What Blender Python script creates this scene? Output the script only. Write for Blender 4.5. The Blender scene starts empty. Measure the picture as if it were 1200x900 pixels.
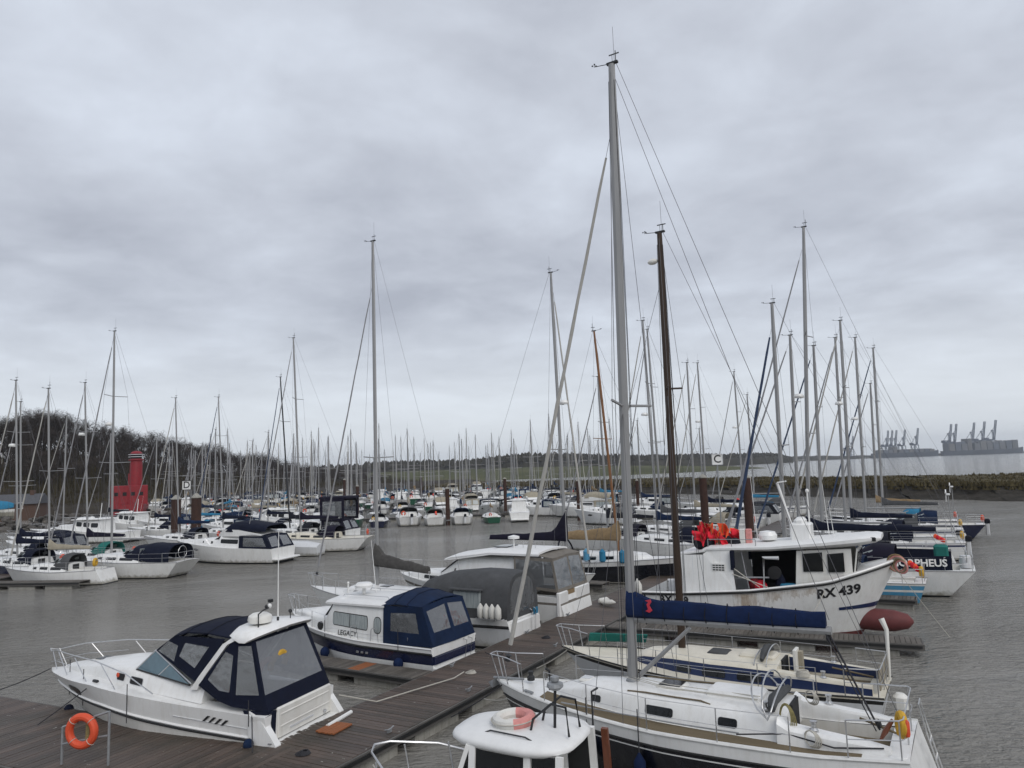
import bpy, math, random, hashlib
from mathutils import Vector, Matrix
R = math.radians
random.seed(7)
scene = bpy.context.scene
COL = scene.collection

# ------------------------------------------------------------------ camera, sky, light
cam_d = bpy.data.cameras.new('camera'); cam = bpy.data.objects.new('camera', cam_d); COL.objects.link(cam)
cam.location = (0, 0, 6.6)
cam.rotation_mode = 'QUATERNION'
cam.rotation_quaternion = (Matrix.Rotation(R(90 + 6.5), 3, 'X') @ Matrix.Rotation(R(-2.0), 3, 'Z')).to_quaternion()
cam_d.sensor_width = 36; cam_d.lens = 870 / 1200 * 36
cam_d.clip_start = 0.1; cam_d.clip_end = 20000
scene.camera = cam
scene.view_settings.view_transform = 'Standard'; scene.view_settings.look = 'None'
scene.view_settings.gamma = 1; scene.view_settings.exposure = 0.42
scene.cycles.max_bounces = 6; scene.cycles.transparent_max_bounces = 12
scene.cycles.caustics_reflective = False; scene.cycles.caustics_refractive = False

SUN_EL, SUN_ROT = R(42), R(150)
world = bpy.data.worlds.new('World'); scene.world = world; world.use_nodes = True
def build_world():
    nt = world.node_tree; N = nt.nodes; L = nt.links
    bg = N['Background']; bg.inputs['Strength'].default_value = 0.1
    sky = N.new('ShaderNodeTexSky'); sky.sky_type = 'NISHITA'; sky.sun_disc = False
    sky.sun_elevation = SUN_EL; sky.sun_rotation = SUN_ROT; sky.air_density = 1.0; sky.dust_density = 2.0
    tc = N.new('ShaderNodeTexCoord')
    sep = N.new('ShaderNodeSeparateXYZ'); L.new(tc.outputs['Generated'], sep.inputs[0])
    def math_(op, a, b=None, clamp=False):
        n = N.new('ShaderNodeMath'); n.operation = op; n.use_clamp = clamp
        for i, x in enumerate((a, b)):
            if x is None: continue
            if isinstance(x, (int, float)): n.inputs[i].default_value = x
            else: L.new(x, n.inputs[i])
        return n.outputs[0]
    # flat cloud deck seen in perspective: direction divided by its height
    zz = math_('MAXIMUM', sep.outputs['Z'], 0.0)
    den = math_('ADD', zz, 0.16)
    cx = math_('DIVIDE', sep.outputs['X'], den); cy = math_('DIVIDE', sep.outputs['Y'], den)
    comb = N.new('ShaderNodeCombineXYZ'); L.new(cx, comb.inputs[0]); L.new(cy, comb.inputs[1])
    comb.inputs[2].default_value = 3.7
    def noise(scale, detail, rough, dist=0.0):
        n = N.new('ShaderNodeTexNoise'); n.inputs['Scale'].default_value = scale; n.inputs['Detail'].default_value = detail
        n.inputs['Roughness'].default_value = rough; n.inputs['Distortion'].default_value = dist
        L.new(comb.outputs[0], n.inputs['Vector']); return n.outputs['Fac']
    a = noise(1.1, 8, 0.55, 0.35); b = noise(3.4, 7, 0.55, 0.3)
    s = math_('ADD', math_('MULTIPLY', a, 0.66), math_('MULTIPLY', b, 0.34))
    ramp = N.new('ShaderNodeValToRGB'); L.new(s, ramp.inputs[0])
    e = ramp.color_ramp.elements
    e[0].position = 0.34; e[0].color = (3.35, 3.55, 4.08, 1)
    e[1].position = 0.64; e[1].color = (5.4, 5.8, 6.5, 1)
    m = ramp.color_ramp.elements.new(0.49); m.color = (4.35, 4.62, 5.2, 1)
    # brighter strip of thinner cloud low over the horizon
    low = N.new('ShaderNodeMapRange'); low.interpolation_type = 'SMOOTHSTEP'
    L.new(zz, low.inputs['Value']); low.inputs['From Min'].default_value = 0.02; low.inputs['From Max'].default_value = 0.23
    low.inputs['To Min'].default_value = 0.78; low.inputs['To Max'].default_value = 0.0
    mx = N.new('ShaderNodeMix'); mx.data_type = 'RGBA'
    L.new(low.outputs[0], mx.inputs['Factor']); L.new(ramp.outputs[0], mx.inputs['A']); mx.inputs['B'].default_value = (6.7, 7.1, 7.5, 1)
    mx2 = N.new('ShaderNodeMix'); mx2.data_type = 'RGBA'; mx2.inputs['Factor'].default_value = 0.94
    L.new(sky.outputs[0], mx2.inputs['A']); L.new(mx.outputs['Result'], mx2.inputs['B'])
    L.new(mx2.outputs['Result'], bg.inputs['Color'])
build_world()
sun_d = bpy.data.lights.new('sun', 'SUN'); sun_d.energy = 1.15; sun_d.angle = R(40); sun_d.color = (1, .97, .93)
sun = bpy.data.objects.new('sun', sun_d); COL.objects.link(sun)
_v = Vector((math.sin(SUN_ROT) * math.cos(SUN_EL), math.cos(SUN_ROT) * math.cos(SUN_EL), math.sin(SUN_EL)))
sun.rotation_mode = 'QUATERNION'; sun.rotation_quaternion = _v.to_track_quat('Z', 'Y')

# ------------------------------------------------------------------ materials
MATS = {}
def mat(name, color, rough=0.5, metal=0.0, var=0.12, scale=3.0, bump=0.0, bscale=40.0, streak=0.0, streakcol=(0.25, 0.2, 0.13),
        objvar=0.0, alpha=None, spec=0.5, coat=0.0, wet=0.0, stretch=None, detail=5, scum=False, patches=False):
    """Principled with object-space mottling, optional vertical streaks of dirt, optional per-object value change"""
    if name in MATS: return MATS[name]
    m = bpy.data.materials.new(name); m.use_nodes = True; MATS[name] = m
    nt = m.node_tree; N = nt.nodes; L = nt.links; p = N['Principled BSDF']
    p.inputs['Roughness'].default_value = rough; p.inputs['Metallic'].default_value = metal
    p.inputs['Specular IOR Level'].default_value = spec; p.inputs['Coat Weight'].default_value = coat
    tc = N.new('ShaderNodeTexCoord'); vec = tc.outputs['Object']
    if stretch:
        mp = N.new('ShaderNodeMapping'); mp.inputs['Scale'].default_value = stretch; L.new(vec, mp.inputs[0]); vecs = mp.outputs[0]
    else: vecs = vec
    no = N.new('ShaderNodeTexNoise'); no.inputs['Scale'].default_value = scale; no.inputs['Detail'].default_value = detail
    no.inputs['Roughness'].default_value = 0.65; L.new(vecs, no.inputs['Vector'])
    mr = N.new('ShaderNodeMapRange'); L.new(no.outputs['Fac'], mr.inputs['Value'])
    mr.inputs['From Min'].default_value = 0.25; mr.inputs['From Max'].default_value = 0.75
    mr.inputs['To Min'].default_value = 1 - var; mr.inputs['To Max'].default_value = 1 + var
    val = mr.outputs[0]
    if objvar:
        oi = N.new('ShaderNodeObjectInfo'); m2 = N.new('ShaderNodeMapRange'); L.new(oi.outputs['Random'], m2.inputs['Value'])
        m2.inputs['To Min'].default_value = 1 - objvar; m2.inputs['To Max'].default_value = 1 + objvar
        mu = N.new('ShaderNodeMath'); mu.operation = 'MULTIPLY'; L.new(val, mu.inputs[0]); L.new(m2.outputs[0], mu.inputs[1]); val = mu.outputs[0]
    vm = N.new('ShaderNodeVectorMath'); vm.operation = 'SCALE'; vm.inputs[0].default_value = color; L.new(val, vm.inputs['Scale'])
    col = vm.outputs[0]
    if streak:
        mp = N.new('ShaderNodeMapping'); mp.inputs['Scale'].default_value = (5.0, 5.0, 0.5); L.new(vec, mp.inputs[0])
        n2 = N.new('ShaderNodeTexNoise'); n2.inputs['Scale'].default_value = 1.3; n2.inputs['Detail'].default_value = 6
        n2.inputs['Roughness'].default_value = 0.7; L.new(mp.outputs[0], n2.inputs['Vector'])
        r2 = N.new('ShaderNodeMapRange'); L.new(n2.outputs['Fac'], r2.inputs['Value'])
        r2.inputs['From Min'].default_value = 0.48; r2.inputs['From Max'].default_value = 0.78
        r2.inputs['To Min'].default_value = 0; r2.inputs['To Max'].default_value = streak
        mx = N.new('ShaderNodeMix'); mx.data_type = 'RGBA'; L.new(r2.outputs[0], mx.inputs['Factor'])
        L.new(col, mx.inputs['A']); mx.inputs['B'].default_value = (*streakcol, 1); col = mx.outputs['Result']
    if patches:
        # damp and algae patches that run across neighbouring planks
        ge = N.new('ShaderNodeNewGeometry'); n4 = N.new('ShaderNodeTexNoise'); n4.inputs['Scale'].default_value = .7; n4.inputs['Detail'].default_value = 6; n4.inputs['Roughness'].default_value = .65; L.new(ge.outputs['Position'], n4.inputs['Vector'])
        r4 = N.new('ShaderNodeMapRange'); L.new(n4.outputs['Fac'], r4.inputs['Value']); r4.inputs['From Min'].default_value = .46; r4.inputs['From Max'].default_value = .66; r4.inputs['To Max'].default_value = .62
        m4 = N.new('ShaderNodeMix'); m4.data_type = 'RGBA'; L.new(r4.outputs[0], m4.inputs['Factor']); L.new(col, m4.inputs['A']); m4.inputs['B'].default_value = (.030, .027, .018, 1); col = m4.outputs['Result']
        n5 = N.new('ShaderNodeTexNoise'); n5.inputs['Scale'].default_value = 9; n5.inputs['Detail'].default_value = 2; L.new(ge.outputs['Position'], n5.inputs['Vector'])
        r5 = N.new('ShaderNodeMapRange'); L.new(n5.outputs['Fac'], r5.inputs['Value']); r5.inputs['From Min'].default_value = .735; r5.inputs['From Max'].default_value = .76; r5.inputs['To Max'].default_value = .7
        m5 = N.new('ShaderNodeMix'); m5.data_type = 'RGBA'; L.new(r5.outputs[0], m5.inputs['Factor']); L.new(col, m5.inputs['A']); m5.inputs['B'].default_value = (.42, .41, .38, 1); col = m5.outputs['Result']
    if scum:
        # brown weed line just above the water on the hull
        sx = N.new('ShaderNodeSeparateXYZ'); L.new(vec, sx.inputs[0]); n3 = N.new('ShaderNodeTexNoise'); n3.inputs['Scale'].default_value = 4; n3.inputs['Detail'].default_value = 5; L.new(vec, n3.inputs['Vector'])
        ad = N.new('ShaderNodeMath'); ad.operation = 'MULTIPLY_ADD'; L.new(n3.outputs['Fac'], ad.inputs[0]); ad.inputs[1].default_value = -.45; L.new(sx.outputs['Z'], ad.inputs[2])
        r3 = N.new('ShaderNodeMapRange'); L.new(ad.outputs[0], r3.inputs['Value']); r3.inputs['From Min'].default_value = -.12; r3.inputs['From Max'].default_value = .10; r3.inputs['To Min'].default_value = .75; r3.inputs['To Max'].default_value = 0
        m3 = N.new('ShaderNodeMix'); m3.data_type = 'RGBA'; L.new(r3.outputs[0], m3.inputs['Factor']); L.new(col, m3.inputs['A']); m3.inputs['B'].default_value = (.13, .115, .07, 1); col = m3.outputs['Result']
    L.new(col, p.inputs['Base Color'])
    rr = N.new('ShaderNodeMapRange'); L.new(no.outputs['Fac'], rr.inputs['Value'])
    rr.inputs['To Min'].default_value = max(rough - .1, 0.03); rr.inputs['To Max'].default_value = min(rough + .15, 1)
    L.new(rr.outputs[0], p.inputs['Roughness'])
    if bump:
        nb = N.new('ShaderNodeTexNoise'); nb.inputs['Scale'].default_value = bscale; nb.inputs['Detail'].default_value = 3
        L.new(vecs, nb.inputs['Vector'])
        bp = N.new('ShaderNodeBump'); bp.inputs['Strength'].default_value = bump; bp.inputs['Distance'].default_value = 0.02
        L.new(nb.outputs['Fac'], bp.inputs['Height']); L.new(bp.outputs[0], p.inputs['Normal'])
    if alpha is not None: p.inputs['Alpha'].default_value = alpha
    return m

WHITE = mat('gelcoat_white', (.74, .74, .725), .3, var=.07, scale=1.7, streak=.30, streakcol=(.42, .38, .3), coat=.2, scum=True)
WHITE2 = mat('gelcoat_offwhite', (.70, .69, .65), .35, var=.08, scale=2, streak=.26, streakcol=(.36, .31, .22), coat=.1, scum=True)
ROOFW = mat('deck_white', (.70, .70, .69), .5, var=.07, scale=4, streak=.1, streakcol=(.45, .42, .35))
TAUPEC = mat('canvas_taupe', (.17, .155, .135), .92, var=.2, scale=5, bump=.6, bscale=6, spec=.2)
FENDW = mat('fender_white', (.62, .61, .57), .5, var=.15, scale=6, streak=.3, streakcol=(.3, .28, .22))
GREYW = mat('gelcoat_pale_grey', (.58, .59, .6), .35, var=.06, scale=2, streak=.25, streakcol=(.35, .33, .28), scum=True)
CREAM = mat('gelcoat_cream', (.64, .60, .50), .4, var=.1, scale=3, streak=.25, streakcol=(.36, .3, .2))
NAVYH = mat('gelcoat_navy', (.012, .016, .045), .2, var=.2, coat=.4)
BLACKH = mat('gelcoat_black', (.008, .009, .014), .22, var=.25, coat=.4)
BLUEL = mat('gelcoat_light_blue', (.07, .26, .42), .35, var=.12, streak=.3, streakcol=(.3, .28, .22))
BLUEM = mat('stripe_blue', (.010, .022, .075), .35, var=.1)
GREENH = mat('gelcoat_green', (.02, .10, .06), .3, var=.2, coat=.3)
REDH = mat('paint_red', (.22, .007, .014), .5, var=.25, scale=2, streak=.25, streakcol=(.12, .03, .02))
ANTI = mat('antifoul_maroon', (.12, .028, .028), .7, var=.25, scale=4, bump=.3)
ANTID = mat('antifoul_dark', (.02, .022, .025), .75, var=.3, scale=4)
RUBB = mat('black_rubber', (.012, .012, .012), .55, var=.3)
RUBW = mat('rub_white', (.74, .74, .73), .4, var=.06)
NAVYC = mat('canvas_navy', (.006, .0085, .021), .9, var=.3, scale=3, bump=.9, bscale=4, spec=.2)
BLUEC = mat('canvas_blue', (.008, .018, .048), .9, var=.3, scale=3, bump=.9, bscale=4, spec=.2)
ROYALC = mat('canvas_royal', (.006, .015, .052), .88, var=.3, scale=4, bump=1.0, bscale=6, spec=.2)
TURQC = mat('canvas_turquoise', (.03, .17, .29), .9, var=.2, scale=3, bump=.3, bscale=8, spec=.2)
BLACKC = mat('canvas_black', (.013, .014, .02), .9, var=.25, bump=.3, bscale=8, spec=.2)
PURPC = mat('canvas_dark_violet', (.010, .009, .020), .9, var=.25, bump=.3, bscale=8, spec=.2)
GREYC = mat('canvas_grey', (.070, .072, .075), .9, var=.25, scale=2.5, bump=.9, bscale=3.5, spec=.2)
BROWNC = mat('canvas_brown_grey', (.066, .063, .060), .92, var=.35, scale=7, bump=.6, bscale=12, spec=.2)
KHAKIC = mat('canvas_khaki', (.24, .17, .095), .92, var=.25, scale=5, bump=.5, bscale=9, spec=.2)
BEIGEC = mat('canvas_beige', (.30, .27, .21), .92, var=.2, scale=5, bump=.4, bscale=9, spec=.2)
GREENC = mat('canvas_green', (.02, .14, .12), .9, var=.2, bump=.3, bscale=8, spec=.2)
ORANGE = mat('orange_plastic', (.62, .075, .025), .55, var=.15, scale=6)
PINKR = mat('faded_pink', (.58, .24, .22), .7, var=.22, scale=7)
REDF = mat('red_flag', (.60, .012, .03), .85, var=.2, scale=6)
ORFL = mat('orange_flag', (.80, .10, .03), .85, var=.2, scale=6)
YELLOW = mat('yellow_foam', (.55, .32, .03), .8, var=.25, scale=8)
ALU = mat('mast_alloy', (.30, .30, .30), .5, metal=.35, var=.12, scale=2, stretch=(4, 4, .3))
ALUW = mat('mast_white', (.62, .62, .60), .5, var=.12, scale=2, stretch=(4, 4, .3))
BRONZE = mat('mast_dark_bronze', (.045, .028, .018), .5, metal=.3, var=.3, scale=2, stretch=(4, 4, .3))
MBLACK = mat('mast_black', (.014, .015, .017), .5, var=.2)
WOODM = mat('mast_varnished', (.20, .09, .035), .45, var=.25, scale=4, stretch=(5, 5, .3))
STEEL = mat('stainless', (.55, .55, .55), .28, metal=.9, var=.1)
GALV = mat('galvanised', (.30, .31, .32), .55, metal=.5, var=.2, scale=8)
WIRE = mat('wire', (.09, .09, .10), .5, metal=.3, var=.1)
SAIL = mat('furled_sail', (.38, .37, .345), .85, var=.14, scale=5, stretch=(3, 3, 1.2))
SAILD = mat('furled_sail_grey', (.26, .26, .27), .85, var=.18, scale=5)
SAILB = mat('furled_sail_blue', (.03, .05, .10), .85, var=.18, scale=5)
ROPEW = mat('rope_pale', (.45, .43, .38), .9, var=.2, scale=30)
ROPED = mat('rope_dark', (.03, .03, .035), .9, var=.3, scale=30)
ROPEY = mat('rope_olive', (.22, .19, .08), .9, var=.3, scale=30)
GLASS = mat('smoked_glass', (.006, .007, .008), .06, var=.3, spec=.4)
GLASSB = mat('blue_tinted_glass', (.07, .13, .165), .07, var=.25, spec=.8)
CURT = mat('curtained_glass', (.30, .33, .33), .25, var=.22, scale=3, stretch=(7, 7, .4), spec=.5)
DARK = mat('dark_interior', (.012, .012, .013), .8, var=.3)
TEAK = mat('weathered_teak', (.135, .105, .062), .85, var=.25, scale=3, stretch=(.6, 9, 9), bump=.2, bscale=20)
WOODD = mat('varnish_brown', (.13, .035, .012), .35, var=.3, scale=5, stretch=(5, 5, .6))
PLANK = mat('pontoon_plank', (.074, .053, .041), .5, var=.32, scale=2.2, stretch=(1.1, 9, 9), bump=.35, bscale=9, objvar=.34, patches=True)
PLANKG = mat('pontoon_plank_grey', (.10, .089, .077), .68, var=.3, scale=2.2, stretch=(1.1, 9, 9), bump=.35, bscale=9, objvar=.28, patches=True)
PLANKR = mat('new_reddish_plank', (.25, .085, .03), .8, var=.25, scale=3, stretch=(1.2, 9, 9))
FASCIA = mat('pontoon_fascia', (.10, .095, .088), .75, var=.35, scale=2.5, stretch=(.5, .5, 5), bump=.4, bscale=12)
CONC = mat('float_concrete', (.30, .29, .26), .85, var=.25, scale=3, streak=.6, streakcol=(.10, .09, .06), bump=.4, bscale=20)
RUST = mat('rusty_pile', (.042, .018, .012), .85, var=.5, scale=2.2, streak=.5, streakcol=(.018, .014, .01), bump=.6, bscale=9)
SKIN = mat('skin', (.5, .33, .25), .6, var=.05)
CRANE = mat('crane_blue', (.085, .105, .15), .6, var=.1, scale=.05)
SHIPH = mat('ship_hull', (.07, .085, .11), .6, var=.15, scale=.02)
CONT = [mat('container_a', (.10, .105, .115), .6, var=.2, scale=.2), mat('container_b', (.075, .09, .115), .6, var=.2, scale=.2), mat('container_c', (.12, .12, .12), .6, var=.2, scale=.2)]
SIGNW = mat('sign_white', (.72, .72, .70), .5, var=.05)
BLACKP = mat('lettering_black', (.014, .014, .016), .5, var=.1)
WHITEP = mat('lettering_white', (.75, .75, .73), .5, var=.05)
LOGOR = mat('logo_red', (.50, .03, .05), .7, var=.1)
BARK = mat('bark_winter', (.026, .020, .016), .9, var=.35, scale=4)
TWIG = mat('twigs_winter', (.040, .030, .024), .9, var=.35, scale=.5)
IVY = mat('evergreen', (.028, .034, .017), .9, var=.35, scale=1)
BRICK = mat('brick_wall', (.085, .05, .036), .85, var=.3, scale=6)
SLATE = mat('slate_roof', (.07, .072, .08), .7, var=.3, scale=3)
STONE = mat('dark_stone', (.075, .068, .06), .9, var=.45, scale=2, bump=.5, bscale=4, objvar=.3)
def vinyl():
    m = bpy.data.materials.new('clear_vinyl'); m.use_nodes = True; nt = m.node_tree; N = nt.nodes; L = nt.links
    out = N['Material Output']; N.remove(N['Principled BSDF'])
    tr = N.new('ShaderNodeBsdfTransparent'); tr.inputs[0].default_value = (.60, .61, .62, 1)
    df = N.new('ShaderNodeBsdfDiffuse'); df.inputs[0].default_value = (.36, .37, .38, 1)
    gl = N.new('ShaderNodeBsdfGlossy'); gl.inputs['Roughness'].default_value = .12
    tc = N.new('ShaderNodeTexCoord'); no = N.new('ShaderNodeTexNoise'); no.inputs['Scale'].default_value = 3; L.new(tc.outputs['Object'], no.inputs[0])
    bp = N.new('ShaderNodeBump'); bp.inputs['Strength'].default_value = .5; bp.inputs['Distance'].default_value = .05; L.new(no.outputs[0], bp.inputs['Height']); L.new(bp.outputs[0], gl.inputs['Normal'])
    m1 = N.new('ShaderNodeMixShader'); m1.inputs[0].default_value = .2; L.new(tr.outputs[0], m1.inputs[1]); L.new(df.outputs[0], m1.inputs[2])
    fr = N.new('ShaderNodeMapRange'); lw = N.new('ShaderNodeLayerWeight'); lw.inputs['Blend'].default_value = .25; L.new(lw.outputs['Facing'], fr.inputs['Value']); fr.inputs['To Min'].default_value = .05; fr.inputs['To Max'].default_value = .65
    m2 = N.new('ShaderNodeMixShader'); L.new(fr.outputs[0], m2.inputs[0]); L.new(m1.outputs[0], m2.inputs[1]); L.new(gl.outputs[0], m2.inputs[2])
    L.new(m2.outputs[0], out.inputs[0]); return m
VINYL = vinyl()

# ------------------------------------------------------------------ mesh builder
def lerp(a, b, t): return a + (b - a) * t
def interp(tab, x):
    """piecewise smooth table lookup"""
    if x <= tab[0][0]: return tab[0][1]
    for (x0, y0), (x1, y1) in zip(tab, tab[1:]):
        if x <= x1:
            t = (x - x0) / (x1 - x0); return lerp(y0, y1, t)
    return tab[-1][1]
class MB:
    def __init__(s): s.v = []; s.f = []; s.m = []; s.mats = []
    def mi(s, m):
        if m not in s.mats: s.mats.append(m)
        return s.mats.index(m)
    def add(s, vs, fs, m):
        o = len(s.v); s.v += [tuple(p) for p in vs]; k = s.mi(m)
        for f in fs: s.f.append(tuple(i + o for i in f)); s.m.append(k)
        return s
    def box(s, x0, x1, y0, y1, z0, z1, m, M=None, bev=0.0):
        if bev:
            r = bev
            ring = [(x0 + r, y0), (x1 - r, y0), (x1, y0 + r), (x1, y1 - r), (x1 - r, y1), (x0 + r, y1), (x0, y1 - r), (x0, y0 + r)]
            sm = [(lerp((x0 + x1) / 2, x, 1 - 2 * r / max(x1 - x0, 1e-6)), lerp((y0 + y1) / 2, y, 1 - 2 * r / max(y1 - y0, 1e-6))) for x, y in ring]
            rings = [[(x, y, z0 + 0) for x, y in ring], [(x, y, z1 - r) for x, y in ring], [(x, y, z1) for x, y in sm]]
            if M is not None: rings = [[M @ Vector(p) for p in q] for q in rings]
            return s.loft(rings, m)
        vs = [Vector((x, y, z)) for z in (z0, z1) for y in (y0, y1) for x in (x0, x1)]
        if M is not None: vs = [M @ v for v in vs]
        return s.add(vs, [(0, 2, 3, 1), (4, 5, 7, 6), (0, 1, 5, 4), (2, 6, 7, 3), (0, 4, 6, 2), (1, 3, 7, 5)], m)
    def bar(s, a, b, w, h, m):
        """rectangular bar between two points, h is the thickness in z"""
        a = Vector(a); b = Vector(b); d = (b - a).normalized(); side = d.cross(Vector((0, 0, 1)))
        if side.length < 1e-4: side = Vector((1, 0, 0))
        side.normalize(); up = side.cross(d).normalized()
        rings = [[p + side * (w / 2 * i) + up * (h / 2 * j) for i, j in ((-1, -1), (1, -1), (1, 1), (-1, 1))] for p in (a, b)]
        return s.loft(rings, m)
    def tube(s, pts, r, m, n=6, cap=True, sx=1.0):
        pts = [Vector(p) for p in pts]; rings = []
        for i, p in enumerate(pts):
            if i == 0: d = pts[1] - p
            elif i == len(pts) - 1: d = p - pts[i - 1]
            else: d = (pts[i + 1] - p).normalized() + (p - pts[i - 1]).normalized()
            d.normalize()
            ref = Vector((0, 0, 1)) if abs(d.z) < .9 else Vector((1, 0, 0))
            a = ref.cross(d).normalized(); b = d.cross(a)
            rr = r[i] if isinstance(r, (list, tuple)) else r
            rings.append([p + (a * math.cos(2 * math.pi * k / n) * sx + b * math.sin(2 * math.pi * k / n)) * rr for k in range(n)])
        return s.loft(rings, m, cap0=cap, cap1=cap)
    def loft(s, rings, m, closed=True, cap0=True, cap1=True, loop=False):
        n = len(rings[0]); vs = [p for q in rings for p in q]; fs = []
        K = len(rings); kk = K if loop else K - 1
        for i in range(kk):
            j = (i + 1) % K
            for k in range(n if closed else n - 1):
                l = (k + 1) % n; fs.append((i * n + k, i * n + l, j * n + l, j * n + k))
        if not loop:
            if cap0: fs.append(tuple(range(n - 1, -1, -1)))
            if cap1: fs.append(tuple((K - 1) * n + k for k in range(n)))
        return s.add(vs, fs, m)
    def prism(s, pts, ext, m):
        """polygon pts swept along vector ext"""
        e = Vector(ext); a = [Vector(p) for p in pts]; return s.loft([a, [p + e for p in a]], m)
    def torus(s, c, Rm, r, m, axis=(0, 0, 1), n=22, k=8, a0=0, a1=360):
        c = Vector(c); q = Vector(axis).to_track_quat('Z', 'Y'); rings = []; full = (a1 - a0) >= 360
        for i in range(n if full else n + 1):
            a = R(a0 + (a1 - a0) * i / n); ce = Vector((math.cos(a), math.sin(a), 0))
            rings.append([c + q @ (ce * (Rm + r * math.cos(2 * math.pi * j / k)) + Vector((0, 0, r * math.sin(2 * math.pi * j / k)))) for j in range(k)])
        return s.loft(rings, m, loop=full)
    def lathe(s, prof, c, m, n=12, axis=(0, 0, 1)):
        c = Vector(c); q = Vector(axis).to_track_quat('Z', 'Y')
        return s.loft([[c + q @ Vector((r * math.cos(2 * math.pi * k / n), r * math.sin(2 * math.pi * k / n), z)) for k in range(n)] for r, z in prof], m)
    def ell(s, c, rx, ry, rz, m, n=10, k=6):
        c = Vector(c); rings = []
        for i in range(k + 1):
            a = -math.pi / 2 + math.pi * i / k; cr = max(math.cos(a), .02)
            rings.append([(c.x + rx * cr * math.cos(2 * math.pi * j / n), c.y + ry * cr * math.sin(2 * math.pi * j / n), c.z + rz * math.sin(a)) for j in range(n)])
        return s.loft(rings, m)
    def build(s, name, parent=None, smooth=32):
        me = bpy.data.meshes.new(name); me.from_pydata(s.v, [], s.f)
        for m in s.mats: me.materials.append(m)
        me.polygons.foreach_set('material_index', s.m)
        if smooth:
            me.polygons.foreach_set('use_smooth', [True] * len(me.polygons)); me.set_sharp_from_angle(angle=R(smooth))
        me.update()
        o = bpy.data.objects.new(name, me); COL.objects.link(o)
        if parent: o.parent = parent
        return o
def tag(o, label=None, cat=None, group=None, kind=None):
    for k, v in (('label', label), ('category', cat), ('group', group), ('kind', kind)):
        if v: o[k] = v
    return o
def empty(name, label, cat, loc=(0, 0, 0), rot=0.0, group=None):
    o = bpy.data.objects.new(name, None); COL.objects.link(o); o.empty_display_size = .3
    o.location = loc; o.rotation_euler = (0, 0, R(rot)); return tag(o, label, cat, group)
def kids(o): return KIDS.get(o.name) or [c for c in bpy.data.objects if c.parent == o]
KIDS = {}
def freeze(o):
    for c in [c for c in bpy.data.objects if c.parent == o]:
        KIDS.setdefault(o.name, []).append(c); freeze(c)
def dup(o, loc, rot, label, group=None, scale=1.0):
    """copy of a thing together with copies of its parts and sub-parts; the meshes are shared"""
    def cp(src, par):
        c = src.copy(); COL.objects.link(c)
        if par: c.parent = par
        for k in KIDS.get(src.name, []): cp(k, c)
        return c
    r = cp(o, None); r.location = loc; r.rotation_euler = (0, 0, R(rot)); r.scale = (scale,) * 3; r['label'] = label
    if group: r['group'] = group
    return r
def textmesh(txt, size, m, bold=0.0, depth=.004, shear=0.0):
    cu = bpy.data.curves.new('t', 'FONT'); cu.body = txt; cu.size = size; cu.extrude = depth; cu.offset = bold; cu.shear = shear
    cu.align_x = 'CENTER'; cu.align_y = 'CENTER'; cu.resolution_u = 3
    o = bpy.data.objects.new('t', cu); COL.objects.link(o)
    dg = bpy.context.evaluated_depsgraph_get(); me = bpy.data.meshes.new_from_object(o.evaluated_get(dg))
    bpy.data.objects.remove(o); bpy.data.curves.remove(cu)
    vs = [v.co.copy() for v in me.vertices]; fs = [tuple(p.vertices) for p in me.polygons]; bpy.data.meshes.remove(me)
    return vs, fs
def text(name, txt, size, m, parent, org, xdir, ydir, bold=0.0, depth=.004, shear=0.0, bend=None):
    """raised lettering: org centre, xdir reading direction, ydir up"""
    vs, fs = textmesh(txt, size, m, bold, depth, shear)
    x = Vector(xdir).normalized(); y = Vector(ydir); y = (y - x * y.dot(x)).normalized(); z = x.cross(y); o = Vector(org)
    if bend: pv = [bend(v) for v in vs]
    else: pv = [o + x * v.x + y * v.y + z * v.z for v in vs]
    b = MB(); b.add(pv, fs, m); return b.build(name, parent, smooth=0)
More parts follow.
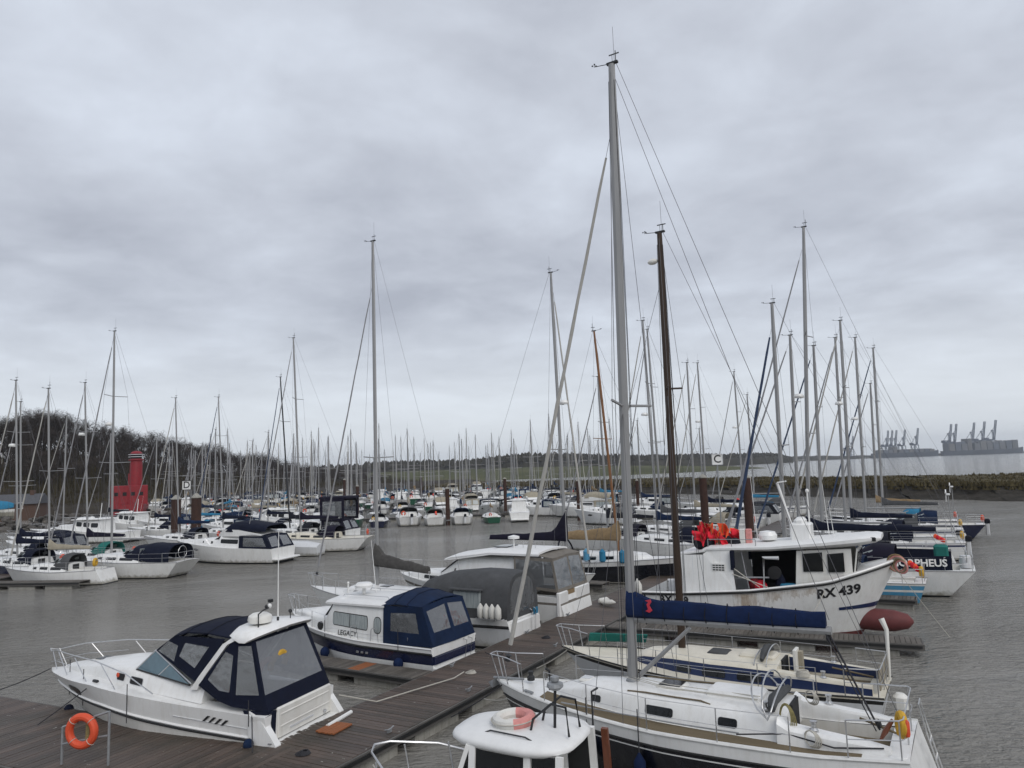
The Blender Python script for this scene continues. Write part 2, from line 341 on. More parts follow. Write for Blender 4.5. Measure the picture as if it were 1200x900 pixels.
# ------------------------------------------------------------------ the setting: water, marsh, wooded hill, far shore
def water():
    m = bpy.data.materials.new('estuary_water'); m.use_nodes = True; N = m.node_tree.nodes; L = m.node_tree.links; p = N['Principled BSDF']
    p.inputs['Base Color'].default_value = (.215, .206, .186, 1); p.inputs['Roughness'].default_value = .09; p.inputs['IOR'].default_value = 1.33
    tc = N.new('ShaderNodeTexCoord')
    def layer(sc, det, rot, st):
        mp = N.new('ShaderNodeMapping'); mp.inputs['Rotation'].default_value = (0, 0, R(rot)); mp.inputs['Scale'].default_value = (1, st, 1); L.new(tc.outputs['Object'], mp.inputs[0])
        n = N.new('ShaderNodeTexNoise'); n.inputs['Scale'].default_value = sc; n.inputs['Detail'].default_value = det; n.inputs['Roughness'].default_value = .6; n.inputs['Distortion'].default_value = .4
        L.new(mp.outputs[0], n.inputs[0]); return n.outputs[0]
    a = layer(1.5, 3, 20, 2.0); b = layer(4.5, 4, -12, 1.7); c = layer(.22, 2, 30, 1.6); g = layer(.045, 3, 10, 2.2)
    def ma(op, x, y):
        n = N.new('ShaderNodeMath'); n.operation = op
        for i, v in enumerate((x, y)):
            if isinstance(v, (int, float)): n.inputs[i].default_value = v
            else: L.new(v, n.inputs[i])
        return n.outputs[0]
    # gusts: some patches of the surface are more ruffled than others
    gm = N.new('ShaderNodeMapRange'); gm.inputs['From Min'].default_value = .35; gm.inputs['From Max'].default_value = .65; gm.inputs['To Min'].default_value = .35; gm.inputs['To Max'].default_value = 1.4; L.new(g, gm.inputs[0])
    h = ma('ADD', ma('MULTIPLY', a, .75), ma('ADD', ma('MULTIPLY', b, .36), ma('MULTIPLY', c, .5))); h = ma('MULTIPLY', h, gm.outputs[0])
    bp = N.new('ShaderNodeBump'); bp.inputs['Strength'].default_value = 1.0; bp.inputs['Distance'].default_value = .40; L.new(h, bp.inputs['Height']); L.new(bp.outputs[0], p.inputs['Normal'])
    mb = MB(); s = 5000; mb.add([(-s, -300, 0), (s, -300, 0), (s, s, 0), (-s, s, 0)], [(0, 1, 2, 3)], m); return tag(mb.build('water', smooth=0), kind='structure')
water()
def ground_mat(name, cols, scale, bump=.6, bs=3.0):
    m = bpy.data.materials.new(name); m.use_nodes = True; N = m.node_tree.nodes; L = m.node_tree.links; p = N['Principled BSDF']; p.inputs['Roughness'].default_value = .95; p.inputs['Specular IOR Level'].default_value = .15
    tc = N.new('ShaderNodeTexCoord'); mp = N.new('ShaderNodeMapping'); mp.inputs['Scale'].default_value = (1, 1, 3); L.new(tc.outputs['Object'], mp.inputs[0]); n = N.new('ShaderNodeTexNoise'); n.inputs['Scale'].default_value = scale; n.inputs['Detail'].default_value = 8; n.inputs['Roughness'].default_value = .72; L.new(mp.outputs[0], n.inputs[0])
    r = N.new('ShaderNodeValToRGB'); L.new(n.outputs[0], r.inputs[0]); e = r.color_ramp.elements
    e[0].position = .3; e[0].color = (*cols[0], 1); e[1].position = .7; e[1].color = (*cols[-1], 1)
    for k, c in enumerate(cols[1:-1]): q = e.new(lerp(.3, .7, (k + 1) / (len(cols) - 1))); q.color = (*c, 1)
    L.new(r.outputs[0], p.inputs['Base Color'])
    n2 = N.new('ShaderNodeTexNoise'); n2.inputs['Scale'].default_value = bs; n2.inputs['Detail'].default_value = 6; L.new(tc.outputs['Object'], n2.inputs[0]); bp = N.new('ShaderNodeBump'); bp.inputs['Strength'].default_value = bump; bp.inputs['Distance'].default_value = .4; L.new(n2.outputs[0], bp.inputs['Height']); L.new(bp.outputs[0], p.inputs['Normal'])
    return m
MUD = ground_mat('dark_mud', [(.018, .016, .013), (.035, .031, .025), (.06, .054, .046)], .5)
MARSH = ground_mat('marsh_grass', [(.040, .034, .019), (.066, .055, .028), (.10, .082, .042)], .12)
FIELD = ground_mat('winter_field', [(.045, .05, .022), (.075, .08, .035), (.11, .105, .055)], .015)
WOODF = ground_mat('leaf_litter', [(.022, .018, .013), (.035, .028, .02), (.05, .042, .028)], .2)
FARW = ground_mat('far_woodland', [(.020, .019, .014), (.034, .031, .022), (.05, .046, .03)], .03, bump=1, bs=.1)
def strip_terrain(name, rows, m, kind='structure', jit=0.0, seed=1, smooth=60):
    """rows of equal length (near edge to far edge)"""
    r = random.Random(seed); mb = MB()
    if jit: rows = [[(x + r.uniform(-jit, jit), y + r.uniform(-jit, jit), z + (r.uniform(-jit, jit) * .25 if z > .1 else 0)) for x, y, z in q] for q in rows]
    mb.loft(rows, m, closed=False, cap0=False, cap1=False); return tag(mb.build(name, smooth=smooth), kind=kind)
def resample(tab, n):
    out = []
    for i in range(n): 
        u = i / (n - 1) * (len(tab) - 1); k = min(int(u), len(tab) - 2); a, b = tab[k], tab[k + 1]; t = u - k; out.append(tuple(lerp(p, q, t) for p, q in zip(a, b)))
    return out
# salt marsh: muddy edge with a low cliff, rough grass on top
EDGE = [(230, 62), (150, 80), (92, 92), (66, 99), (56, 118), (47, 141), (30, 168), (8, 184), (-14, 196), (-30, 214), (-34, 262)]
edge = resample(EDGE, 121)
rr = random.Random(3)
wob = [(rr.uniform(-1.3, 1.3), rr.uniform(-1.3, 1.3)) for _ in edge]
def off(p, i, d, z):
    """inland from the water's edge: away from the camera and to the left bank's far side"""
    return (p[0] + wob[i][0] + d * .30, p[1] + wob[i][1] + d, z)
strip_terrain('mud_bank', [[off(p, i, -1.5, -.3) for i, p in enumerate(edge)], [off(p, i, 2, .35) for i, p in enumerate(edge)], [off(p, i, 5, .7) for i, p in enumerate(edge)], [off(p, i, 7, 1.3) for i, p in enumerate(edge)], [off(p, i, 9.0, 1.75) for i, p in enumerate(edge)]], MUD, jit=.35)
strip_terrain('salt_marsh', [[off(p, i, 8.6, 1.78) for i, p in enumerate(edge)]] + [[off(p, i, d, 1.9 + .35 * math.sin(i * .35 + d) * .5 + .12 * math.sin(i * 1.7 + d * 2)) for i, p in enumerate(edge)] for d in (11, 15, 20, 28, 38, 52, 70)] + [[off(p, i, 76, -.5) for i, p in enumerate(edge)]], MARSH, jit=.3, seed=2)
def marsh_grass():
    r = random.Random(11); v, f = [], []
    GR = mat('marsh_blades', (.078, .064, .032), .95, var=.45, scale=.15, spec=.1)
    for k in range(26000):
        u = r.random() ** .8 * .9; i = u * (len(edge) - 1); j = int(i); p = edge[j]; d = 8.2 + r.random() ** 2 * 55
        if r.random() < .35: d = 7.2 + r.random() * 3
        x, y, z = off(p, j, d, 0); x += r.uniform(-1.5, 1.5); y += r.uniform(-1, 1); h = r.uniform(.25, .75) * (1.2 if r.random() < .1 else 1); w = r.uniform(.12, .4); a = r.uniform(0, 3.14); z = 1.25 if d < 8 else 1.72
        dx, dy = w * math.cos(a), w * math.sin(a); l = r.uniform(-.2, .2); o = len(v)
        v += [(x - dx, y - dy, z), (x + dx, y + dy, z), (x + l, y + l * .5, z + h)]; f.append((o, o + 1, o + 2))
    mb = MB(); mb.add(v, f, GR); tag(mb.build('marsh_grass', smooth=0), kind='stuff')
marsh_grass()
# far shores: quay and low land behind the river, wooded ridges on the left and in the middle
def ridge(name, pts, depth, m, n, jit, seed, base=-.5, front=6):
    r = random.Random(seed); t = resample(pts, n); rows = [[], [], [], []]
    for i, (x, y, z) in enumerate(t):
        zz = z * (1 + r.uniform(-jit, jit)); rows[0].append((x, y - front, base)); rows[1].append((x, y, zz * .62)); rows[2].append((x, y + depth * .35, zz)); rows[3].append((x, y + depth, base))
    mb = MB(); mb.loft(rows, m, closed=False, cap0=False, cap1=False); return tag(mb.build(name, smooth=70), kind='structure')
ridge('far_ridge', [(-320, 780, 11), (-260, 800, 12), (-150, 820, 17), (-60, 850, 16), (20, 820, 21), (110, 900, 18), (210, 980, 15), (330, 1100, 15), (520, 1400, 16), (620, 1700, 12)], 220, FARW, 260, .10, 5)
ridge('field_slope', [(-300, 560, 6.0), (-180, 540, 7), (-60, 500, 7.5), (40, 520, 7), (120, 560, 5), (200, 640, 2.0)], 200, FIELD, 60, .02, 6, front=70)
ridge('far_shore', [(520, 1500, 7), (700, 1900, 12), (900, 2150, 14), (1100, 2330, 10), (1700, 2380, 5), (3200, 2400, 6)], 400, FARW, 160, .12, 8, front=20)
HILLP = [(-225, 150, 14), (-180, 180, 15), (-149, 215, 16), (-147, 235, 18), (-138, 265, 14), (-125, 300, 10), (-114.5, 330, 6.5), (-108, 360, 3.0), (-103, 400, 1.6), (-98, 470, 1.4)]
hp = resample(HILLP, 60)
rows = [[(x + 52 + .10 * (y - 150), y - 62, -.4) for x, y, z in hp], [(x + 46 + .08 * (y - 150), y - 55, 1.7) for x, y, z in hp], [(x + 38, y - 42, min(2.4, z)) for x, y, z in hp], [(x + 20, y - 22, z * .55) for x, y, z in hp], [(x + 4, y - 4, z * .94) for x, y, z in hp], [(x - 14, y + 14, z) for x, y, z in hp], [(x - 120, y + 120, z * .6) for x, y, z in hp]]
strip_terrain('hill', rows, WOODF, jit=.5, seed=4)
def hill_z(u, s):
    """height on the hill: u along the ridge 0..1, s from the crest (0) down to the shore (1)"""
    k = u * (len(hp) - 1); i = min(int(k), len(hp) - 2); a, b = hp[i], hp[i + 1]; x, y, z = (lerp(p, q, k - i) for p, q in zip(a, b))
    tab = [(0, (4, -4, z * .94)), (.4, (20, -22, z * .55)), (.75, (38, -42, min(2.4, z))), (.92, (46, -55, 1.7)), (1, (52, -62, -.4))]
    for (s0, p0), (s1, p1) in zip(tab, tab[1:]):
        if s <= s1:
            t = (s - s0) / (s1 - s0); return (x + lerp(p0[0], p1[0], t), y + lerp(p0[1], p1[1], t), lerp(p0[2], p1[2], t))
# ------------------------------------------------------------------ bare winter trees
def tree_parts(seed, h=12, spread=1.0, ivy=False, twigs=1100, maxlev=4):
    r = random.Random(seed); tr = MB(); cr = MB()
    def limb(p, d, ln, rad, lev):
        q = [p]; dd = d.copy(); n = 3
        for k in range(n):
            dd = (dd + Vector((r.uniform(-.22, .22), r.uniform(-.22, .22), r.uniform(-.02, .16)))).normalized(); q.append(q[-1] + dd * ln / n)
        (tr if lev < 2 else cr).tube(q, [rad * (1 - .22 * k) for k in range(n + 1)], BARK if lev < 2 else TWIG, n=5 if lev < 1 else 3, cap=False)
        if lev >= maxlev: return
        for k in range((3, 4, 4, 4)[lev] if lev < 4 else 0):
            i = r.choice((1, 2, 3, 3)); a = r.uniform(0, 6.283); out = Vector((math.cos(a), math.sin(a), r.uniform(.1, .9))).normalized()
            nd = (dd * r.uniform(.4, .8) + out * r.uniform(.7, 1.1) * spread).normalized()
            limb(q[i], nd, ln * r.uniform(.60, .80), max(rad * .48, .014), lev + 1)
    limb(Vector((0, 0, -.4)), Vector((r.uniform(-.06, .06), r.uniform(-.06, .06), 1)), h * .36, h * .022, 0)
    pts = [Vector(p) for p in cr.v]
    for k in range(twigs):
        p = r.choice(pts); a = r.uniform(0, 6.283); d = Vector((math.cos(a), math.sin(a), r.uniform(-.1, 1.1))).normalized() * r.uniform(.4, 1.1) * h / 12; s = d.cross(Vector((r.random(), r.random(), r.random()))).normalized() * .022 * h / 12
        cr.add([p - s, p + s, p + d], [(0, 1, 2)], TWIG); cr.add([p + d * .45 - s * .6, p + d * .45 + s * .6, p + d * .8 + s * 14], [(0, 1, 2)], TWIG)
    if ivy:
        for k in range(900):
            a = r.uniform(0, 6.283); z = r.uniform(.1, .55) * h; rad = h * .12 * r.random() ** .5 * (1.2 - z / h); c = Vector((rad * math.cos(a), rad * math.sin(a), z)); u = Vector((r.uniform(-1, 1), r.uniform(-1, 1), r.uniform(-1, 1))).normalized() * .18; w = u.cross(Vector((0, .3, 1))).normalized() * .14
            cr.add([c - u, c + w, c + u, c - w], [(0, 1, 2, 3)], IVY)
    return tr, cr
def tree_proto(seed, label, **kw):
    t = empty('bare_tree', label, 'tree', (0, 0, -500), 0, 'bare trees on the wooded hill'); tr, cr = tree_parts(seed, **kw); tr.build('trunk', t); cr.build('crown', t, smooth=0); freeze(t); return t
TREES = [tree_proto(21, 'x'), tree_proto(22, 'x', spread=1.25), tree_proto(23, 'x', spread=.8), tree_proto(24, 'x', ivy=True), tree_proto(25, 'x', spread=1.1, twigs=1500)]
KINDL = ['open crowned bare tree on the hill', 'wide spreading bare tree on the hill', 'narrow upright bare tree on the hill', 'ivy clad winter tree on the hill', 'dense twiggy bare tree on the hill']
used = set()
def put_tree(k, loc, rot, s, label=None):
    lab = label or KINDL[k]
    if k not in used:
        t = TREES[k]; used.add(k); t.location = loc; t.rotation_euler = (0, 0, R(rot)); t.scale = (s,) * 3; t['label'] = lab; return t
    return dup(TREES[k], loc, rot, lab, 'bare trees on the wooded hill', s)
r = random.Random(9)
for i in range(270):
    u = (i + r.uniform(-.4, .4)) / 270; u = min(max(u, 0), 1) ** 1.0; s = r.random() ** 1.5 * .3 if i % 2 else r.random() * .06
    x, y, z = hill_z(u, s); k = r.choice((0, 1, 2, 4, 4, 0, 3)); put_tree(k, (x, y, z), r.uniform(0, 360), r.uniform(.95, 1.3) * lerp(1.1, .62, u), '%s %s' % (KINDL[k], ('at the far left', 'above the stone slope', 'above the lightship bow', 'behind the lightship tower', 'right of the lightship', 'behind the D sign', 'left of the leaning black mast', 'on its low right shoulder', 'at its right foot', 'far along the low shore')[min(int(u * 10), 9)]))
# the lower wood reads as one mass of trunks and twigs
def wood_mass():
    v, f, mi = [], [], []; r = random.Random(12); mb = MB()
    src = [tree_parts(s, twigs=330, h=11, maxlev=3, spread=1.15) for s in (31, 32, 33, 34)]
    for i in range(900):
        u = r.random(); s = r.random() ** 1.7 * .66 - .04 * (i % 3 == 0); s = max(s, 0); x, y, z = hill_z(u, s); sc = r.uniform(.75, 1.2) * lerp(1.05, .55, u); a = r.uniform(0, 6.28); ca, sa = math.cos(a) * sc, math.sin(a) * sc
        for part, m in zip(src[i % 4], (BARK, TWIG)):
            o = len(mb.v); mb.v += [(x + px * ca - py * sa, y + px * sa + py * ca, z + pz * sc) for px, py, pz in part.v]; kk = mb.mi(m)
            mb.f += [tuple(q + o for q in fc) for fc in part.f]; mb.m += [kk] * len(part.f)
    tag(mb.build('lower_wood', smooth=0), kind='stuff')
wood_mass()
def scrub():
    r = random.Random(14); mb = MB(); v, f = [], []
    for i in range(16000):
        u = r.random(); s = r.random() * .97; x, y, z = hill_z(u, s); h = r.uniform(.3, 1.6) * (2.2 if s < .7 else 1); w = r.uniform(.08, .35); a = r.uniform(0, 3.14); o = len(v)
        v += [(x - w * math.cos(a), y - w * math.sin(a), z - .2), (x + w * math.cos(a), y + w * math.sin(a), z - .2), (x + r.uniform(-.4, .4), y, z + h)]; f.append((o, o + 1, o + 2))
    mb.add(v, f, mat('bramble', (.05, .042, .024), .95, var=.5, scale=.3, spec=.1)); tag(mb.build('scrub', smooth=0), kind='stuff')
scrub()
# twiggy tops of the woods on the far ridge
def ridge_woods():
    r = random.Random(15); mb = MB(); v, f = [], []
    P = resample([(-320, 800, 11), (-260, 815, 12), (-150, 840, 17), (-60, 870, 16), (20, 840, 21), (110, 920, 18), (210, 1010, 15), (330, 1140, 15), (520, 1450, 16)], 400)
    for i in range(2600):
        x, y, z = r.choice(P); d = r.uniform(0, 1); h = r.uniform(3, 7.5); w = r.uniform(1.6, 4.5); zb = z * (1 - .38 * d) - 1; x += r.uniform(-3, 3); y += 50 - d * 70; o = len(v); k = 7
        v += [(x, y, zb + h)]; 
        v += [(x + w * math.cos(6.283 * j / k) * r.uniform(.6, 1.2), y + w * math.sin(6.283 * j / k) * r.uniform(.6, 1.2), zb + h * r.uniform(.15, .55)) for j in range(k)]
        f += [(o, o + 1 + j, o + 1 + (j + 1) % k) for j in range(k)]
    mb.add(v, f, FARW); tag(mb.build('far_wood', smooth=0), kind='stuff')
ridge_woods()

# ------------------------------------------------------------------ container port across the river
def crane_proto():
    t = empty('quay_crane', 'x', 'crane', (0, 0, 0), 0, 'container cranes across the river')
    b = MB()
    for x in (-9, 9):
        for y in (-13, 13): b.bar((x, y, 0), (x * .9, y, 44), 2.2, 2.2, CRANE)
        b.bar((x, -13, 16), (x, 13, 16), 1.8, 2.2, CRANE); b.bar((x * .9, -13, 42), (x * .9, 13, 42), 2, 2.4, CRANE); b.bar((x, -13, 16), (x * .9, 13, 42), 1.2, 1.2, CRANE)
    for y in (-13, 13): b.bar((-9, y, 16), (9, y, 16), 1.8, 2, CRANE); b.bar((-9, y, 42), (9, y, 42), 1.8, 2, CRANE)
    b.build('portal', t)
    b = MB(); b.bar((0, -16, 45), (0, 34, 45), 6, 3.2, CRANE); b.box(-5, 5, 16, 28, 46, 52, CRANE); b.build('girder', t)
    b = MB(); b.bar((-2.5, -14, 44), (-1, -11, 76), 1.6, 1.6, CRANE); b.bar((2.5, -14, 44), (1, -11, 76), 1.6, 1.6, CRANE); b.bar((0, -11, 76), (0, 28, 47), 1.0, 1.0, CRANE); b.box(-3, 3, -13, -9, 74, 77, CRANE); b.build('apex_frame', t)
    b = MB()
    for x in (-2.4, 2.4): b.bar((x, -17, 46), (x, -36, 108), 2.0, 3.0, CRANE)
    for k in range(9): u = k / 8; b.bar((-2.4, lerp(-17, -36, u), lerp(46, 108, u)), (2.4, lerp(-17, -36, u), lerp(46, 108, u)), 1.2, 1.2, CRANE)
    b.bar((0, -11, 76), (0, -30, 90), .8, .8, CRANE); b.build('raised_boom', t); freeze(t); return t
cp = crane_proto()
CR = [(1352, .86), (1368, .86), (1423, .88), (1455, .90), (1489, .93)]
CR2 = [(1037, .62), (1050, .62), (1158, .74), (1171, .74), (1184, .74), (1210, .75), (1250, .78)]
CL = ['container crane with raised boom, first of the right hand group of cranes', 'container crane with raised boom, close second of the right hand crane group', 'container crane with raised boom, middle of the right hand crane group', 'container crane with raised boom, fourth of the right hand crane group', 'tallest container crane at the right end of the far port']
CL2 = ['faint leftmost container crane across the river', 'faint container crane next to the leftmost across the river', 'container crane at the left of the middle group behind the bow of the ship', 'second container crane of the tight trio in the middle group', 'third container crane of the tight trio in the middle group', 'container crane standing just right of the tight trio', 'container crane at the right end of the middle group']
for i, ((x, s), lab) in enumerate(zip(CR + CR2, CL + CL2)):
    if i == 0: cp.location = (x, 2330, 3); cp.scale = (s,) * 3; cp['label'] = lab
    else: dup(cp, (x, 2330, 3), 0, lab, None, s)
def ship(x0, x1, y, lab, tall, seed):
    L_ = x1 - x0; t = empty('container_ship', lab, 'ship', (x0, y, 0)); b = MB(); r = random.Random(seed)
    b.loft([[(x, w, 14 + dz), (x, w * .7, -1), (x, -w * .7, -1), (x, -w, 14 + dz)] for x, w, dz in ((0, 12, 0), (L_ * .1, 20, 0), (L_ * .8, 20, 0), (L_ * .93, 13, 2), (L_, 1.5, 5))], SHIPH); b.build('hull', t)
    mi = 0
    for k in range(11):
        xa = L_ * .05 + k * L_ * .078
        if k == 3: 
            b = MB(); b.box(xa, xa + L_ * .05, -17, 17, 14, 14 + tall + 8, CONT[2]); b.box(xa + 2, xa + 6, -19, 19, 14 + tall + 4, 14 + tall + 7, CONT[2]); b.build('bridge_tower', t); continue
        b = MB(); n = 5
        for j in range(n):
            hh = tall * r.uniform(.72, 1.0); b.box(xa, xa + L_ * .068, -18 + 36 / n * j, -18 + 36 / n * (j + .94), 14, 14 + hh, CONT[(j + k) % 2 if r.random() < .8 else 2])
        b.build('container_stack', t)
ship(1300, 1545, 2270, 'loaded container ship moored below the tallest cranes at far right', 27, 1)
ship(1090, 1290, 2275, 'container ship moored below the middle group of far cranes', 10, 2)
b = MB(); b.box(850, 3300, 2300, 2420, -1, 4.2, CONC); tag(b.build('quay', smooth=0), kind='structure')

# ------------------------------------------------------------------ pontoons: every plank a part
PRND = random.Random(77)
def plank_meshes(length, w, m, k=4):
    out = []
    for i in range(k):
        b = MB(); c = PRND.uniform(-.004, .004); b.box(-length / 2, length / 2, -w / 2, w / 2, -.035, 0, m, bev=.006); o = b.build('plank'); out.append(o.data); bpy.data.objects.remove(o)
    return out
def pontoon(name, label, start, rot, length, width, z=.5, pw=.145, gap=.012, m=PLANK, near=True, group=None, floats=None, depth=.42, xmin=0.0, extra=None, cat='pontoon', new=()):
    """x runs along the pontoon, y across; planks lie across it"""
    t = empty(name, label, cat, (start[0], start[1], 0), rot, group)
    if near:
        me = plank_meshes(width, pw, m); re_ = plank_meshes(width, pw, PLANKR, 1) if new else None
        n = min(int(length / (pw + gap)), 300)
        for i in range(n):
            d = PRND.choice(me)
            if i in new: d = re_[0]
            o = bpy.data.objects.new('plank', d); COL.objects.link(o); o.parent = t
            o.location = ((i + .5) * (pw + gap), PRND.uniform(-.012, .012), z + PRND.uniform(-.004, .003)); o.rotation_euler = (PRND.uniform(-.012, .012), 0, R(90) + PRND.uniform(-.004, .004))
    else:
        b = MB(); n = int(length / .5)
        for i in range(n): b.box(i * .5 + .01, i * .5 + .49, -width / 2, width / 2, z - .04, z + PRND.uniform(-.006, .006), m)
        o = b.build('planking', t, smooth=0); o['kind'] = 'stuff'
    for sd in (1, -1):
        b = MB(); b.box(.0, length, min(sd * width / 2, sd * (width / 2 + .06)), max(sd * width / 2, sd * (width / 2 + .06)), z - .22, z - .012, FASCIA); b.build('fascia', t)
        b = MB(); b.box(.02, length - .02, min(sd * (width / 2 + .062), sd * (width / 2 + .10)), max(sd * (width / 2 + .062), sd * (width / 2 + .10)), z - .13, z - .05, RUBB); b.build('rubbing_strip', t)
    b = MB(); b.box(length, length + .05, -width / 2, width / 2, z - .22, z - .02, FASCIA); b.build('end_board', t)
    k = 0.6
    while k < length - .8:
        b = MB(); b.box(k, min(k + 1.9, length - .1), -width / 2 + .06, width / 2 - .06, -.35, z - .23, CONC, bev=.04); b.build('float', t); k += 2.6
    return t
def cleat(t, x, y, z):
    b = MB(); b.box(x - .06, x + .06, y - .03, y + .03, z, z + .06, GALV); b.tube([(x - .16, y, z + .10), (x - .06, y, z + .07), (x + .06, y, z + .07), (x + .16, y, z + .10)], .018, GALV, n=6); b.build('cleat', t)
WD = (math.cos(R(61)), math.sin(R(61)))
def wk(s, o):
    """point on the walkway: s along its right edge from the corner by the black yacht, o to its left"""
    return (-.79 + WD[0] * s - WD[1] * o, 22.2 + WD[1] * s + WD[0] * o)
c0 = wk(-9.5, 1.2)
wt = pontoon('walkway_pontoon', 'main dark plank walkway running between the boats from the bottom edge into the marina', c0, 61, 33.5, 2.4, .5)
for s, y in ((3.2, .95), (5.0, -.95), (8.5, -.95), (10.5, .95), (14, -.95), (15.5, .95), (19, .9), (23, -.9)): cleat(wt, s, y, .5)
dt = pontoon('wide_pontoon', 'wide brown plank pontoon across the lower left corner, orange ring post on it', (-5.85, 16.15), 153.8, 12.5, 3.15, .5, pw=.15)
# the deck's far edge meets the cruiser; a short mat of new red boards lies behind its stern
mt = empty('board_mat', 'short stack of new orange brown boards on the walkway behind the navy canopy cruiser', 'boards', (-4.6, 18.75, .515), 66); mt.scale = (.72, .72, 1)
for k in range(6): b = MB(); b.box(-.5 + PRND.uniform(-.03, .03), .5, -.40 + .13 * k, -.40 + .13 * k + .115, 0, .035, PLANKR, bev=.006); b.build('board', mt)
pontoon('finger_pontoon', 'narrow plank finger pontoon along the near side of the boat marked LEGACY', (-3.05, 23.55), 149, 7.4, .85, .45, m=PLANKG, new=(14, 15, 16))
pontoon('finger_pontoon', 'narrow plank finger pontoon between the grey covered cruiser and the hardtop cruiser', (.62, 30.6), 150, 7.0, .8, .45, m=PLANKG)
ft = pontoon('finger_pontoon', 'grey plank finger pontoon in front of the fishing boat, ending by open water', (3.25, 30.0), -24, 11.0, 1.0, .45, m=PLANKG)
pontoon('finger_pontoon', 'finger pontoon behind the fishing boat bow beside the light blue boat', (8.0, 38.0), -29, 10.4, .9, .45, m=PLANKG)
pontoon('finger_pontoon', 'plank finger pontoon in front of the black yacht with khaki sail', (4.6, 40.2), 150, 8.5, .9, .45, m=PLANKG)
pontoon('finger_pontoon', 'short finger pontoon with pale end float in front of the small yacht at left', (-27.7, 48.4), 172, 8.0, .9, .45, m=PLANKG, near=False)
pontoon('walkway_pontoon', 'far part of the plank walkway behind the fishing boat', wk(24.2, 1.2), 61, 40, 2.2, .5, near=False)
pontoon('walkway_pontoon', 'plank walkway behind the row of yachts at left', (-37, 45), 78, 62, 2.0, .5, near=False)

def piling(loc, ztop, r, lab, cap=True, group='steel piles holding the pontoons', sign=None):
    t = empty('steel_pile', lab, 'pile', (loc[0], loc[1], 0), 0, group); b = MB(); b.lathe([(r, -1.5), (r, .4), (r * 1.03, .42), (r, .5), (r, ztop)], (0, 0, 0), RUST, 14); b.build('pile', t)
    if cap: b = MB(); b.lathe([(r * 1.1, 0), (r * 1.1, .08), (r * .25, r * .95), (.01, r)], (0, 0, ztop), CONC, 14); b.build('cap', t)
    b = MB(); b.torus((0, 0, .62), r * 1.35, .05, GALV, n=14, k=5); b.build('pile_ring', t); return t
PILES = [(-35.8, 79, 4.6, .48, 'rusty steel pile with pale cone cap, left of the D sign pair'), (-33.5, 78.6, 4.7, .5, 'rusty steel pile with pale cone cap, right of the pair by the D sign'),
    (13.0, 52, 5.5, .27, 'rusty brown pile left of the C sign'), (15.9, 51.6, 5.4, .29, 'rusty brown pile right of the C sign, weed at its foot'), (14.9, 92, 4.6, .2, 'dark pile standing behind the tall foreground mast'),
    (-32, 140, 5.6, .26, 'brown pile among the far masts left of centre'), (-20.5, 97, 5.0, .2, 'dark brown pile at the right end of the violet bimini'), (-20.8, 165, 5.4, .28, 'dark pile among the distant boats near the middle'), (-1.5, 105, 5.2, .22, 'dark pile with rounded cap near the small white launch'), (-8.4, 92, 4.4, .26, 'short thick brown pile behind the centre row of sterns'), (7.6, 92, 4.8, .19, 'dark pile beside the leaning white mast')]
for x, y, z, rr_, lab in PILES: piling((x, y), z, rr_, lab)
def letter_sign(loc, z, ch, size, lab):
    t = empty('letter_sign', lab, 'sign', (loc[0], loc[1], 0)); b = MB(); b.box(-size / 2, size / 2, -.02, .02, z - size / 2, z + size / 2, SIGNW, bev=.0); p = b.build('sign_board', t)
    text('letter', ch, size * 1.05, BLACKP, p, (0, -.026, z), (1, 0, 0), (0, 0, 1), bold=.012, depth=.004)
    b = MB(); 
    for s in ((-1, -1, 1, -1), (-1, 1, 1, 1), (-1, -1, -1, 1), (1, -1, 1, 1)): b.bar((s[0] * size * .5, -.03, z + s[1] * size * .5), (s[2] * size * .5, -.03, z + s[3] * size * .5), .05, .05, BLACKP if ch == 'D' else GREYW)
    b.build('sign_frame', p); b = MB(); b.tube([(0, .05, .4), (0, .05, z + size * .4)], .045, GALV, n=8); b.build('sign_post', t)
letter_sign((14.2, 52.4), 6.75, 'C', .72, 'square white sign with letter C on its post between two rusty piles')
letter_sign((-34.9, 79.4), 6.05, 'D', .95, 'square white sign with letter D on its post between two capped piles')

# orange life ring on its galvanised frame, lower left
RINGROT = -8
t = empty('life_ring_stand', 'galvanised tube frame for the life ring on the wide pontoon', 'stand', (-9.62, 17.02, .5), RINGROT)
for x in (-.56, .56): b = MB(); b.tube([(x, 0, -.3), (x, 0, 1.12 if x > 0 else .78)], .028, GALV, n=8); b.build('post', t)
b = MB(); b.tube([(-.56, 0, .78), (.56, 0, 1.12)], .024, GALV, n=8); b.build('rail', t); b = MB(); b.tube([(-.56, 0, .42), (.56, 0, .62)], .024, GALV, n=8); b.build('rail', t)
b = MB(); b.box(.02, .1, -.03, .03, .45, .98, ROPEY); b.box(-.2, .2, -.02, .02, .42, .5, GALV); b.build('ring_hook', t)
t = empty('life_ring', 'orange life ring hanging on the tube frame at lower left', 'lifebuoy', (-9.62 - .02, 16.93, 1.24), RINGROT)
b = MB(); b.torus((0, -.02, 0), .30, .083, ORANGE, (0, 1, 0), n=30, k=10); b.build('ring', t); b = MB()
for k in range(4): b.torus((.3 * math.cos(R(45 + 90 * k)), -.02, .3 * math.sin(R(45 + 90 * k))), .088, .008, ROPEW, (-math.sin(R(45 + 90 * k)), 0, math.cos(R(45 + 90 * k))), n=12, k=4)
b.build('grab_line', t)
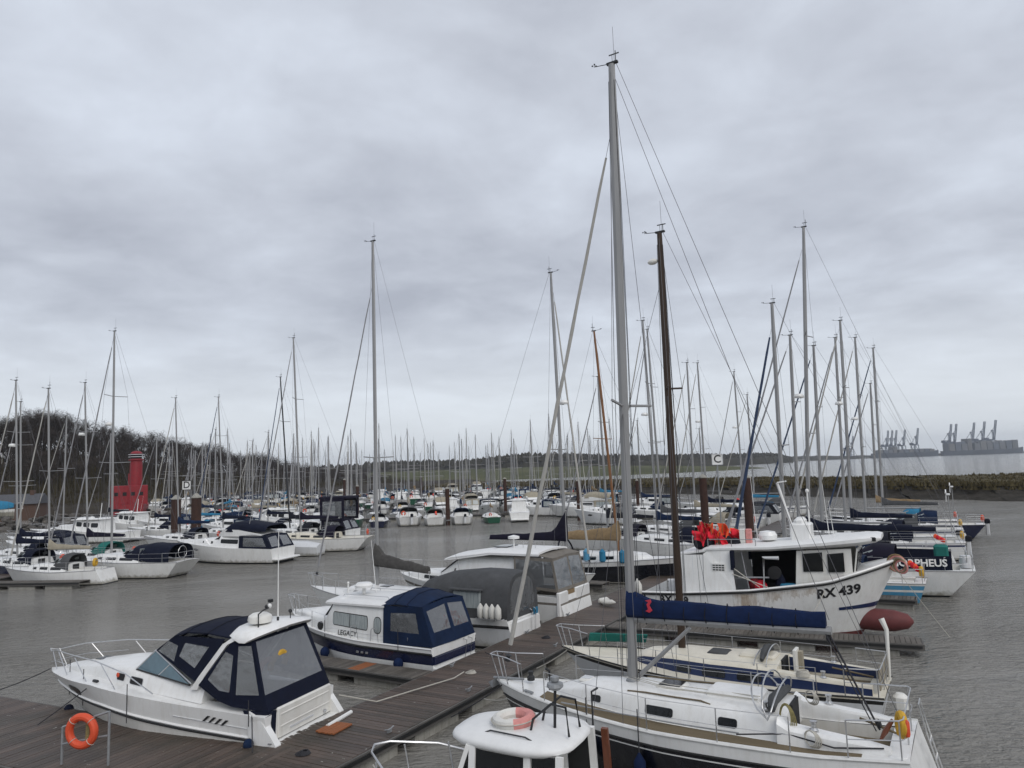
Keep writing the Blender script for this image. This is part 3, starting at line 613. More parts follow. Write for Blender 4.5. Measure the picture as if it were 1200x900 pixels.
# ------------------------------------------------------------------ yacht building kit.  local frame: x forward from the stern, y to port, z up from the water
class Hull:
    def __init__(s, L, B, sheer, stern=.72, full=.55, bow_rake=.9, tr_rake=.0, flare=.80, draft=.45, pmax=.42, bowpow=1.0, deadrise=.25):
        s.L = L; s.B = B; s.sh = sheer; s.stern = stern; s.full = full; s.br = bow_rake; s.tr = tr_rake; s.flare = flare; s.draft = draft; s.pm = pmax; s.bp = bowpow; s.dr = deadrise
    def b(s, t):
        """half breadth at the sheer, t = 0 stern .. 1 bow"""
        if t < s.pm:
            u = 1 - t / s.pm; return s.B / 2 * (1 - (1 - s.stern) * u ** 1.8)
        u = (t - s.pm) / (1 - s.pm); return s.B / 2 * max(1 - u ** (1.55 + s.full), 0) ** (s.bp * .92)
    def z(s, t): return interp(s.sh, t * s.L)
    def half(s, x, z):
        """half breadth of the skin at a height"""
        t = s.xt(x)
        for _ in range(10):
            p = s.pt(t, min(z / s.z(t), 1), 1); t = min(max(t + (x - p.x) / s.L, 0), 1)
        return s.pt(t, min(z / s.z(t), 1), 1).y
    def pt(s, t, fz, side):
        """fz is the fraction of the sheer height (0 = waterline, negative below)"""
        zs = s.z(t); b = s.b(t); zz = fz * zs
        fl = lerp(s.flare, s.flare * .72, max(t - .5, 0) * 2)
        if fz >= 0: y = b * lerp(fl, 1, min(fz, 1) ** .75)
        else:
            u = min(-zz / s.draft, 1); y = b * fl * (1 - u ** (1.6)) ; 
        fzc = max(fz, -.4)
        x = lerp(s.tr * (1 - fzc), s.L - s.br * (1 - fzc) * 1.0, t)
        return Vector((x, y * side, zz))
    def xt(s, x): return min(max(x / s.L, 0), 1)
    def build(s, name, bands, parent, n=18, closed_tr=True, trmat=None):
        """bands: [(top fraction or callable, material)...] downwards, the last one runs below the water"""
        mb = MB(); ts = [i / n for i in range(n + 1)]; ts = [t ** .9 if t < 1 else 1 for t in ts]
        g = lambda f, t: f(t) if callable(f) else f
        strips = []
        for k, (top, m) in enumerate(bands):
            bot = bands[k + 1][0] if k + 1 < len(bands) else None
            strips.append((top, bot, m))
        for side in (1, -1):
            for top, bot, m in strips:
                rows = []
                sub = 3 if bot is None else 2
                for t in ts:
                    a = g(top, t); z = s.z(t); lo = g(bot, t) if bot is not None else -s.draft / z
                    rows.append([s.pt(t, lerp(a, lo, q / sub), side) for q in range(sub + 1)])
                if side < 0: rows = [r[::-1] for r in rows]
                mb.loft(rows, m, closed=False, cap0=False, cap1=False)
        # transom
        for top, bot, m in strips:
            sub = 3 if bot is None else 2; z = s.z(0); a = g(top, 0); lo = g(bot, 0) if bot is not None else -s.draft / z
            rows = [[s.pt(0, lerp(a, lo, q / sub), y) for y in (1, -1)] for q in range(sub + 1)]
            mb.loft(rows, trmat or m, closed=False, cap0=False, cap1=False)
        return mb.build(name, parent, smooth=40)
    def deck(s, name, m, parent, inset=.02, drop=.02, camber=.05, hole=None, n=20, x0=0, x1=None):
        """hole=(xa, xb, half width): the cockpit well stays open"""
        x1 = x1 or s.L
        mb = MB(); xs = [lerp(x0, x1, i / n) for i in range(n + 1)]
        if hole: xs = sorted(set(xs + [hole[0], hole[1], hole[0] + 1e-3, hole[1] - 1e-3]))
        def row(x, fr):
            t = s.xt(x); zz = s.z(t) - drop; b = max((s.half(x, zz) if drop > .1 else s.b(t)) - inset, .005)
            return [Vector((x if t < 1 else x - .01, b * f, zz + camber * (1 - f * f))) for f in fr]
        if not hole:
            mb.loft([row(x, (-1, -.6, 0, .6, 1)) for x in xs], m, closed=False, cap0=False, cap1=False)
        else:
            for (a, b_) in ((x0, hole[0]), (hole[1], x1)):
                q = [x for x in xs if a - 1e-6 <= x <= b_ + 1e-6]
                if len(q) > 1: mb.loft([row(x, (-1, -.6, 0, .6, 1)) for x in q], m, closed=False, cap0=False, cap1=False)
            q = [x for x in xs if hole[0] <= x <= hole[1]]
            for sd in (1, -1):
                rows = []
                for x in q:
                    b = s.b(s.xt(x)) - inset; f = hole[2] / b; r = row(x, (f, (f + 1) / 2, 1)); rows.append([Vector((p.x, p.y * sd, p.z)) for p in (r if sd > 0 else r[::-1])])
                mb.loft(rows, m, closed=False, cap0=False, cap1=False)
        return mb.build(name, parent, smooth=40)
    def rail(s, name, m, parent, r=.025, fz=1.0, x0=0, x1=None, n=26, out=.0):
        mb = MB(); x1 = x1 or s.L
        for sd in (1, -1):
            pts = []
            for i in range(n + 1):
                t = s.xt(lerp(x0, x1, i / n)); f = fz(t) if callable(fz) else fz; p = s.pt(t, f, sd); p.y += sd * out; pts.append(p)
            mb.tube(pts, r, m, n=6)
        return mb.build(name, parent)

def well(hole, zfun, floor, m, parent, seat=None, seatm=None, name='cockpit'):
    """open cockpit: inward-facing walls, floor and two benches as one moulding"""
    xa, xb, w = hole; mb = MB()
    za, zb = zfun(xa), zfun(xb)
    v = [(xa, -w, za), (xb, -w, zb), (xb, w, zb), (xa, w, za), (xa, -w, floor), (xb, -w, floor), (xb, w, floor), (xa, w, floor)]
    mb.add(v, [(4, 5, 6, 7), (0, 1, 5, 4), (1, 2, 6, 5), (2, 3, 7, 6), (3, 0, 4, 7)], m)
    o = mb.build(name, parent, smooth=0)
    if seat:
        for sd in (1, -1):
            b = MB(); b.box(xa + .02, xb - .02, min(sd * (w - .01), sd * (w - seat[0])), max(sd * (w - .01), sd * (w - seat[0])), floor + .01, floor + seat[1], seatm or m, bev=.02)
            b.build('cockpit_seat', parent)
    return o

class Coach:
    """cabin trunk: table of (x, half width, height above deck); deck height from hull"""
    def __init__(s, H, tab, tuck=.90, crown=.06, zoff=-.02):
        s.H = H; s.tab = tab; s.tuck = tuck; s.crown = crown; s.zo = zoff
    def w(s, x): return interp([(a, b) for a, b, c in s.tab], x)
    def h(s, x): return interp([(a, c) for a, b, c in s.tab], x)
    def zd(s, x): return s.H.z(s.H.xt(x)) + s.zo
    def side(s, x, f, sd):
        w, h = s.w(x), s.h(x); return Vector((x, sd * lerp(w, w * s.tuck, f), s.zd(x) + .80 * h * f))
    def ring(s, x):
        w, h, z = s.w(x), s.h(x), s.zd(x); q = s.tuck
        half = [(w, 0), (lerp(w, w * q, .5), .40 * h), (w * q, .80 * h), (w * (q - .05), .93 * h), (w * (q - .16), h), (w * .4, h + s.crown * .75), (0, h + s.crown)]
        return [Vector((x, y, z + k)) for y, k in half] + [Vector((x, -y, z + k)) for y, k in half[-2::-1]]
    def build(s, name, m, parent, n=16, band=None):
        xs = sorted(set([a for a, b, c in s.tab] + [lerp(s.tab[0][0], s.tab[-1][0], i / n) for i in range(n + 1)]))
        mb = MB(); rows = [s.ring(x) for x in xs]
        if band is None: mb.loft(rows, m, closed=False)
        else:
            mb.loft([r[2:-2] for r in rows], m, closed=False, cap0=True, cap1=True)
            mb.loft([r[:3] for r in rows], band, closed=False, cap0=False, cap1=False); mb.loft([r[-3:] for r in rows], band, closed=False, cap0=False, cap1=False)
            for r in (rows[0],): mb.add([r[0], r[1], r[2], r[-3], r[-2], r[-1]], [(0, 1, 2, 3, 4, 5)], m)
            r = rows[-1]; mb.add([r[0], r[1], r[2], r[-3], r[-2], r[-1]], [(5, 4, 3, 2, 1, 0)], m)
        return mb.build(name, parent, smooth=38)
    def window(s, parent, x0, x1, f0, f1, sd, m=GLASS, r=.3, name='window', off=.012, frame=None):
        """rounded pane set proud of the cabin side"""
        pts = []
        hw, hf = (x1 - x0) / 2, (f1 - f0) / 2; cx, cf = (x0 + x1) / 2, (f0 + f1) / 2; rx = min(r * hf * s.h(cx) * .8 * 1.6, hw * .8)
        def outline(g):
            q = []
            for ux, uf in ((1, 1), (-1, 1), (-1, -1), (1, -1)):
                for k in range(4):
                    a = R(90 * ((0 if (ux, uf) == (1, 1) else 1 if (ux, uf) == (-1, 1) else 2 if (ux, uf) == (-1, -1) else 3)) + 30 * k)
                    q.append((cx + ux * (hw - rx) + (rx + g) * math.cos(a), cf + uf * hf * .45 + (hf * .55 + g * 1.5) * math.sin(a)))
            return q
        def pane(g, o0, o1, m, nm, par):
            mb = MB(); rings = []
            for o in (o0, o1): rings.append([s.side(x, f, sd) + Vector((0, sd * o, .0)) for x, f in outline(g)])
            if sd > 0: rings = [q[::-1] for q in rings]
            mb.loft(rings, m, cap0=False); return mb.build(nm, par, smooth=0)
        if frame: 
            fo = pane(.02, -.01, off * .6, frame, 'window_frame', parent)
        return pane(0, -.01, off, m, name, parent)

def mast_rig(root, H, mx, zdeck, ztop, m, r=.075, spread=(.5,), sw=.42, sail=SAIL, sailr=.05, frac=.97, rig='parts', wr=.007, bowx=None, gear=True, lean=0.0,
             backstay=True, chain=None, radar=None, bowz=None, sailb=None, vane=True):
    """mast with spreaders, masthead gear, wires and a rolled headsail; every piece a part"""
    top = Vector((mx + lean, 0, ztop)); foot = Vector((mx, 0, zdeck)); at = lambda f: foot.lerp(top, f)
    mb = MB(); mb.tube([foot, at(.5), at(.86), top], [r, r, r * .95, r * .72], m, n=8, sx=.72)
    mast = mb.build('mast', root)
    tips = []
    for f in spread:
        p = at(f); half = H.B * sw * (1.0 if f < .6 else .75); b = MB()
        b.tube([p + Vector((-.22, half, .04)), p + Vector((.03, 0, 0)), p + Vector((-.22, -half, .04))], r * .28, m, n=5)
        b.build('spreader', mast); tips.append((f, half))
    if gear:
        b = MB(); b.box(-.16, .12, -.04, .04, 0, .05, MBLACK, Matrix.Translation(top)); b.tube([top + Vector((.1, 0, .03)), top + Vector((.42, .02, .06))], .01, MBLACK, n=4)
        for k in range(3):
            a = R(120 * k); b.ell(top + Vector((.44 + .05 * math.cos(a), .02 + .05 * math.sin(a), .10)), .025, .025, .02, MBLACK, n=5, k=3)
        b.tube([top + Vector((.44, .02, .05)), top + Vector((.44, .02, .11))], .008, MBLACK, n=4)
        b.tube([top + Vector((-.12, .03, .02)), top + Vector((-.12, .03, .2 + .3 * random.random()))], .012, MBLACK, n=4)
        if vane: b.tube([top + Vector((-.02, 0, .02)), top + Vector((-.02, 0, .24))], .006, MBLACK, n=4); b.box(-.2, .06, -.003, .003, .22, .25, MBLACK, Matrix.Translation(top))
        b.tube([top + Vector((-.06, -.03, 0)), top + Vector((-.06, -.03, .95))], .005, WIRE, n=4)
        b.build('masthead_gear', mast)
    if radar:
        p = at(radar); b = MB(); b.bar(p, p + Vector((.34, 0, -.02)), .1, .04, WHITE); b.lathe([(.02, -.02), (.24, 0), (.26, .08), (.2, .19), (.02, .22)], p + Vector((.38, 0, 0)), WHITE, 12); b.build('radar_dome', mast)
    bowx = bowx or H.L - .25; bz = bowz or H.z(1) + .1
    bow = Vector((bowx, 0, bz)); fs = at(frac) + Vector((r, 0, 0)); chain = chain or H.b(H.xt(mx)) - .08
    ws = []
    ws.append(('forestay', [fs, bow]))
    if backstay: ws.append(('backstay', [top + Vector((-r, 0, 0)), Vector((.12, 0, H.z(0) + .1))]))
    cz = H.z(H.xt(mx))
    for sd in (1, -1):
        path = [at(.985) + Vector((0, sd * r * .5, 0))]
        for f, half in sorted(tips, reverse=True): path.append(at(f) + Vector((-.22, sd * half, .04)))
        path.append(Vector((mx - .25, sd * chain, cz))); ws.append(('shroud', path))
        f0 = (tips[0][0] if tips else .5) * .985
        ws.append(('shroud', [at(f0) + Vector((0, sd * r * .5, 0)), Vector((mx - .6, sd * chain, cz))]))
        if rig == 'parts': ws.append(('shroud', [at(f0) + Vector((0, sd * r * .5, 0)), Vector((mx + .45, sd * (H.b(H.xt(mx + .45)) - .08), H.z(H.xt(mx + .45)))) ]))
    if rig == 'parts':
        for nm, p in ws:
            b = MB(); b.tube(p, wr, WIRE, n=4); b.build(nm, root, smooth=0)
        b = MB()
        for dx, dy in ((-.12, .05), (-.10, -.06), (.13, .03)):
            b.tube([at(.97) + Vector((dx * .6, dy, 0)), at(.5) + Vector((dx * 1.4, dy, 0)), foot + Vector((dx * 1.6, dy * 2, .1))], .007, ROPED, n=4)
        b.build('halyards', mast, smooth=0)
    else:
        b = MB()
        for nm, p in ws: b.tube(p, wr, WIRE, n=3)
        b.build('rigging', root, smooth=0)
    if sail:
        b = MB(); d = fs - bow; n = 14; pts = [bow + d * lerp(.06, .965, i / n) + Vector((0, .012 * math.sin(i * 2.1), .006 * math.cos(i * 1.7))) for i in range(n + 1)]
        rr = [sailr * (.55 if i == n else lerp(1.25, .75, i / n)) * (1 + .1 * math.sin(i * 2.9)) for i in range(n + 1)]
        b.tube(pts, rr, sail, n=7); b.lathe([(.01, 0), (.09, .01), (.09, .03), (.05, .05), (.05, .12), (.09, .14), (.01, .16)], bow + d * .03, MBLACK, 8, axis=d)
        b.build('furled_headsail', root)
    return mast, at

def boom_cover(root, mx, z, blen, rb, m, cover, hgt=.42, wid=.17, collar=.5, droop=.0, boomm=None, collar_h=.55, endz=None, lift=-.6, taper=.5):
    """boom with a stowed mainsail under its cover; x runs aft from the mast"""
    zz = lambda u: z + (endz - z if endz is not None else .0) * u
    b = MB(); b.tube([(mx - .1, 0, z), (mx - blen, 0, zz(1))], rb, boomm or m, n=8); boom = b.build('boom', root)
    if cover:
        b = MB(); rows = []; n = 16
        for i in range(n + 1):
            u = i / n; x = mx + .03 - u * (blen - .06); h = lerp(hgt, hgt * taper, u ** .8) + collar * max(0, 1 - u / .22) ** 1.5 * collar_h
            w = lerp(wid, wid * .62, u) * (1 + .07 * math.sin(9 * u + 1)); zb = zz(u) + rb * lift
            hh = h * (1 + .05 * math.sin(17 * u + 2.1) + .03 * math.sin(31 * u))
            prof = [(-.55, -.02), (-.95, .10), (-1, .30), (-.82, .62), (-.45, .90), (0, 1), (.45, .92), (.82, .64), (1, .30), (.95, .10), (.55, -.02)]
            rows.append([(x, w * a * (1 if q > .5 else 1), zb + hh * q + (.0 if i else 0)) for a, q in prof])
        b.loft(rows, cover); b.build('sail_cover', root)
    return boom

def hood(root, x0, x1, w, zb0, zb1, h0, h1, m, name='sprayhood', win=True, winm=None, x2=None, h2=None):
    """folding canvas hood: bows from the low front edge up to the open arch at the back, walls of real thickness"""
    def arch(x, w, zb, h, k=13):
        return [Vector((x, w * (abs(math.cos(a)) ** .55) * (1 if math.cos(a) > 0 else -1), zb + h * math.sin(a) ** .75)) for a in [math.pi * i / (k - 1) for i in range(k)]]
    st = [(x0, w * .8, zb0, h0 * .12), (lerp(x0, x1, .30), w * .93, lerp(zb0, zb1, .3), lerp(h0, h1, .5) * .80), (lerp(x0, x1, .55), w, lerp(zb0, zb1, .55), lerp(h0, h1, .9) * .98), (x1, w, zb1, h1)]
    if x2 is not None: st.append((x2, w, zb1, h2 or h1))
    out = [arch(*q) for q in st]; inn = [arch(x - (.0 if i else -.0), ww - .025, zb, max(h - .025, .01)) for i, (x, ww, zb, h) in enumerate(st)]
    mb = MB(); k = len(out[0]); mb.loft(out, m, closed=False, cap0=False, cap1=False); mb.loft([q[::-1] for q in inn], m, closed=False, cap0=False, cap1=False)
    mb.loft([out[-1], inn[-1]], m, closed=False, cap0=False, cap1=False); mb.loft([inn[0], out[0]], m, closed=False, cap0=False, cap1=False)
    o = mb.build(name, root, smooth=50)
    if win:
        def wp(i0, i1, k0, k1, a0, a1, b0, b1):
            q = []
            for (si, ki) in ((a0, b0), (a1, b0), (a1, b1), (a0, b1)):
                p0 = out[i0][k0].lerp(out[i0][k1], ki); p1 = out[i1][k0].lerp(out[i1][k1], ki); q.append(p0.lerp(p1, si))
            nrm = (q[1] - q[0]).cross(q[3] - q[0]).normalized(); c = (q[0] + q[2]) / 2
            if nrm.dot(c - Vector((lerp(x0, x1, .6), 0, zb1))) < 0: nrm = -nrm
            b = MB(); b.loft([[p - nrm * .008 for p in q], [p + nrm * .014 for p in q]], winm or CURT); b.build('hood_window', o, smooth=0)
        wp(0, 1, 5, 7, .25, .92, -.6, 1.6)
        for k0, k1 in ((1, 3), (11, 9)): wp(1, 2, k0, k1, .1, .95, .15, .95)
    return o

def rails(root, H, xs, inset=.06, h=.6, r=.012, wires=True, parts=True, x_end=None):
    """stanchions along both sheers and their lifelines"""
    for sd in (1, -1):
        tops = []
        tb = MB()
        for x in xs:
            t = H.xt(x); p = Vector((x, sd * (H.b(t) - inset), H.z(t))); q = p + Vector((0, 0, h)); tops.append((p, q))
            b = MB() if parts else tb; b.tube([p, q], r, STEEL, n=5)
            if parts: b.build('stanchion', root)
        if wires and len(tops) > 1:
            for f in (1, .5):
                b = MB() if parts else tb; b.tube([p.lerp(q, f) for p, q in tops], r * .45, STEEL, n=4)
                if parts: b.build('lifeline', root, smooth=0)
        if not parts: tb.build('guardrail', root)
def pulpit(root, H, xa, name='pulpit', h=.62, r=.014, inset=.05, nose=.12):
    b = MB(); t = H.xt(xa); bl = H.b(t) - inset; z = H.z(t); zb = H.z(1)
    L = H.L
    topp = [(xa, bl, z), (xa + .05, bl, z + h), (lerp(xa, L, .6), H.b(H.xt(lerp(xa, L, .6))) - .02, lerp(z, zb, .6) + h), (L + nose - .03, .14, zb + h), (L + nose, 0, zb + h), (L + nose - .03, -.14, zb + h), (lerp(xa, L, .6), -H.b(H.xt(lerp(xa, L, .6))) + .02, lerp(z, zb, .6) + h), (xa + .05, -bl, z + h), (xa, -bl, z)]
    b.tube(topp, r, STEEL, n=6)
    for sd in (1, -1):
        xm = lerp(xa, L, .55); b.tube([(xm, sd * (H.b(H.xt(xm)) - .03), H.z(H.xt(xm))), (xm + .12, sd * (H.b(H.xt(xm)) - .0), H.z(H.xt(xm)) + h)], r, STEEL, n=5)
        b.tube([(L - .12, sd * .09, zb), (L + nose - .05, sd * .13, zb + h)], r, STEEL, n=5)
    return b.build(name, root)
def pushpit(root, H, xa, h=.62, r=.014, inset=.06, name='pushpit', mid=True):
    b = MB(); bl = H.b(H.xt(xa)) - inset; b0 = H.b(0) - inset; z = H.z(H.xt(xa)); z0 = H.z(0)
    for f in ((1, .5) if mid else (1,)):
        b.tube([(xa, bl, z + h * f - (.0)), (.12, b0, z0 + h * f), (.06, b0 - .12, z0 + h * f), (.06, -b0 + .12, z0 + h * f), (.12, -b0, z0 + h * f), (xa, -bl, z + h * f)], r if f == 1 else r * .7, STEEL, n=6)
    for sd in (1, -1):
        for x, y, zz in ((xa, bl, z), (.12, b0, z0), (.06, b0 * .35, z0)): b.tube([(x, sd * y, zz), (x, sd * y, zz + h)], r, STEEL, n=5)
    return b.build(name, root)
def winch(root, x, y, z, s=1.0):
    b = MB(); b.lathe([(.075 * s, 0), (.075 * s, .03 * s), (.045 * s, .06 * s), (.04 * s, .12 * s), (.06 * s, .15 * s), (.06 * s, .17 * s), (.01, .18 * s)], (x, y, z), STEEL, 10); return b.build('winch', root)

def fender(pos, m, label, group, length=.55, r=.11, rope=.6, name='fender', ball=False, rot=0, lay=None):
    t = empty(name, label, 'fender', pos, rot, group); b = MB()
    if lay is not None: t.rotation_euler = (0, R(90), R(lay))
    if ball: b.ell((0, 0, -.1), r * 1.5, r * 1.5, r * 1.7, m, 12, 8)
    else: b.lathe([(.02, -length / 2), (r * .6, -length / 2 + .02), (r, -length / 2 + .1), (r, length / 2 - .1), (r * .55, length / 2 - .01), (.03, length / 2 + .05), (.02, length / 2 + .07)], (0, 0, 0), m, 12)
    b.build('bladder', t); b = MB(); b.tube([(0, 0, length / 2 + .02), (0, 0, length / 2 + rope)], .012, ROPED, n=4); b.build('lanyard', t); return t
def rope(name, pts, label, m=ROPED, r=.014, sag=0.0, group=None, cat='rope'):
    b = MB(); P = [Vector(p) for p in pts]
    if len(P) == 2: P = [P[0].lerp(P[1], i / 10) - Vector((0, 0, sag * 4 * (i / 10) * (1 - i / 10))) for i in range(11)]
    b.tube(P, r, m, n=5); return tag(b.build(name), label, cat, group)

def W(root_loc, rot, p):
    a = R(rot); k = root_loc[2] if len(root_loc) > 2 else 1.0; p = (p[0] * k, p[1] * k, p[2] * k)
    return Vector((root_loc[0] + p[0] * math.cos(a) - p[1] * math.sin(a), root_loc[1] + p[0] * math.sin(a) + p[1] * math.cos(a), p[2]))

def yacht(name, label, loc, rot, L=9.5, B=3.1, fb=(1.05, 1.0, 1.4), hull=WHITE, bands=None, mastx=None, ztop=13, mastm=ALU, mr=.075, spread=(.52,), sail=SAIL, sailr=.045,
          cover=NAVYC, boomz=2.6, blen=3.6, hoodm=NAVYC, group=None, lod=1, winm=GLASS, deckm=ROOFW, radar=None, tent=None, trrake=.35, coachm=None, extra=None, wr=.008, cat='yacht', stripe=None, rudder=False, boomm=None, lean=0.0, frac=.96, hoodwin=True, band=None, gear=True, teak=None, ckm=None, chgt=.42, cwid=.17, collar=.5, bdroop=0):
    """generic sailing yacht used for the middle distance and beyond"""
    t = empty(name, label, cat, (loc[0], loc[1], 0), rot, group)
    H = Hull(L, B, [(0, fb[0]), (L * .4, fb[1]), (L, fb[2])], stern=.70, full=.5, bow_rake=L * .11, tr_rake=trrake, flare=.82)
    bd = bands or ([(1.0, hull), (.90, stripe or hull), (.80, hull), (.08, ANTID)])
    H.build('hull', bd, t, n=12 if lod > 1 else 18)
    mastx = mastx or L * .56
    hole = (L * .05, L * .31, B * .27)
    H.deck('deck', deckm, t, hole=hole, n=10 if lod > 1 else 18)
    well(hole, lambda x: H.z(H.xt(x)) + .01, .62, ckm or WHITE2, t, seat=(.38, .4) if lod < 2 else None, seatm=teak or WHITE2)
    C = Coach(H, [(L * .29, B * .36, .46), (L * .33, B * .37, .48), (L * .58, B * .32, .42), (L * .70, B * .22, .28), (L * .755, B * .13, .02)], tuck=.86)
    C.build('coachroof', coachm or WHITE, t, n=8 if lod > 1 else 14, band=band)
    for sd in (1, -1):
        for a, b_ in ((.34, .45), (.48, .56), (.60, .645)): C.window(t, L * a, L * b_, .35, .85, sd, winm)
    if lod < 2:
        H.rail('toe_rail', ALU, t, r=.02); pulpit(t, H, L * .86); pushpit(t, H, L * .10)
        rails(t, H, [L * q for q in (.1, .26, .42, .58, .74, .86)], parts=False)
        b = MB(); b.box(L * .46, L * .46 + .5, -.26, .26, C.zd(L * .46) + .46, C.zd(L * .46) + .53, GLASS, bev=.03); b.build('hatch', t)
        b = MB(); b.box(L * .29 - .03, L * .29 + .01, -.28, .28, .75, C.zd(L * .29) + .4, DARK); b.build('companionway', t)
    else:
        b = MB()
        for sd in (1, -1):
            b.tube([(x, sd * (H.b(H.xt(x)) - .06), H.z(H.xt(x)) + .6) for x in (.1, L * .3, L * .6, L * .88)], .012, STEEL, n=3)
            for x in (.1, L * .2, L * .5, L * .75): b.tube([(x, sd * (H.b(H.xt(x)) - .06), H.z(H.xt(x))), (x, sd * (H.b(H.xt(x)) - .06), H.z(H.xt(x)) + .6)], .014, STEEL, n=3)
        b.tube([(L * .88, H.b(.88) - .06, H.z(.88) + .6), (L + .1, 0, fb[2] + .6), (L * .88, -H.b(.88) + .06, H.z(.88) + .6)], .016, STEEL, n=4)
        b.tube([(.1, H.b(0) - .06, fb[0] + .6), (.05, -H.b(0) + .06, fb[0] + .6)], .016, STEEL, n=4)
        b.build('guardrail', t)
    zc = C.zd(mastx) + C.h(mastx)
    mast_rig(t, H, mastx, zc, ztop, mastm, r=mr, spread=spread, sail=sail, sailr=sailr, rig='parts' if lod < 1 else 'one', wr=wr, radar=radar, lean=lean, frac=frac, gear=gear)
    if cover is not False: boom_cover(t, mastx, boomz, blen, .06, mastm, cover, boomm=boomm, hgt=chgt, wid=cwid, collar=collar, endz=boomz - bdroop)
    zh = C.zd(L * .3) + .3
    if hoodm: hood(t, L * .44, L * .27, B * .35, zh + .1, zh - .22, .4, .98, hoodm, win=lod < 2 and hoodwin)
    if tent:
        hood(t, L * .30, L * .22, B * .37, zh - .05, zh - .25, .9, 1.15, tent, name='cockpit_tent', x2=L * .06, h2=1.1, win=lod < 2)
    if extra: extra(t, H, C)
    return t, H, C
# ------------------------------------------------------------------ helpers for canvas, panes and lettering on hulls
def panel(parent, outer, inner, m, name='canvas_panel', pane=None, pane_name='window', thick=.012):
    """canvas with a sewn-in pane: outer and inner are outlines of the same length"""
    n = len(outer); O = [Vector(p) for p in outer]; I = [Vector(p) for p in inner]
    nr = (O[1] - O[0]).cross(O[-1] - O[0]).normalized() * thick / 2
    mb = MB()
    for a, b in zip(range(n), list(range(1, n)) + [0]):
        q = [O[a], O[b], I[b], I[a]]; mb.loft([[p - nr for p in q], [p + nr for p in q]], m)
    o = mb.build(name, parent, smooth=0)
    if pane:
        b = MB(); c = sum(I, Vector()) / n; J = [c + (p - c) * 1.02 for p in I]
        b.loft([[p - nr * .35 for p in J], [p + nr * .35 for p in J]], pane); b.build(pane_name, o, smooth=0)
    return o
def slabpoly(parent, pts, m, name, thick=.02):
    P = [Vector(p) for p in pts]; nr = (P[1] - P[0]).cross(P[-1] - P[0]).normalized() * thick / 2
    b = MB(); b.loft([[p - nr for p in P], [p + nr for p in P]], m); return b.build(name, parent, smooth=0)
def inset(pts, k, shift=(0, 0, 0)):
    P = [Vector(p) for p in pts]; c = sum(P, Vector()) / len(P); return [c + (p - c) * k + Vector(shift) for p in P]
def hull_point(H, x, z, side, out=.0):
    t = H.xt(x)
    for _ in range(12):
        fz = z / H.z(t); p = H.pt(t, fz, side); t = min(max(t + (x - p.x) / H.L, 0), 1)
    p = H.pt(t, z / H.z(t), side); return p + Vector((0, side * out, 0))
def hull_text(parent, H, name, txt, size, xc, zc, side, m, bold=0.0, slope=0.0, shear=0.0):
    def bend(v):
        x = xc - side * v.x; return hull_point(H, x, zc + v.y + slope * (x - xc), side, .006 + v.z)
    return text(name, txt, size, m, parent, (0, 0, 0), (1, 0, 0), (0, 0, 1), bold=bold, shear=shear, bend=bend)
def hull_strip(parent, H, x0, x1, zf0, zf1, side, m, name, n=14, out=.008, taper=False):
    rows = []
    for i in range(n + 1):
        x = lerp(x0, x1, i / n); a, b = zf0(x), zf1(x)
        p = hull_point(H, x, a, side, -.01), hull_point(H, x, b, side, -.01); q = hull_point(H, x, b, side, out), hull_point(H, x, a, side, out)
        rows.append([*p, *q] if side > 0 else [p[1], p[0], q[1], q[0]])
    mb = MB(); mb.loft(rows, m); return mb.build(name, parent, smooth=0)
def oval(parent, H, xc, zc, rx, rz, side, m, name='porthole', n=14, out=.012, sq=1.0, slope=0.0):
    a, b = [], []
    for k in range(n):
        t = 2 * math.pi * k / n; cx = math.copysign(abs(math.cos(t)) ** sq, math.cos(t)); cz = math.copysign(abs(math.sin(t)) ** sq, math.sin(t))
        x = xc + rx * cx; z = zc + rz * cz + slope * rx * cx
        a.append(hull_point(H, x, z, side, -.01)); b.append(hull_point(H, x, z, side, out))
    mb = MB(); mb.loft([a, b] if side < 0 else [a[::-1], b[::-1]], m); return mb.build(name, parent, smooth=0)

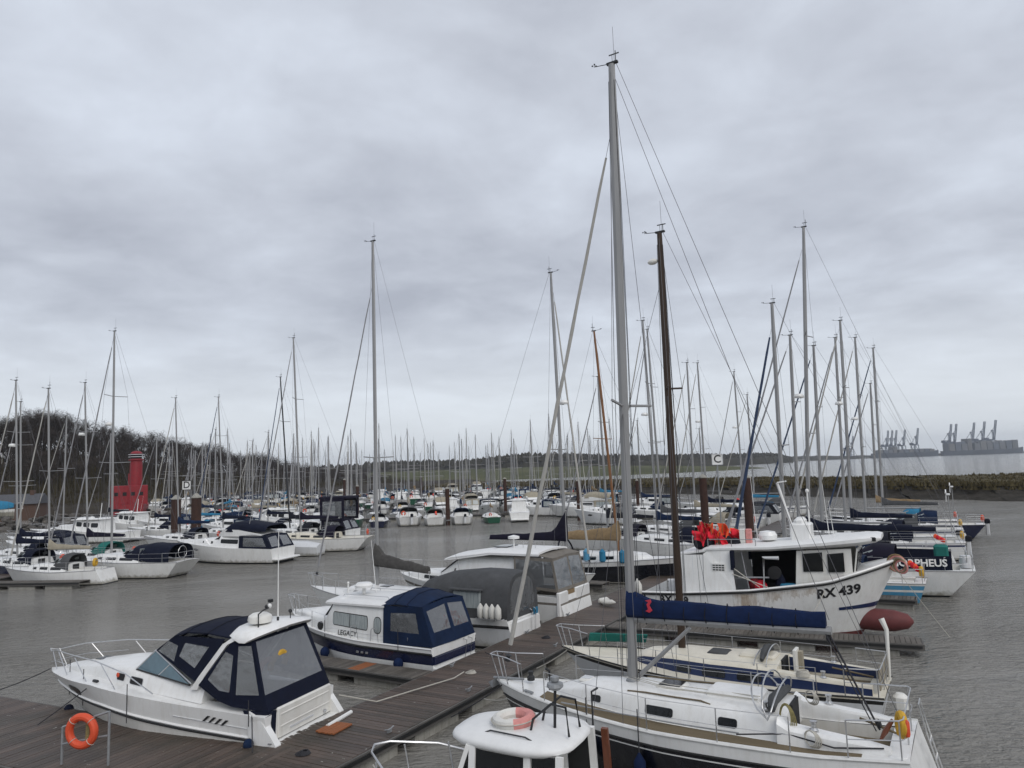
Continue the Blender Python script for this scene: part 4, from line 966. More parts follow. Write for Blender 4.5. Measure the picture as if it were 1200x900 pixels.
# ------------------------------------------------------------------ white motor cruiser with navy canopy, lower left
def motor_cruiser_near():
    pose = (-5.45, 19.0, 1.035); rot = 159
    t = empty('motor_cruiser', 'white motor cruiser with navy canopy and clear aft panels beside the wide plank pontoon', 'motor boat', (*pose[:2], 0), rot); t.scale = (pose[2],) * 3
    H = Hull(8.35, 2.75, [(0, 1.08), (2.8, 1.22), (5.45, 1.40), (7.4, 1.36), (8.35, 1.26)], stern=.95, full=.85, bow_rake=1.7, flare=.84, bowpow=1.05)
    rb = lambda q: interp([(0, .50), (.3, .545), (.46, .58), (.7, .645), (1, .78)], q)
    H.build('hull', [(1.0, WHITE), (lambda q: rb(q) + .05, RUBW), (rb, RUBB), (lambda q: rb(q) - .05, WHITE2), (.10, BLUEM), (.02, ANTID)], t, n=26)
    H.rail('rub_strake', RUBW, t, r=.028, fz=lambda q: rb(q) + .04, out=.012, x0=.15)
    H.rail('rub_insert', RUBB, t, r=.022, fz=lambda q: rb(q) - .015, out=.016, x0=.15)
    hole = (.35, 2.3, .95)
    H.deck('deck', WHITE, t, hole=hole, camber=.08, drop=.0, inset=.0)
    well(hole, lambda x: 1.2, .55, WHITE2, t, seat=(.4, .42))
    C = Coach(H, [(1.9, 1.20, .36), (2.4, 1.16, .36), (3.6, 1.06, .40), (4.55, .97, .40), (5.4, .82, .33), (6.6, .52, .20), (7.5, .2, .08), (7.8, .06, .01)], tuck=.9, crown=.07, zoff=.03)
    C.build('foredeck_moulding', WHITE, t, n=22)
    for sd in (1, -1):
        C.window(t, 4.62, 4.9, .3, .78, sd, DARK, name='porthole', frame=STEEL); C.window(t, 3.95, 4.38, .25, .75, sd, DARK, name='porthole', frame=STEEL)
        oval(t, H, 6.35, 1.12, .36, .11, sd, GLASS, 'hull_window', sq=.75, slope=.04)
        oval(t, H, 2.75, .42, .26, .05, sd, DARK, 'exhaust_outlet', sq=.5)
        for k in range(4):
            x = 1.05 + .17 * k; slabpoly(t, [hull_point(H, x + .10, .83 + .02 * k, sd, .012), hull_point(H, x + .17, .83 + .02 * k, sd, .012), hull_point(H, x + .02, .95 + .02 * k, sd, .012), hull_point(H, x - .06, .95 + .02 * k, sd, .012)], DARK, 'air_vent', .02)
        hull_strip(t, H, .5, 2.6, lambda x: .80 + .06 * (x - .5), lambda x: .812 + .06 * (x - .5), sd, GREYW, 'moulding_line', out=.014)
    b = MB(); b.box(6.15, 6.55, -.22, .22, 1.66, 1.70, WHITE2, bev=.04); b.box(6.2, 6.5, -.17, .17, 1.70, 1.715, GLASS); b.build('deck_hatch', t)
    # windscreen: raked front panes and long side panes that taper away aft
    A0, A1 = (4.62, 0, 1.83), (3.86, 0, 2.30)
    for sd in (1, -1):
        bf = (4.30, sd * .84, 1.75); tf = (3.72, sd * .80, 2.22); br = (2.3, sd * 1.13, 1.58)
        q = [A0, bf, tf, A1]; w = slabpoly(t, q if sd > 0 else q[::-1], GLASSB, 'windscreen', .014)
        b = MB(); b.tube([bf, tf], .022, STEEL); b.tube([A0, A1], .02, STEEL); b.tube([A1, tf, (2.25, sd * 1.14, 1.62)], .022, STEEL); b.tube([A0, bf, br], .02, RUBB); b.build('windscreen_frame', t)
        q = [bf, br, tf]; slabpoly(t, q if sd > 0 else q[::-1], GLASSB, 'windscreen', .014)
        m0 = Vector(bf).lerp(Vector(br), .42); m1 = Vector(tf).lerp(Vector((2.25, sd * 1.14, 1.62)), .42)
        b = MB(); b.tube([m0, m1], .014, STEEL); b.tube([(4.2, sd * .3, 1.88), (4.12, sd * .6, 2.02)], .012, MBLACK); b.build('wiper', t)
        # forward canopy, side and front panels with windows
        tw = Vector((3.05, sd * .86, 2.62)); ar = Vector((1.35, sd * 1.04, 2.66)); lo = Vector((2.1, sd * 1.15, 1.66)); tfv = Vector(tf); A1v = Vector(A1); tc = Vector((3.1, 0, 2.74))
        panel(t, [A1v, tfv, tw, tc], [A1v.lerp(tc, .12).lerp(tfv, .08), tfv.lerp(tw, .16).lerp(A1v, .14), tw.lerp(tfv, .32).lerp(tc, .16), tc.lerp(A1v, .32).lerp(tw, .08)], NAVYC, pane=VINYL)
        P_ = tfv.lerp(lo, .50); Q_ = tw.lerp(ar, .10); f4 = [tfv, P_, Q_, tw]
        panel(t, f4, [tfv.lerp(tw, .06).lerp(P_, .06), P_.lerp(tfv, .10).lerp(Q_, .10), Q_.lerp(P_, .34).lerp(tw, .05), tw.lerp(tfv, .34)], NAVYC, pane=VINYL)
        c4 = [P_, lo, ar, Q_]; panel(t, c4, [P_.lerp(Q_, .42).lerp(lo, .10), lo.lerp(ar, .30).lerp(P_, .34), lo.lerp(ar, .74).lerp(Q_, .22), Q_.lerp(ar, .18).lerp(P_, .22)], NAVYC, pane=VINYL)
    rows = []
    for x, w, zs, zc in ((3.06, .87, 2.62, 2.75), (2.6, .93, 2.74, 2.86), (1.9, .99, 2.76, 2.90), (1.2, 1.04, 2.70, 2.84)):
        rows.append([Vector((x, w * a, lerp(zs, zc, 1 - abs(a) ** 2.2))) for a in (-1, -.8, -.4, 0, .4, .8, 1)] )
    rows = [r + [p - Vector((0, 0, .03)) for p in r[::-1]] for r in rows]
    b = MB(); b.loft(rows, NAVYC); cr = b.build('canopy_roof', t)
    for q in rows[1:3]: b = MB(); b.tube([p + Vector((0, 0, .006)) for p in q[:7]], .011, BLACKC, n=4); b.build('seam', cr)
    # radar arch
    rows = []
    for y, x0, x1, z in ((-1.16, .62, .95, 2.66), (-1.05, .45, 1.22, 2.74), (-.6, .34, 1.42, 2.80), (0, .30, 1.48, 2.83), (.6, .34, 1.42, 2.80), (1.05, .45, 1.22, 2.74), (1.16, .62, .95, 2.66)):
        h = .045 if abs(y) > 1.1 else .065; rows.append([Vector(p) for p in ((x0, y, z), (x0 + .06, y, z + h), (x1 - .1, y, z + h), (x1, y, z), (x1 - .1, y, z - h), (x0 + .06, y, z - h))])
    b = MB(); b.loft(rows, WHITE); arch = b.build('radar_arch', t, smooth=50)
    for sd in (1, -1):
        b = MB(); b.loft([[Vector((x, sd * (y + dy), z)) for x, dy in ((xa, -.04), (xb, -.04), (xb, .03), (xa, .03))] for xa, xb, y, z in ((2.06, 2.26, 1.14, 1.5), (1.86, 2.02, 1.13, 1.80), (1.22, 1.36, 1.10, 2.55), (.90, 1.12, 1.06, 2.70))], WHITE)
        b.build('arch_leg', t)
    b = MB(); b.lathe([(.04, 0), (.27, .0), (.29, .07), (.27, .15), (.18, .21), (.02, .23)], (.95, .32, 2.92), WHITE2, 16); b.lathe([(.10, -.06), (.10, .02)], (.95, .32, 2.91), MBLACK, 8); b.build('radar_dome', arch)
    b = MB(); b.tube([(.75, .62, 2.86), (.75, .62, 3.16), (.7, .50, 3.24), (.7, .30, 3.26)], .018, MBLACK); b.ell((.7, .28, 3.30), .05, .05, .06, WHITE); b.ell((.7, .40, 3.30), .04, .04, .05, MBLACK); b.box(.66, .74, .2, .3, 3.38, 3.45, MBLACK); b.tube([(.7, .28, 3.3), (.7, .25, 3.42)], .012, MBLACK); b.build('light_mast', arch)
    b = MB(); b.tube([(.72, -.05, 2.86), (.70, -.05, 5.05)], [.018, .008], WHITE, n=5); b.lathe([(.03, 0), (.03, .12)], (.72, -.05, 2.86), MBLACK, 6); b.build('aerial', arch)
    b = MB(); b.tube([(.66, -.45, 2.86), (.66, -.45, 3.02)], .012, MBLACK); b.ell((.66, -.45, 3.05), .05, .05, .05, MBLACK); b.build('horn', arch)
    # aft enclosure: side panels, corner, clear back panel
    for sd in (1, -1):
        aT = Vector((1.12, sd * 1.09, 2.62)); aB = Vector((1.98, sd * 1.20, 1.62)); kB = Vector((1.35, sd * 1.27, 1.34)); mT = Vector((.98, sd * 1.09, 2.63)); mB = Vector((.92, sd * 1.28, 1.24))
        cT = Vector((.62, sd * 1.03, 2.66)); cB = Vector((.02, sd * 1.17, 1.16))
        o = [aT, aB, kB, mB, mT]; c = [aT.lerp(aB, .28) + Vector((-.10, 0, -.02)), aB.lerp(aT, .12) + Vector((-.16, 0, .02)), kB + Vector((-.02, -.02 * sd, .22)), mB + Vector((.10, -.02 * sd, .30)), mT + Vector((.07, 0, -.42))]
        c[0] = mT.lerp(aB, .25) + Vector((0.04, 0, .02)); 
        panel(t, o, [c[0], c[1], c[2], c[3], mT.lerp(mB, .22) + Vector((.06, 0, 0))], NAVYC, pane=VINYL)
        o = [mT, mB, cB, cT]; panel(t, o, [mT + Vector((-.07, sd * .01, -.10)), mB + Vector((-.08, -.02 * sd, .26)), cB + Vector((.26, -.02 * sd, .34)), cT + Vector((-.02, 0, -.12))], NAVYC, pane=VINYL)
        # skirt down the quarter to the platform
        if sd > 0: slabpoly(t, [cB, (.62, 1.285, 1.19), (.30, 1.27, .75), (.12, 1.22, .52), (-.03, .98, .50), (-.02, .92, 1.14)], NAVYC, 'canvas_skirt', .015)
    L_, R_ = Vector((.02, 1.17, 1.16)), Vector((.02, -1.17, 1.16)); TL, TR = Vector((.62, 1.03, 2.66)), Vector((.62, -1.03, 2.66))
    panel(t, [TL, L_, R_, TR], [TL + Vector((-.03, -.13, -.06)), L_ + Vector((.13, -.06, .34)), R_ + Vector((.13, .14, .34)), TR + Vector((-.03, .14, -.06))], NAVYC, pane=VINYL)
    b = MB(); b.torus((.55, .15, 1.95), .26, .075, YELLOW, (1, 0, .3), a0=-20, a1=200); b.build('yellow_lifebuoy', t); b = MB(); b.torus((.62, .52, 1.92), .2, .07, PINKR, (1, 0, .3), a0=-10, a1=190); b.build('red_lifebuoy', t)
    # transom, gate, platform
    b = MB(); b.box(-.04, .06, -1.16, .88, .52, 1.17, WHITE2, bev=.03); tr = b.build('transom_moulding', t)
    for z in (.74, 1.0): b = MB(); b.box(-.055, -.035, -1.05, .8, z, z + .03, WHITE2, bev=.008); b.build('transom_rib', tr)
    b = MB(); b.box(-.055, -.04, -.40, .48, .62, .66, GREYW); b.build('badge_strip', tr)
    b = MB(); b.loft([[(x, w * y, z) for y in (-1, -.9, .9, 1)] + [(x, w * y, z - .09) for y in (1, .9, -.9, -1)] for x, w, z in ((.1, 1.28, .50), (-.35, 1.24, .47), (-.62, 1.02, .46))], WHITE); b.build('swim_platform', t)
    b = MB(); b.tube([(-.62, -1.15, .52), (-.66, -.1, .52)], .05, WHITE, n=8); b.tube([(-.02, -.85, .55), (-.06, -.85, .62)], .05, STEEL, n=8); b.build('platform_tube', t)
    for sd in (1, -1): b = MB(); b.loft([[(x, sd * 1.30, z), (x, sd * 1.12, z), (x, sd * 1.12, .46), (x, sd * 1.30, .46)] for x, z in ((.45, 1.18), (.1, 1.0), (-.18, .66), (-.3, .5))], WHITE); b.build('quarter_moulding', t)
    # bow rail
    for sd in (1, -1):
        b = MB(); top = []
        for x, h in ((8.15, .52), (7.5, .58), (6.4, .60), (5.2, .58), (4.1, .45), (3.2, .10)):
            q = H.xt(x); top.append(Vector((x + .1, sd * (max(H.b(q) - .10, .10)), H.z(q) + h)))
        b.tube([Vector((8.42, 0, 1.84))] + top, .014, STEEL)
        b.tube([(p.x, p.y, p.z - .28) for p in top[:3]], .008, STEEL, n=4)
        b.build('bow_rail', t)
        for x, dx in ((8.1, .12), (7.35, .28), (6.2, .3), (5.0, .3)):
            q = H.xt(x - dx); p = Vector((x - dx * 1.5, sd * (H.b(q) - .09), H.z(q))); e = Vector((x + .1, sd * max(H.b(H.xt(x)) - .10, .1), H.z(H.xt(x)) + .55)); b = MB(); b.tube([p, e], .012, STEEL, n=5); b.build('rail_post', t)
    b = MB(); b.tube([(5.55, 1.0, 1.43), (5.35, 1.06, 1.44)], .04, MBLACK); b.build('cleat', t)
    b = MB(); b.ell((4.75, .99, 1.62), .05, .03, .06, ORANGE, 6, 4); b.build('navigation_light', t)
    # fenders and lines
    G = 'fenders hanging from the near side of the cruiser'
    for x, z, m, lb in ((7.05, .50, NAVYC, 'dark blue ball fender nearest the bow of the cruiser with navy canopy'), (6.05, .42, BLACKC, 'black ball fender hanging amidships below the windscreen of the navy canopy cruiser'), (4.0, .32, BLACKC, 'black ball fender resting on pontoon edge below the cruiser side rail')):
        p = hull_point(H, x, z + .2, 1, .16); fender(W(pose, rot, (p.x, p.y, z + .05)), m, lb, G, ball=True, rope=.95, r=.085)
    p = hull_point(H, .35, .7, 1, .15); fender(W(pose, rot, (p.x, p.y, .62)), BLUEC, 'small blue ball fender at the stern quarter of the navy canopy cruiser', G, ball=True, rope=.6, r=.08)
    P = lambda *q: W(pose, rot, q)
    rope('mooring_line', [P(8.2, .15, 1.35), P(10.6, 1.6, .62)], 'dark bow line from the white cruiser to the left edge of the wide pontoon', sag=.14)
    rope('mooring_line', [P(5.45, 1.06, 1.42), P(6.5, 1.75, .52)], 'black spring line from the cruiser midship cleat to the pontoon', sag=.02)
    rope('mooring_line', [P(.35, 1.30, 1.1), P(-.05, 1.75, .52)], 'short black stern line from the cruiser quarter to the pontoon edge', sag=.02)
motor_cruiser_near()

# ------------------------------------------------------------------ pilothouse boat with blue canopy
def pilothouse_boat():
    pose = (-2.2, 25.3, 1.025); rot = 149
    t = empty('pilothouse_boat', 'white pilothouse boat with navy hull band and blue canopy, LEGACY on its side', 'motor boat', (*pose[:2], 0), rot); t.scale = (pose[2],) * 3
    H = Hull(7.4, 2.6, [(0, .98), (3, 1.02), (5.5, 1.2), (7.4, 1.5)], stern=.93, full=.7, bow_rake=1.0, flare=.88)
    H.build('hull', [(1.0, WHITE), (.83, NAVYH), (.50, WHITE), (.10, NAVYH), (.03, ANTID)], t, n=22)
    H.rail('rub_strake', RUBB, t, r=.03, fz=.84, out=.015); H.rail('gunwale_cap', RUBW, t, r=.03)
    hole = (.25, 1.95, .95); H.deck('deck', WHITE, t, hole=hole, inset=.0); well(hole, lambda x: 1.0, .5, WHITE2, t, seat=(.35, .4))
    C = Coach(H, [(1.95, 1.13, 1.20), (4.15, 1.08, 1.16), (4.32, 1.07, 1.08), (4.75, 1.03, .46), (6.0, .72, .36), (6.9, .25, .12), (7.1, .08, .02)], tuck=.95, crown=.05)
    C.build('cabin', WHITE, t, n=24)
    C.window(t, 2.72, 4.28, .36, .80, 1, CURT, frame=RUBB, r=.15); C.window(t, 2.72, 4.28, .36, .80, -1, CURT, frame=RUBB, r=.15)
    for sd in (1, -1):
        C.window(t, 2.13, 2.42, .30, .80, sd, CURT, frame=RUBB, r=.3)
        b = MB(); b.tube([C.side(3.5, .36, sd) + Vector((0, sd * .015, 0)), C.side(3.5, .80, sd) + Vector((0, sd * .015, 0))], .012, RUBB, n=4); b.build('window_divider', t)
        for z in (.10, .22): b = MB(); b.tube([C.side(x, z, sd) + Vector((0, sd * .004, 0)) for x in (1.97, 3, 4.3, 4.7)], .007, GREYW, n=4); b.build('planking_line', t)
        b = MB(); b.lathe([(.15, 0), (.15, .03), (.11, .05)], C.side(4.95, .4, sd), RUBB, 12, (0, sd, 0)); b.build('porthole', t)
        for x in (2.4, 3.3): 
            p = C.side(x, .0, sd) + Vector((0, sd * .04, -.1)); b = MB(); b.tube([p + Vector((.10, sd * .03, 0)), p + Vector((.04, sd * .06, .5)), p + Vector((-.02, sd * .06, .55)), p + Vector((-.14, sd * .06, .55)), p + Vector((-.2, sd * .06, .5)), p + Vector((-.26, sd * .03, 0))], .013, STEEL, n=5); b.build('grab_rail', t)
        for k in range(3): p = hull_point(H, 2.6 + .2 * k, .66, sd, .01); b = MB(); b.box(p.x - .05, p.x + .05, min(p.y - .02, p.y + .02), max(p.y - .02, p.y + .02), p.z - .03, p.z + .03, STEEL, bev=.01); b.build('vent', t)
    for a, b_ in ((-.95, -.05), (.05, .95)):
        q = [(4.30, a, 2.1), (4.30, b_, 2.1), (4.74, b_, 1.62), (4.74, a, 1.62)]; slabpoly(t, [(x + .02, y, z + .02) for x, y, z in q], GLASS, 'windscreen', .02)
    rows = []
    for y, zz in ((-1.14, 2.16), (-1.05, 2.23), (-.5, 2.29), (0, 2.31), (.5, 2.29), (1.05, 2.23), (1.14, 2.16)):
        rows.append([(1.95, y, zz - .06), (1.95, y, zz), (4.5, y * .97, zz - .03), (4.62, y * .95, zz - .07), (4.5, y * .97, zz - .09)])
    b = MB(); b.loft(rows, ROOFW); roof = b.build('cabin_roof', t, smooth=40)
    b = MB(); b.tube([(2.1, .7, 2.30), (2.15, .7, 2.36), (4.1, .68, 2.35), (4.15, .68, 2.29)], .014, STEEL); b.tube([(2.1, -.7, 2.30), (2.15, -.7, 2.36), (4.1, -.68, 2.35), (4.15, -.68, 2.29)], .014, STEEL); b.build('roof_rail', roof)
    b = MB(); b.lathe([(.06, 0), (.06, .2)], (3.7, .15, 2.3), WHITE, 8); b.lathe([(.05, .2), (.30, .22), (.32, .30), (.24, .38), (.02, .40)], (3.7, .15, 2.3), WHITE, 16); b.build('radar_dome', roof)
    b = MB(); b.tube([(3.5, -.25, 2.3), (3.75, -.3, 4.1)], [.016, .007], WHITE, n=5); b.build('aerial', roof)
    b = MB(); b.tube([(4.3, .3, 2.3), (4.3, .3, 2.62)], .03, WHITE, n=6); b.ell((4.3, .3, 2.66), .05, .05, .05, WHITE, 6, 4); b.tube([(4.2, -.4, 2.3), (4.2, -.4, 2.5)], .012, MBLACK); b.box(4.1, 4.3, -.5, -.3, 2.48, 2.6, MBLACK); b.build('searchlight', roof)
    rails(t, H, [4.6, 5.4, 6.2, 6.9], h=.55); pulpit(t, H, 6.9, h=.55)
    text('name_lettering', 'LEGACY', .23, BLACKP, t, C.side(3.62, .12, 1) + Vector((0, .012, .0)), (-1, 0, 0), (0, 0, 1), bold=.0, shear=.1)
    # blue cockpit canopy
    for sd in (1, -1):
        a = [Vector(p) for p in ((1.98, sd * 1.12, 2.16), (1.98, sd * 1.17, .98), (-.02, sd * 1.15, 1.03), (.42, sd * 1.10, 2.22))]
        panel(t, a, [a[0] + Vector((-.30, 0, -.20)), a[1] + Vector((-.30, -.02 * sd, .42)), a[2] + Vector((.55, -.02 * sd, .36)), a[3] + Vector((.26, 0, -.22))], BLUEC, pane=VINYL)
        b = [Vector(p) for p in ((.42, sd * 1.10, 2.22), (-.02, sd * 1.15, 1.03), (-.06, 0, 1.03), (.36, 0, 2.32))]
        panel(t, b, [b[0] + Vector((-.06, -.14 * sd, -.16)), b[1] + Vector((.10, -.20 * sd, .40)), b[2] + Vector((.12, .10 * sd, .40)), b[3] + Vector((-.05, .08 * sd, -.16))], BLUEC, pane=VINYL)
    rows = [[Vector((x, w * a, lerp(zs, zc, 1 - abs(a) ** 2.4))) for a in (-1, -.85, -.45, 0, .45, .85, 1)] for x, w, zs, zc in ((2.06, 1.13, 2.17, 2.40), (1.5, 1.13, 2.26, 2.58), (1.0, 1.12, 2.24, 2.54), (.40, 1.11, 2.21, 2.36))]
    rows = [r + [p - Vector((0, 0, .03)) for p in r[::-1]] for r in rows]; b = MB(); b.loft(rows, BLUEC); cr = b.build('canopy_roof', t)
    for q in rows[1:3]: b = MB(); b.tube([p + Vector((0, 0, .006)) for p in q[:7]], .012, NAVYC, n=4); b.build('seam', cr)
    for sd in (1, -1):
        b = MB(); b.tube([(.98, sd * 1.15, .99), (.98, sd * 1.15, 1.25)], .008, STEEL, n=4); b.build('zip', t)
    b = MB(); b.box(-.06, .02, -1.1, 1.1, .50, .74, NAVYH, bev=.02); b.build('transom_panel', t)
    b = MB(); b.box(-.03, .05, -1.16, 1.16, .76, 1.04, WHITE, bev=.03); b.build('transom_top', t)
    b = MB(); b.loft([[(x, w * y, z) for y in (-1, -.9, .9, 1)] + [(x, w * y, z - .08) for y in (1, .9, -.9, -1)] for x, w, z in ((.0, 1.14, .40), (-.35, 1.1, .38), (-.58, .9, .36))], WHITE); b.build('swim_platform', t)
    b = MB()
    for y in (-.75, -.45): b.tube([(-.10, y, .38), (-.18, y, .95), (-.03, y, .98)], .013, STEEL, n=5)
    b.build('boarding_ladder', t)
    G = 'blue fenders on the near side of the LEGACY boat'
    for x, lb in ((4.55, 'blue ball fender towards the bow of the boat marked LEGACY'), (1.2, 'blue ball fender below the blue canopy of the boat marked LEGACY')):
        p = hull_point(H, x, .55, 1, .15); fender(W(pose, rot, (p.x, p.y, .58)), ROYALC, lb, G, ball=True, rope=.7, r=.11)
pilothouse_boat()

# ------------------------------------------------------------------ cruiser hidden under a grey tunnel cover
def covered_cruiser():
    pose = (.1, 28.8, 1.02); rot = 150
    t = empty('covered_cruiser', 'small white cruiser under a long grey tunnel shaped cover, white fenders at its stern', 'motor boat', (*pose[:2], 0), rot); t.scale = (pose[2],) * 3
    H = Hull(6.4, 2.55, [(0, 1.12), (2, 1.10), (6.4, 1.35)], stern=.92, full=.7, bow_rake=1.0, tr_rake=-.25, flare=.84)
    H.build('hull', [(1.0, WHITE), (.80, BROWNC), (.70, GREYW), (.10, ANTID)], t, n=18, trmat=WHITE)
    H.deck('deck', WHITE, t, inset=0); H.rail('rub_strake', RUBB, t, r=.025, fz=.75, out=.015)
    rows = []
    for x, w, zc, sq in ((4.3, .95, 1.9, .6), (3.9, 1.10, 2.30, .6), (3.0, 1.16, 2.58, .6), (1.6, 1.18, 2.72, .6), (.5, 1.17, 2.70, .6), (-.02, 1.15, 2.64, .6)):
        zb = H.z(H.xt(max(x, 0))) - .05
        rows.append([Vector((x, w * math.copysign(abs(math.cos(a)) ** sq, math.cos(a)), zb + (zc - zb) * math.sin(a) ** .75)) for a in [math.pi * i / 16 for i in range(17)]])
    b = MB(); b.loft(rows, GREYC, closed=False, cap1=False); b.loft([r[::-1] for r in inset_rows(rows)], GREYC, closed=False, cap0=False, cap1=False); cov = b.build('tunnel_cover', t, smooth=50)
    r = rows[-1]; c = Vector((-.02, 0, 1.7)); inner = [c + (p - c) * .80 + Vector((0, 0, .05)) for p in r]
    panel(t, r, inner, GREYC, 'end_curtain', pane=VINYL, pane_name='end_window')
    b = MB(); b.box(1.1, 2.3, 1.0, 1.18, 1.45, 2.05, CURT, bev=.04); b.build('side_window', t)
    b = MB(); b.box(1.0, 2.4, 1.08, 1.30, 2.08, 2.14, GREYC, bev=.02); b.build('window_flap', t)
    for x in (.5, 3.2): b = MB(); b.torus((x, 0, 1.05), 1.2, .018, GREYC, (1, 0, 0), n=18, a0=0, a1=180, k=5); b.build('cover_hoop', t)
    b = MB(); b.box(-.2, .05, -1.0, 1.0, .25, 1.02, WHITE, bev=.06); b.build('transom_moulding', t)
    b = MB(); b.box(-.65, .0, -.95, .95, .26, .34, WHITE, bev=.03); b.build('swim_platform', t)
    b = MB(); b.tube([(-.25, -.5, .34), (-.28, -.5, 1.25), (-.2, -.5, 1.3)], .014, STEEL); b.tube([(-.25, -.2, .34), (-.28, -.2, 1.25), (-.2, -.2, 1.3)], .014, STEEL); b.build('boarding_ladder', t)
    b = MB(); b.box(-.24, -.20, -.75, -.45, 1.05, 1.28, TURQC); b.build('name_plate', t)
    G = 'white fenders racked on the stern of the grey covered cruiser'
    for k in range(4):
        p = W(pose, rot, (.20 + .25 * k, 1.42 - .01 * k, 1.38)); fender(p, FENDW, ('white fender in a row on the grey covered cruiser, nearest its stern', 'white fender in a row on the grey covered cruiser, second from its stern', 'white fender in a row on the grey covered cruiser, third from its stern', 'white fender in a row on the grey covered cruiser, farthest from its stern')[k], G, length=.5, r=.125, rope=.12)
    b = MB(); b.tube([(.02, 1.3, 1.17), (.02, 1.52, 1.17), (1.1, 1.50, 1.17), (1.1, 1.3, 1.17)], .014, STEEL); b.build('fender_rack', t)
def inset_rows(rows):
    out = []
    for r in rows:
        c = Vector((r[0].x, 0, r[0].z)); out.append([c + (p - c) * .975 for p in r])
    return out
covered_cruiser()

# ------------------------------------------------------------------ sedan cruiser with white hardtop and clear tent
def sedan_cruiser():
    pose = (2.35, 32.6, 1.025); rot = 150
    t = empty('sedan_cruiser', 'white sedan cruiser with wide white hardtop and clear grey framed tent over its stern', 'motor boat', (*pose[:2], 0), rot); t.scale = (pose[2],) * 3
    H = Hull(9.2, 3.1, [(0, 1.22), (3, 1.28), (9.2, 1.7)], stern=.93, full=.75, bow_rake=1.3, tr_rake=-.3, flare=.85)
    H.build('hull', [(1.0, WHITE), (.82, TAUPEC), (.74, WHITE), (.10, ANTID)], t, n=18)
    hole = (.2, 2.2, 1.15); H.deck('deck', WHITE, t, hole=hole, inset=0); well(hole, lambda x: 1.26, .6, WHITE2, t, seat=(.45, .42), seatm=TAUPEC)
    C = Coach(H, [(2.1, 1.32, 1.45), (4.7, 1.25, 1.25), (5.2, 1.2, 1.1), (6.2, 1.05, .45), (8.0, .6, .25), (8.7, .15, .03)], tuck=.88)
    C.build('cabin', WHITE, t, n=18)
    for sd in (1, -1): C.window(t, 2.3, 5.3, .42, .88, sd, BROWNC, r=.1); C.window(t, 6.3, 7.2, .3, .8, sd, GLASS)
    slabpoly(t, [(5.22, -1.0, 2.5), (5.22, 1.0, 2.5), (6.15, .92, 1.92), (6.15, -.92, 1.92)], GLASS, 'windscreen', .03)
    rows = []
    for y, f in ((-1.42, .0), (-1.3, .06), (-.7, .11), (0, .13), (.7, .11), (1.3, .06), (1.42, .0)):
        rows.append([(.9, y * .95, 2.82 + f), (.9, y * .95, 2.90 + f), (3.2, y, 2.92 + f), (5.3, y * .95, 2.66 + f), (5.75, y * .86, 2.52 + f), (5.3, y * .95, 2.56 + f), (3.2, y, 2.83 + f)])
    b = MB(); b.loft(rows, ROOFW); roof = b.build('hardtop', t, smooth=40)
    b = MB(); b.box(2.9, 3.6, -.5, .5, 3.04, 3.08, GLASS, bev=.02); b.build('roof_hatch', roof)
    b = MB(); b.tube([(2.6, .4, 3.02), (2.6, .4, 3.4)], .03, WHITE); b.lathe([(.02, 0), (.25, .02), (.25, .12), (.02, .18)], (2.6, .4, 3.4), WHITE, 12); b.build('radar_dome', roof)
    b = MB()
    for y in (-.5, .3): b.tube([(1.6, y, 3.0), (1.6, y, 3.25), (2.2, y, 3.25), (2.2, y, 3.02)], .012, STEEL)
    b.build('roof_rail', roof)
    # clear tent from the hardtop to the stern
    for sd in (1, -1):
        a = [Vector(p) for p in ((1.05, sd * 1.34, 2.86), (2.1, sd * 1.36, 1.62), (.05, sd * 1.40, 1.50), (-.02, sd * 1.34, 2.55))]
        a = [Vector((2.1, sd * 1.30, 2.82)), Vector((2.1, sd * 1.36, 1.55)), Vector((.02, sd * 1.40, 1.42)), Vector((.30, sd * 1.30, 2.72))]
        panel(t, a, [a[0] + Vector((-.08, 0, -.14)), a[1] + Vector((-.08, 0, .10)), a[2] + Vector((.12, 0, .12)), a[3] + Vector((.05, 0, -.12))], TAUPEC, pane=VINYL, pane_name='clear_curtain')
        b = [Vector((.30, sd * 1.30, 2.72)), Vector((.02, sd * 1.40, 1.42)), Vector((.0, 0, 1.42)), Vector((.26, 0, 2.80))]
        panel(t, b, [b[0] + Vector((0, -.08 * sd, -.10)), b[1] + Vector((.04, -.08 * sd, .12)), b[2] + Vector((.04, .06 * sd, .12)), b[3] + Vector((0, .06 * sd, -.10))], TAUPEC, pane=VINYL, pane_name='clear_curtain')
    slabpoly(t, [(1.0, -1.34, 2.86), (1.0, 1.34, 2.86), (.28, 1.31, 2.74), (.28, -1.31, 2.74)], TAUPEC, 'tent_roof', .03)
    b = MB(); b.box(-.06, .12, .65, 1.45, .45, 1.42, WHITE, bev=.04); b.box(-.06, .12, -1.45, -.05, .45, 1.42, WHITE, bev=.04); b.build('transom_moulding', t)
    b = MB(); b.box(.0, .1, -.04, .64, .45, 1.4, KHAKIC); b.build('transom_door', t)
    b = MB(); b.box(-.75, .0, -1.3, 1.3, .34, .44, WHITE, bev=.04); b.build('swim_platform', t)
    rails(t, H, [5.8, 6.6, 7.4, 8.2], h=.6); pulpit(t, H, 8.2, h=.6)
    fender(W(pose, rot, (-.55, -1.75, .63)), FENDW, 'white fender lying at the stern corner of the hardtop cruiser by the walkway', None, rope=.2, length=.6, r=.13, lay=40)
    fender(W(pose, rot, (-.95, -1.25, .66)), FENDW, 'white fender on the walkway planks behind the hardtop cruiser', None, rope=.15, length=.6, r=.12, lay=-25)
    # open dinghy-like boat gear stands on the far side: bimini and blue seat of the boat moored behind
sedan_cruiser()
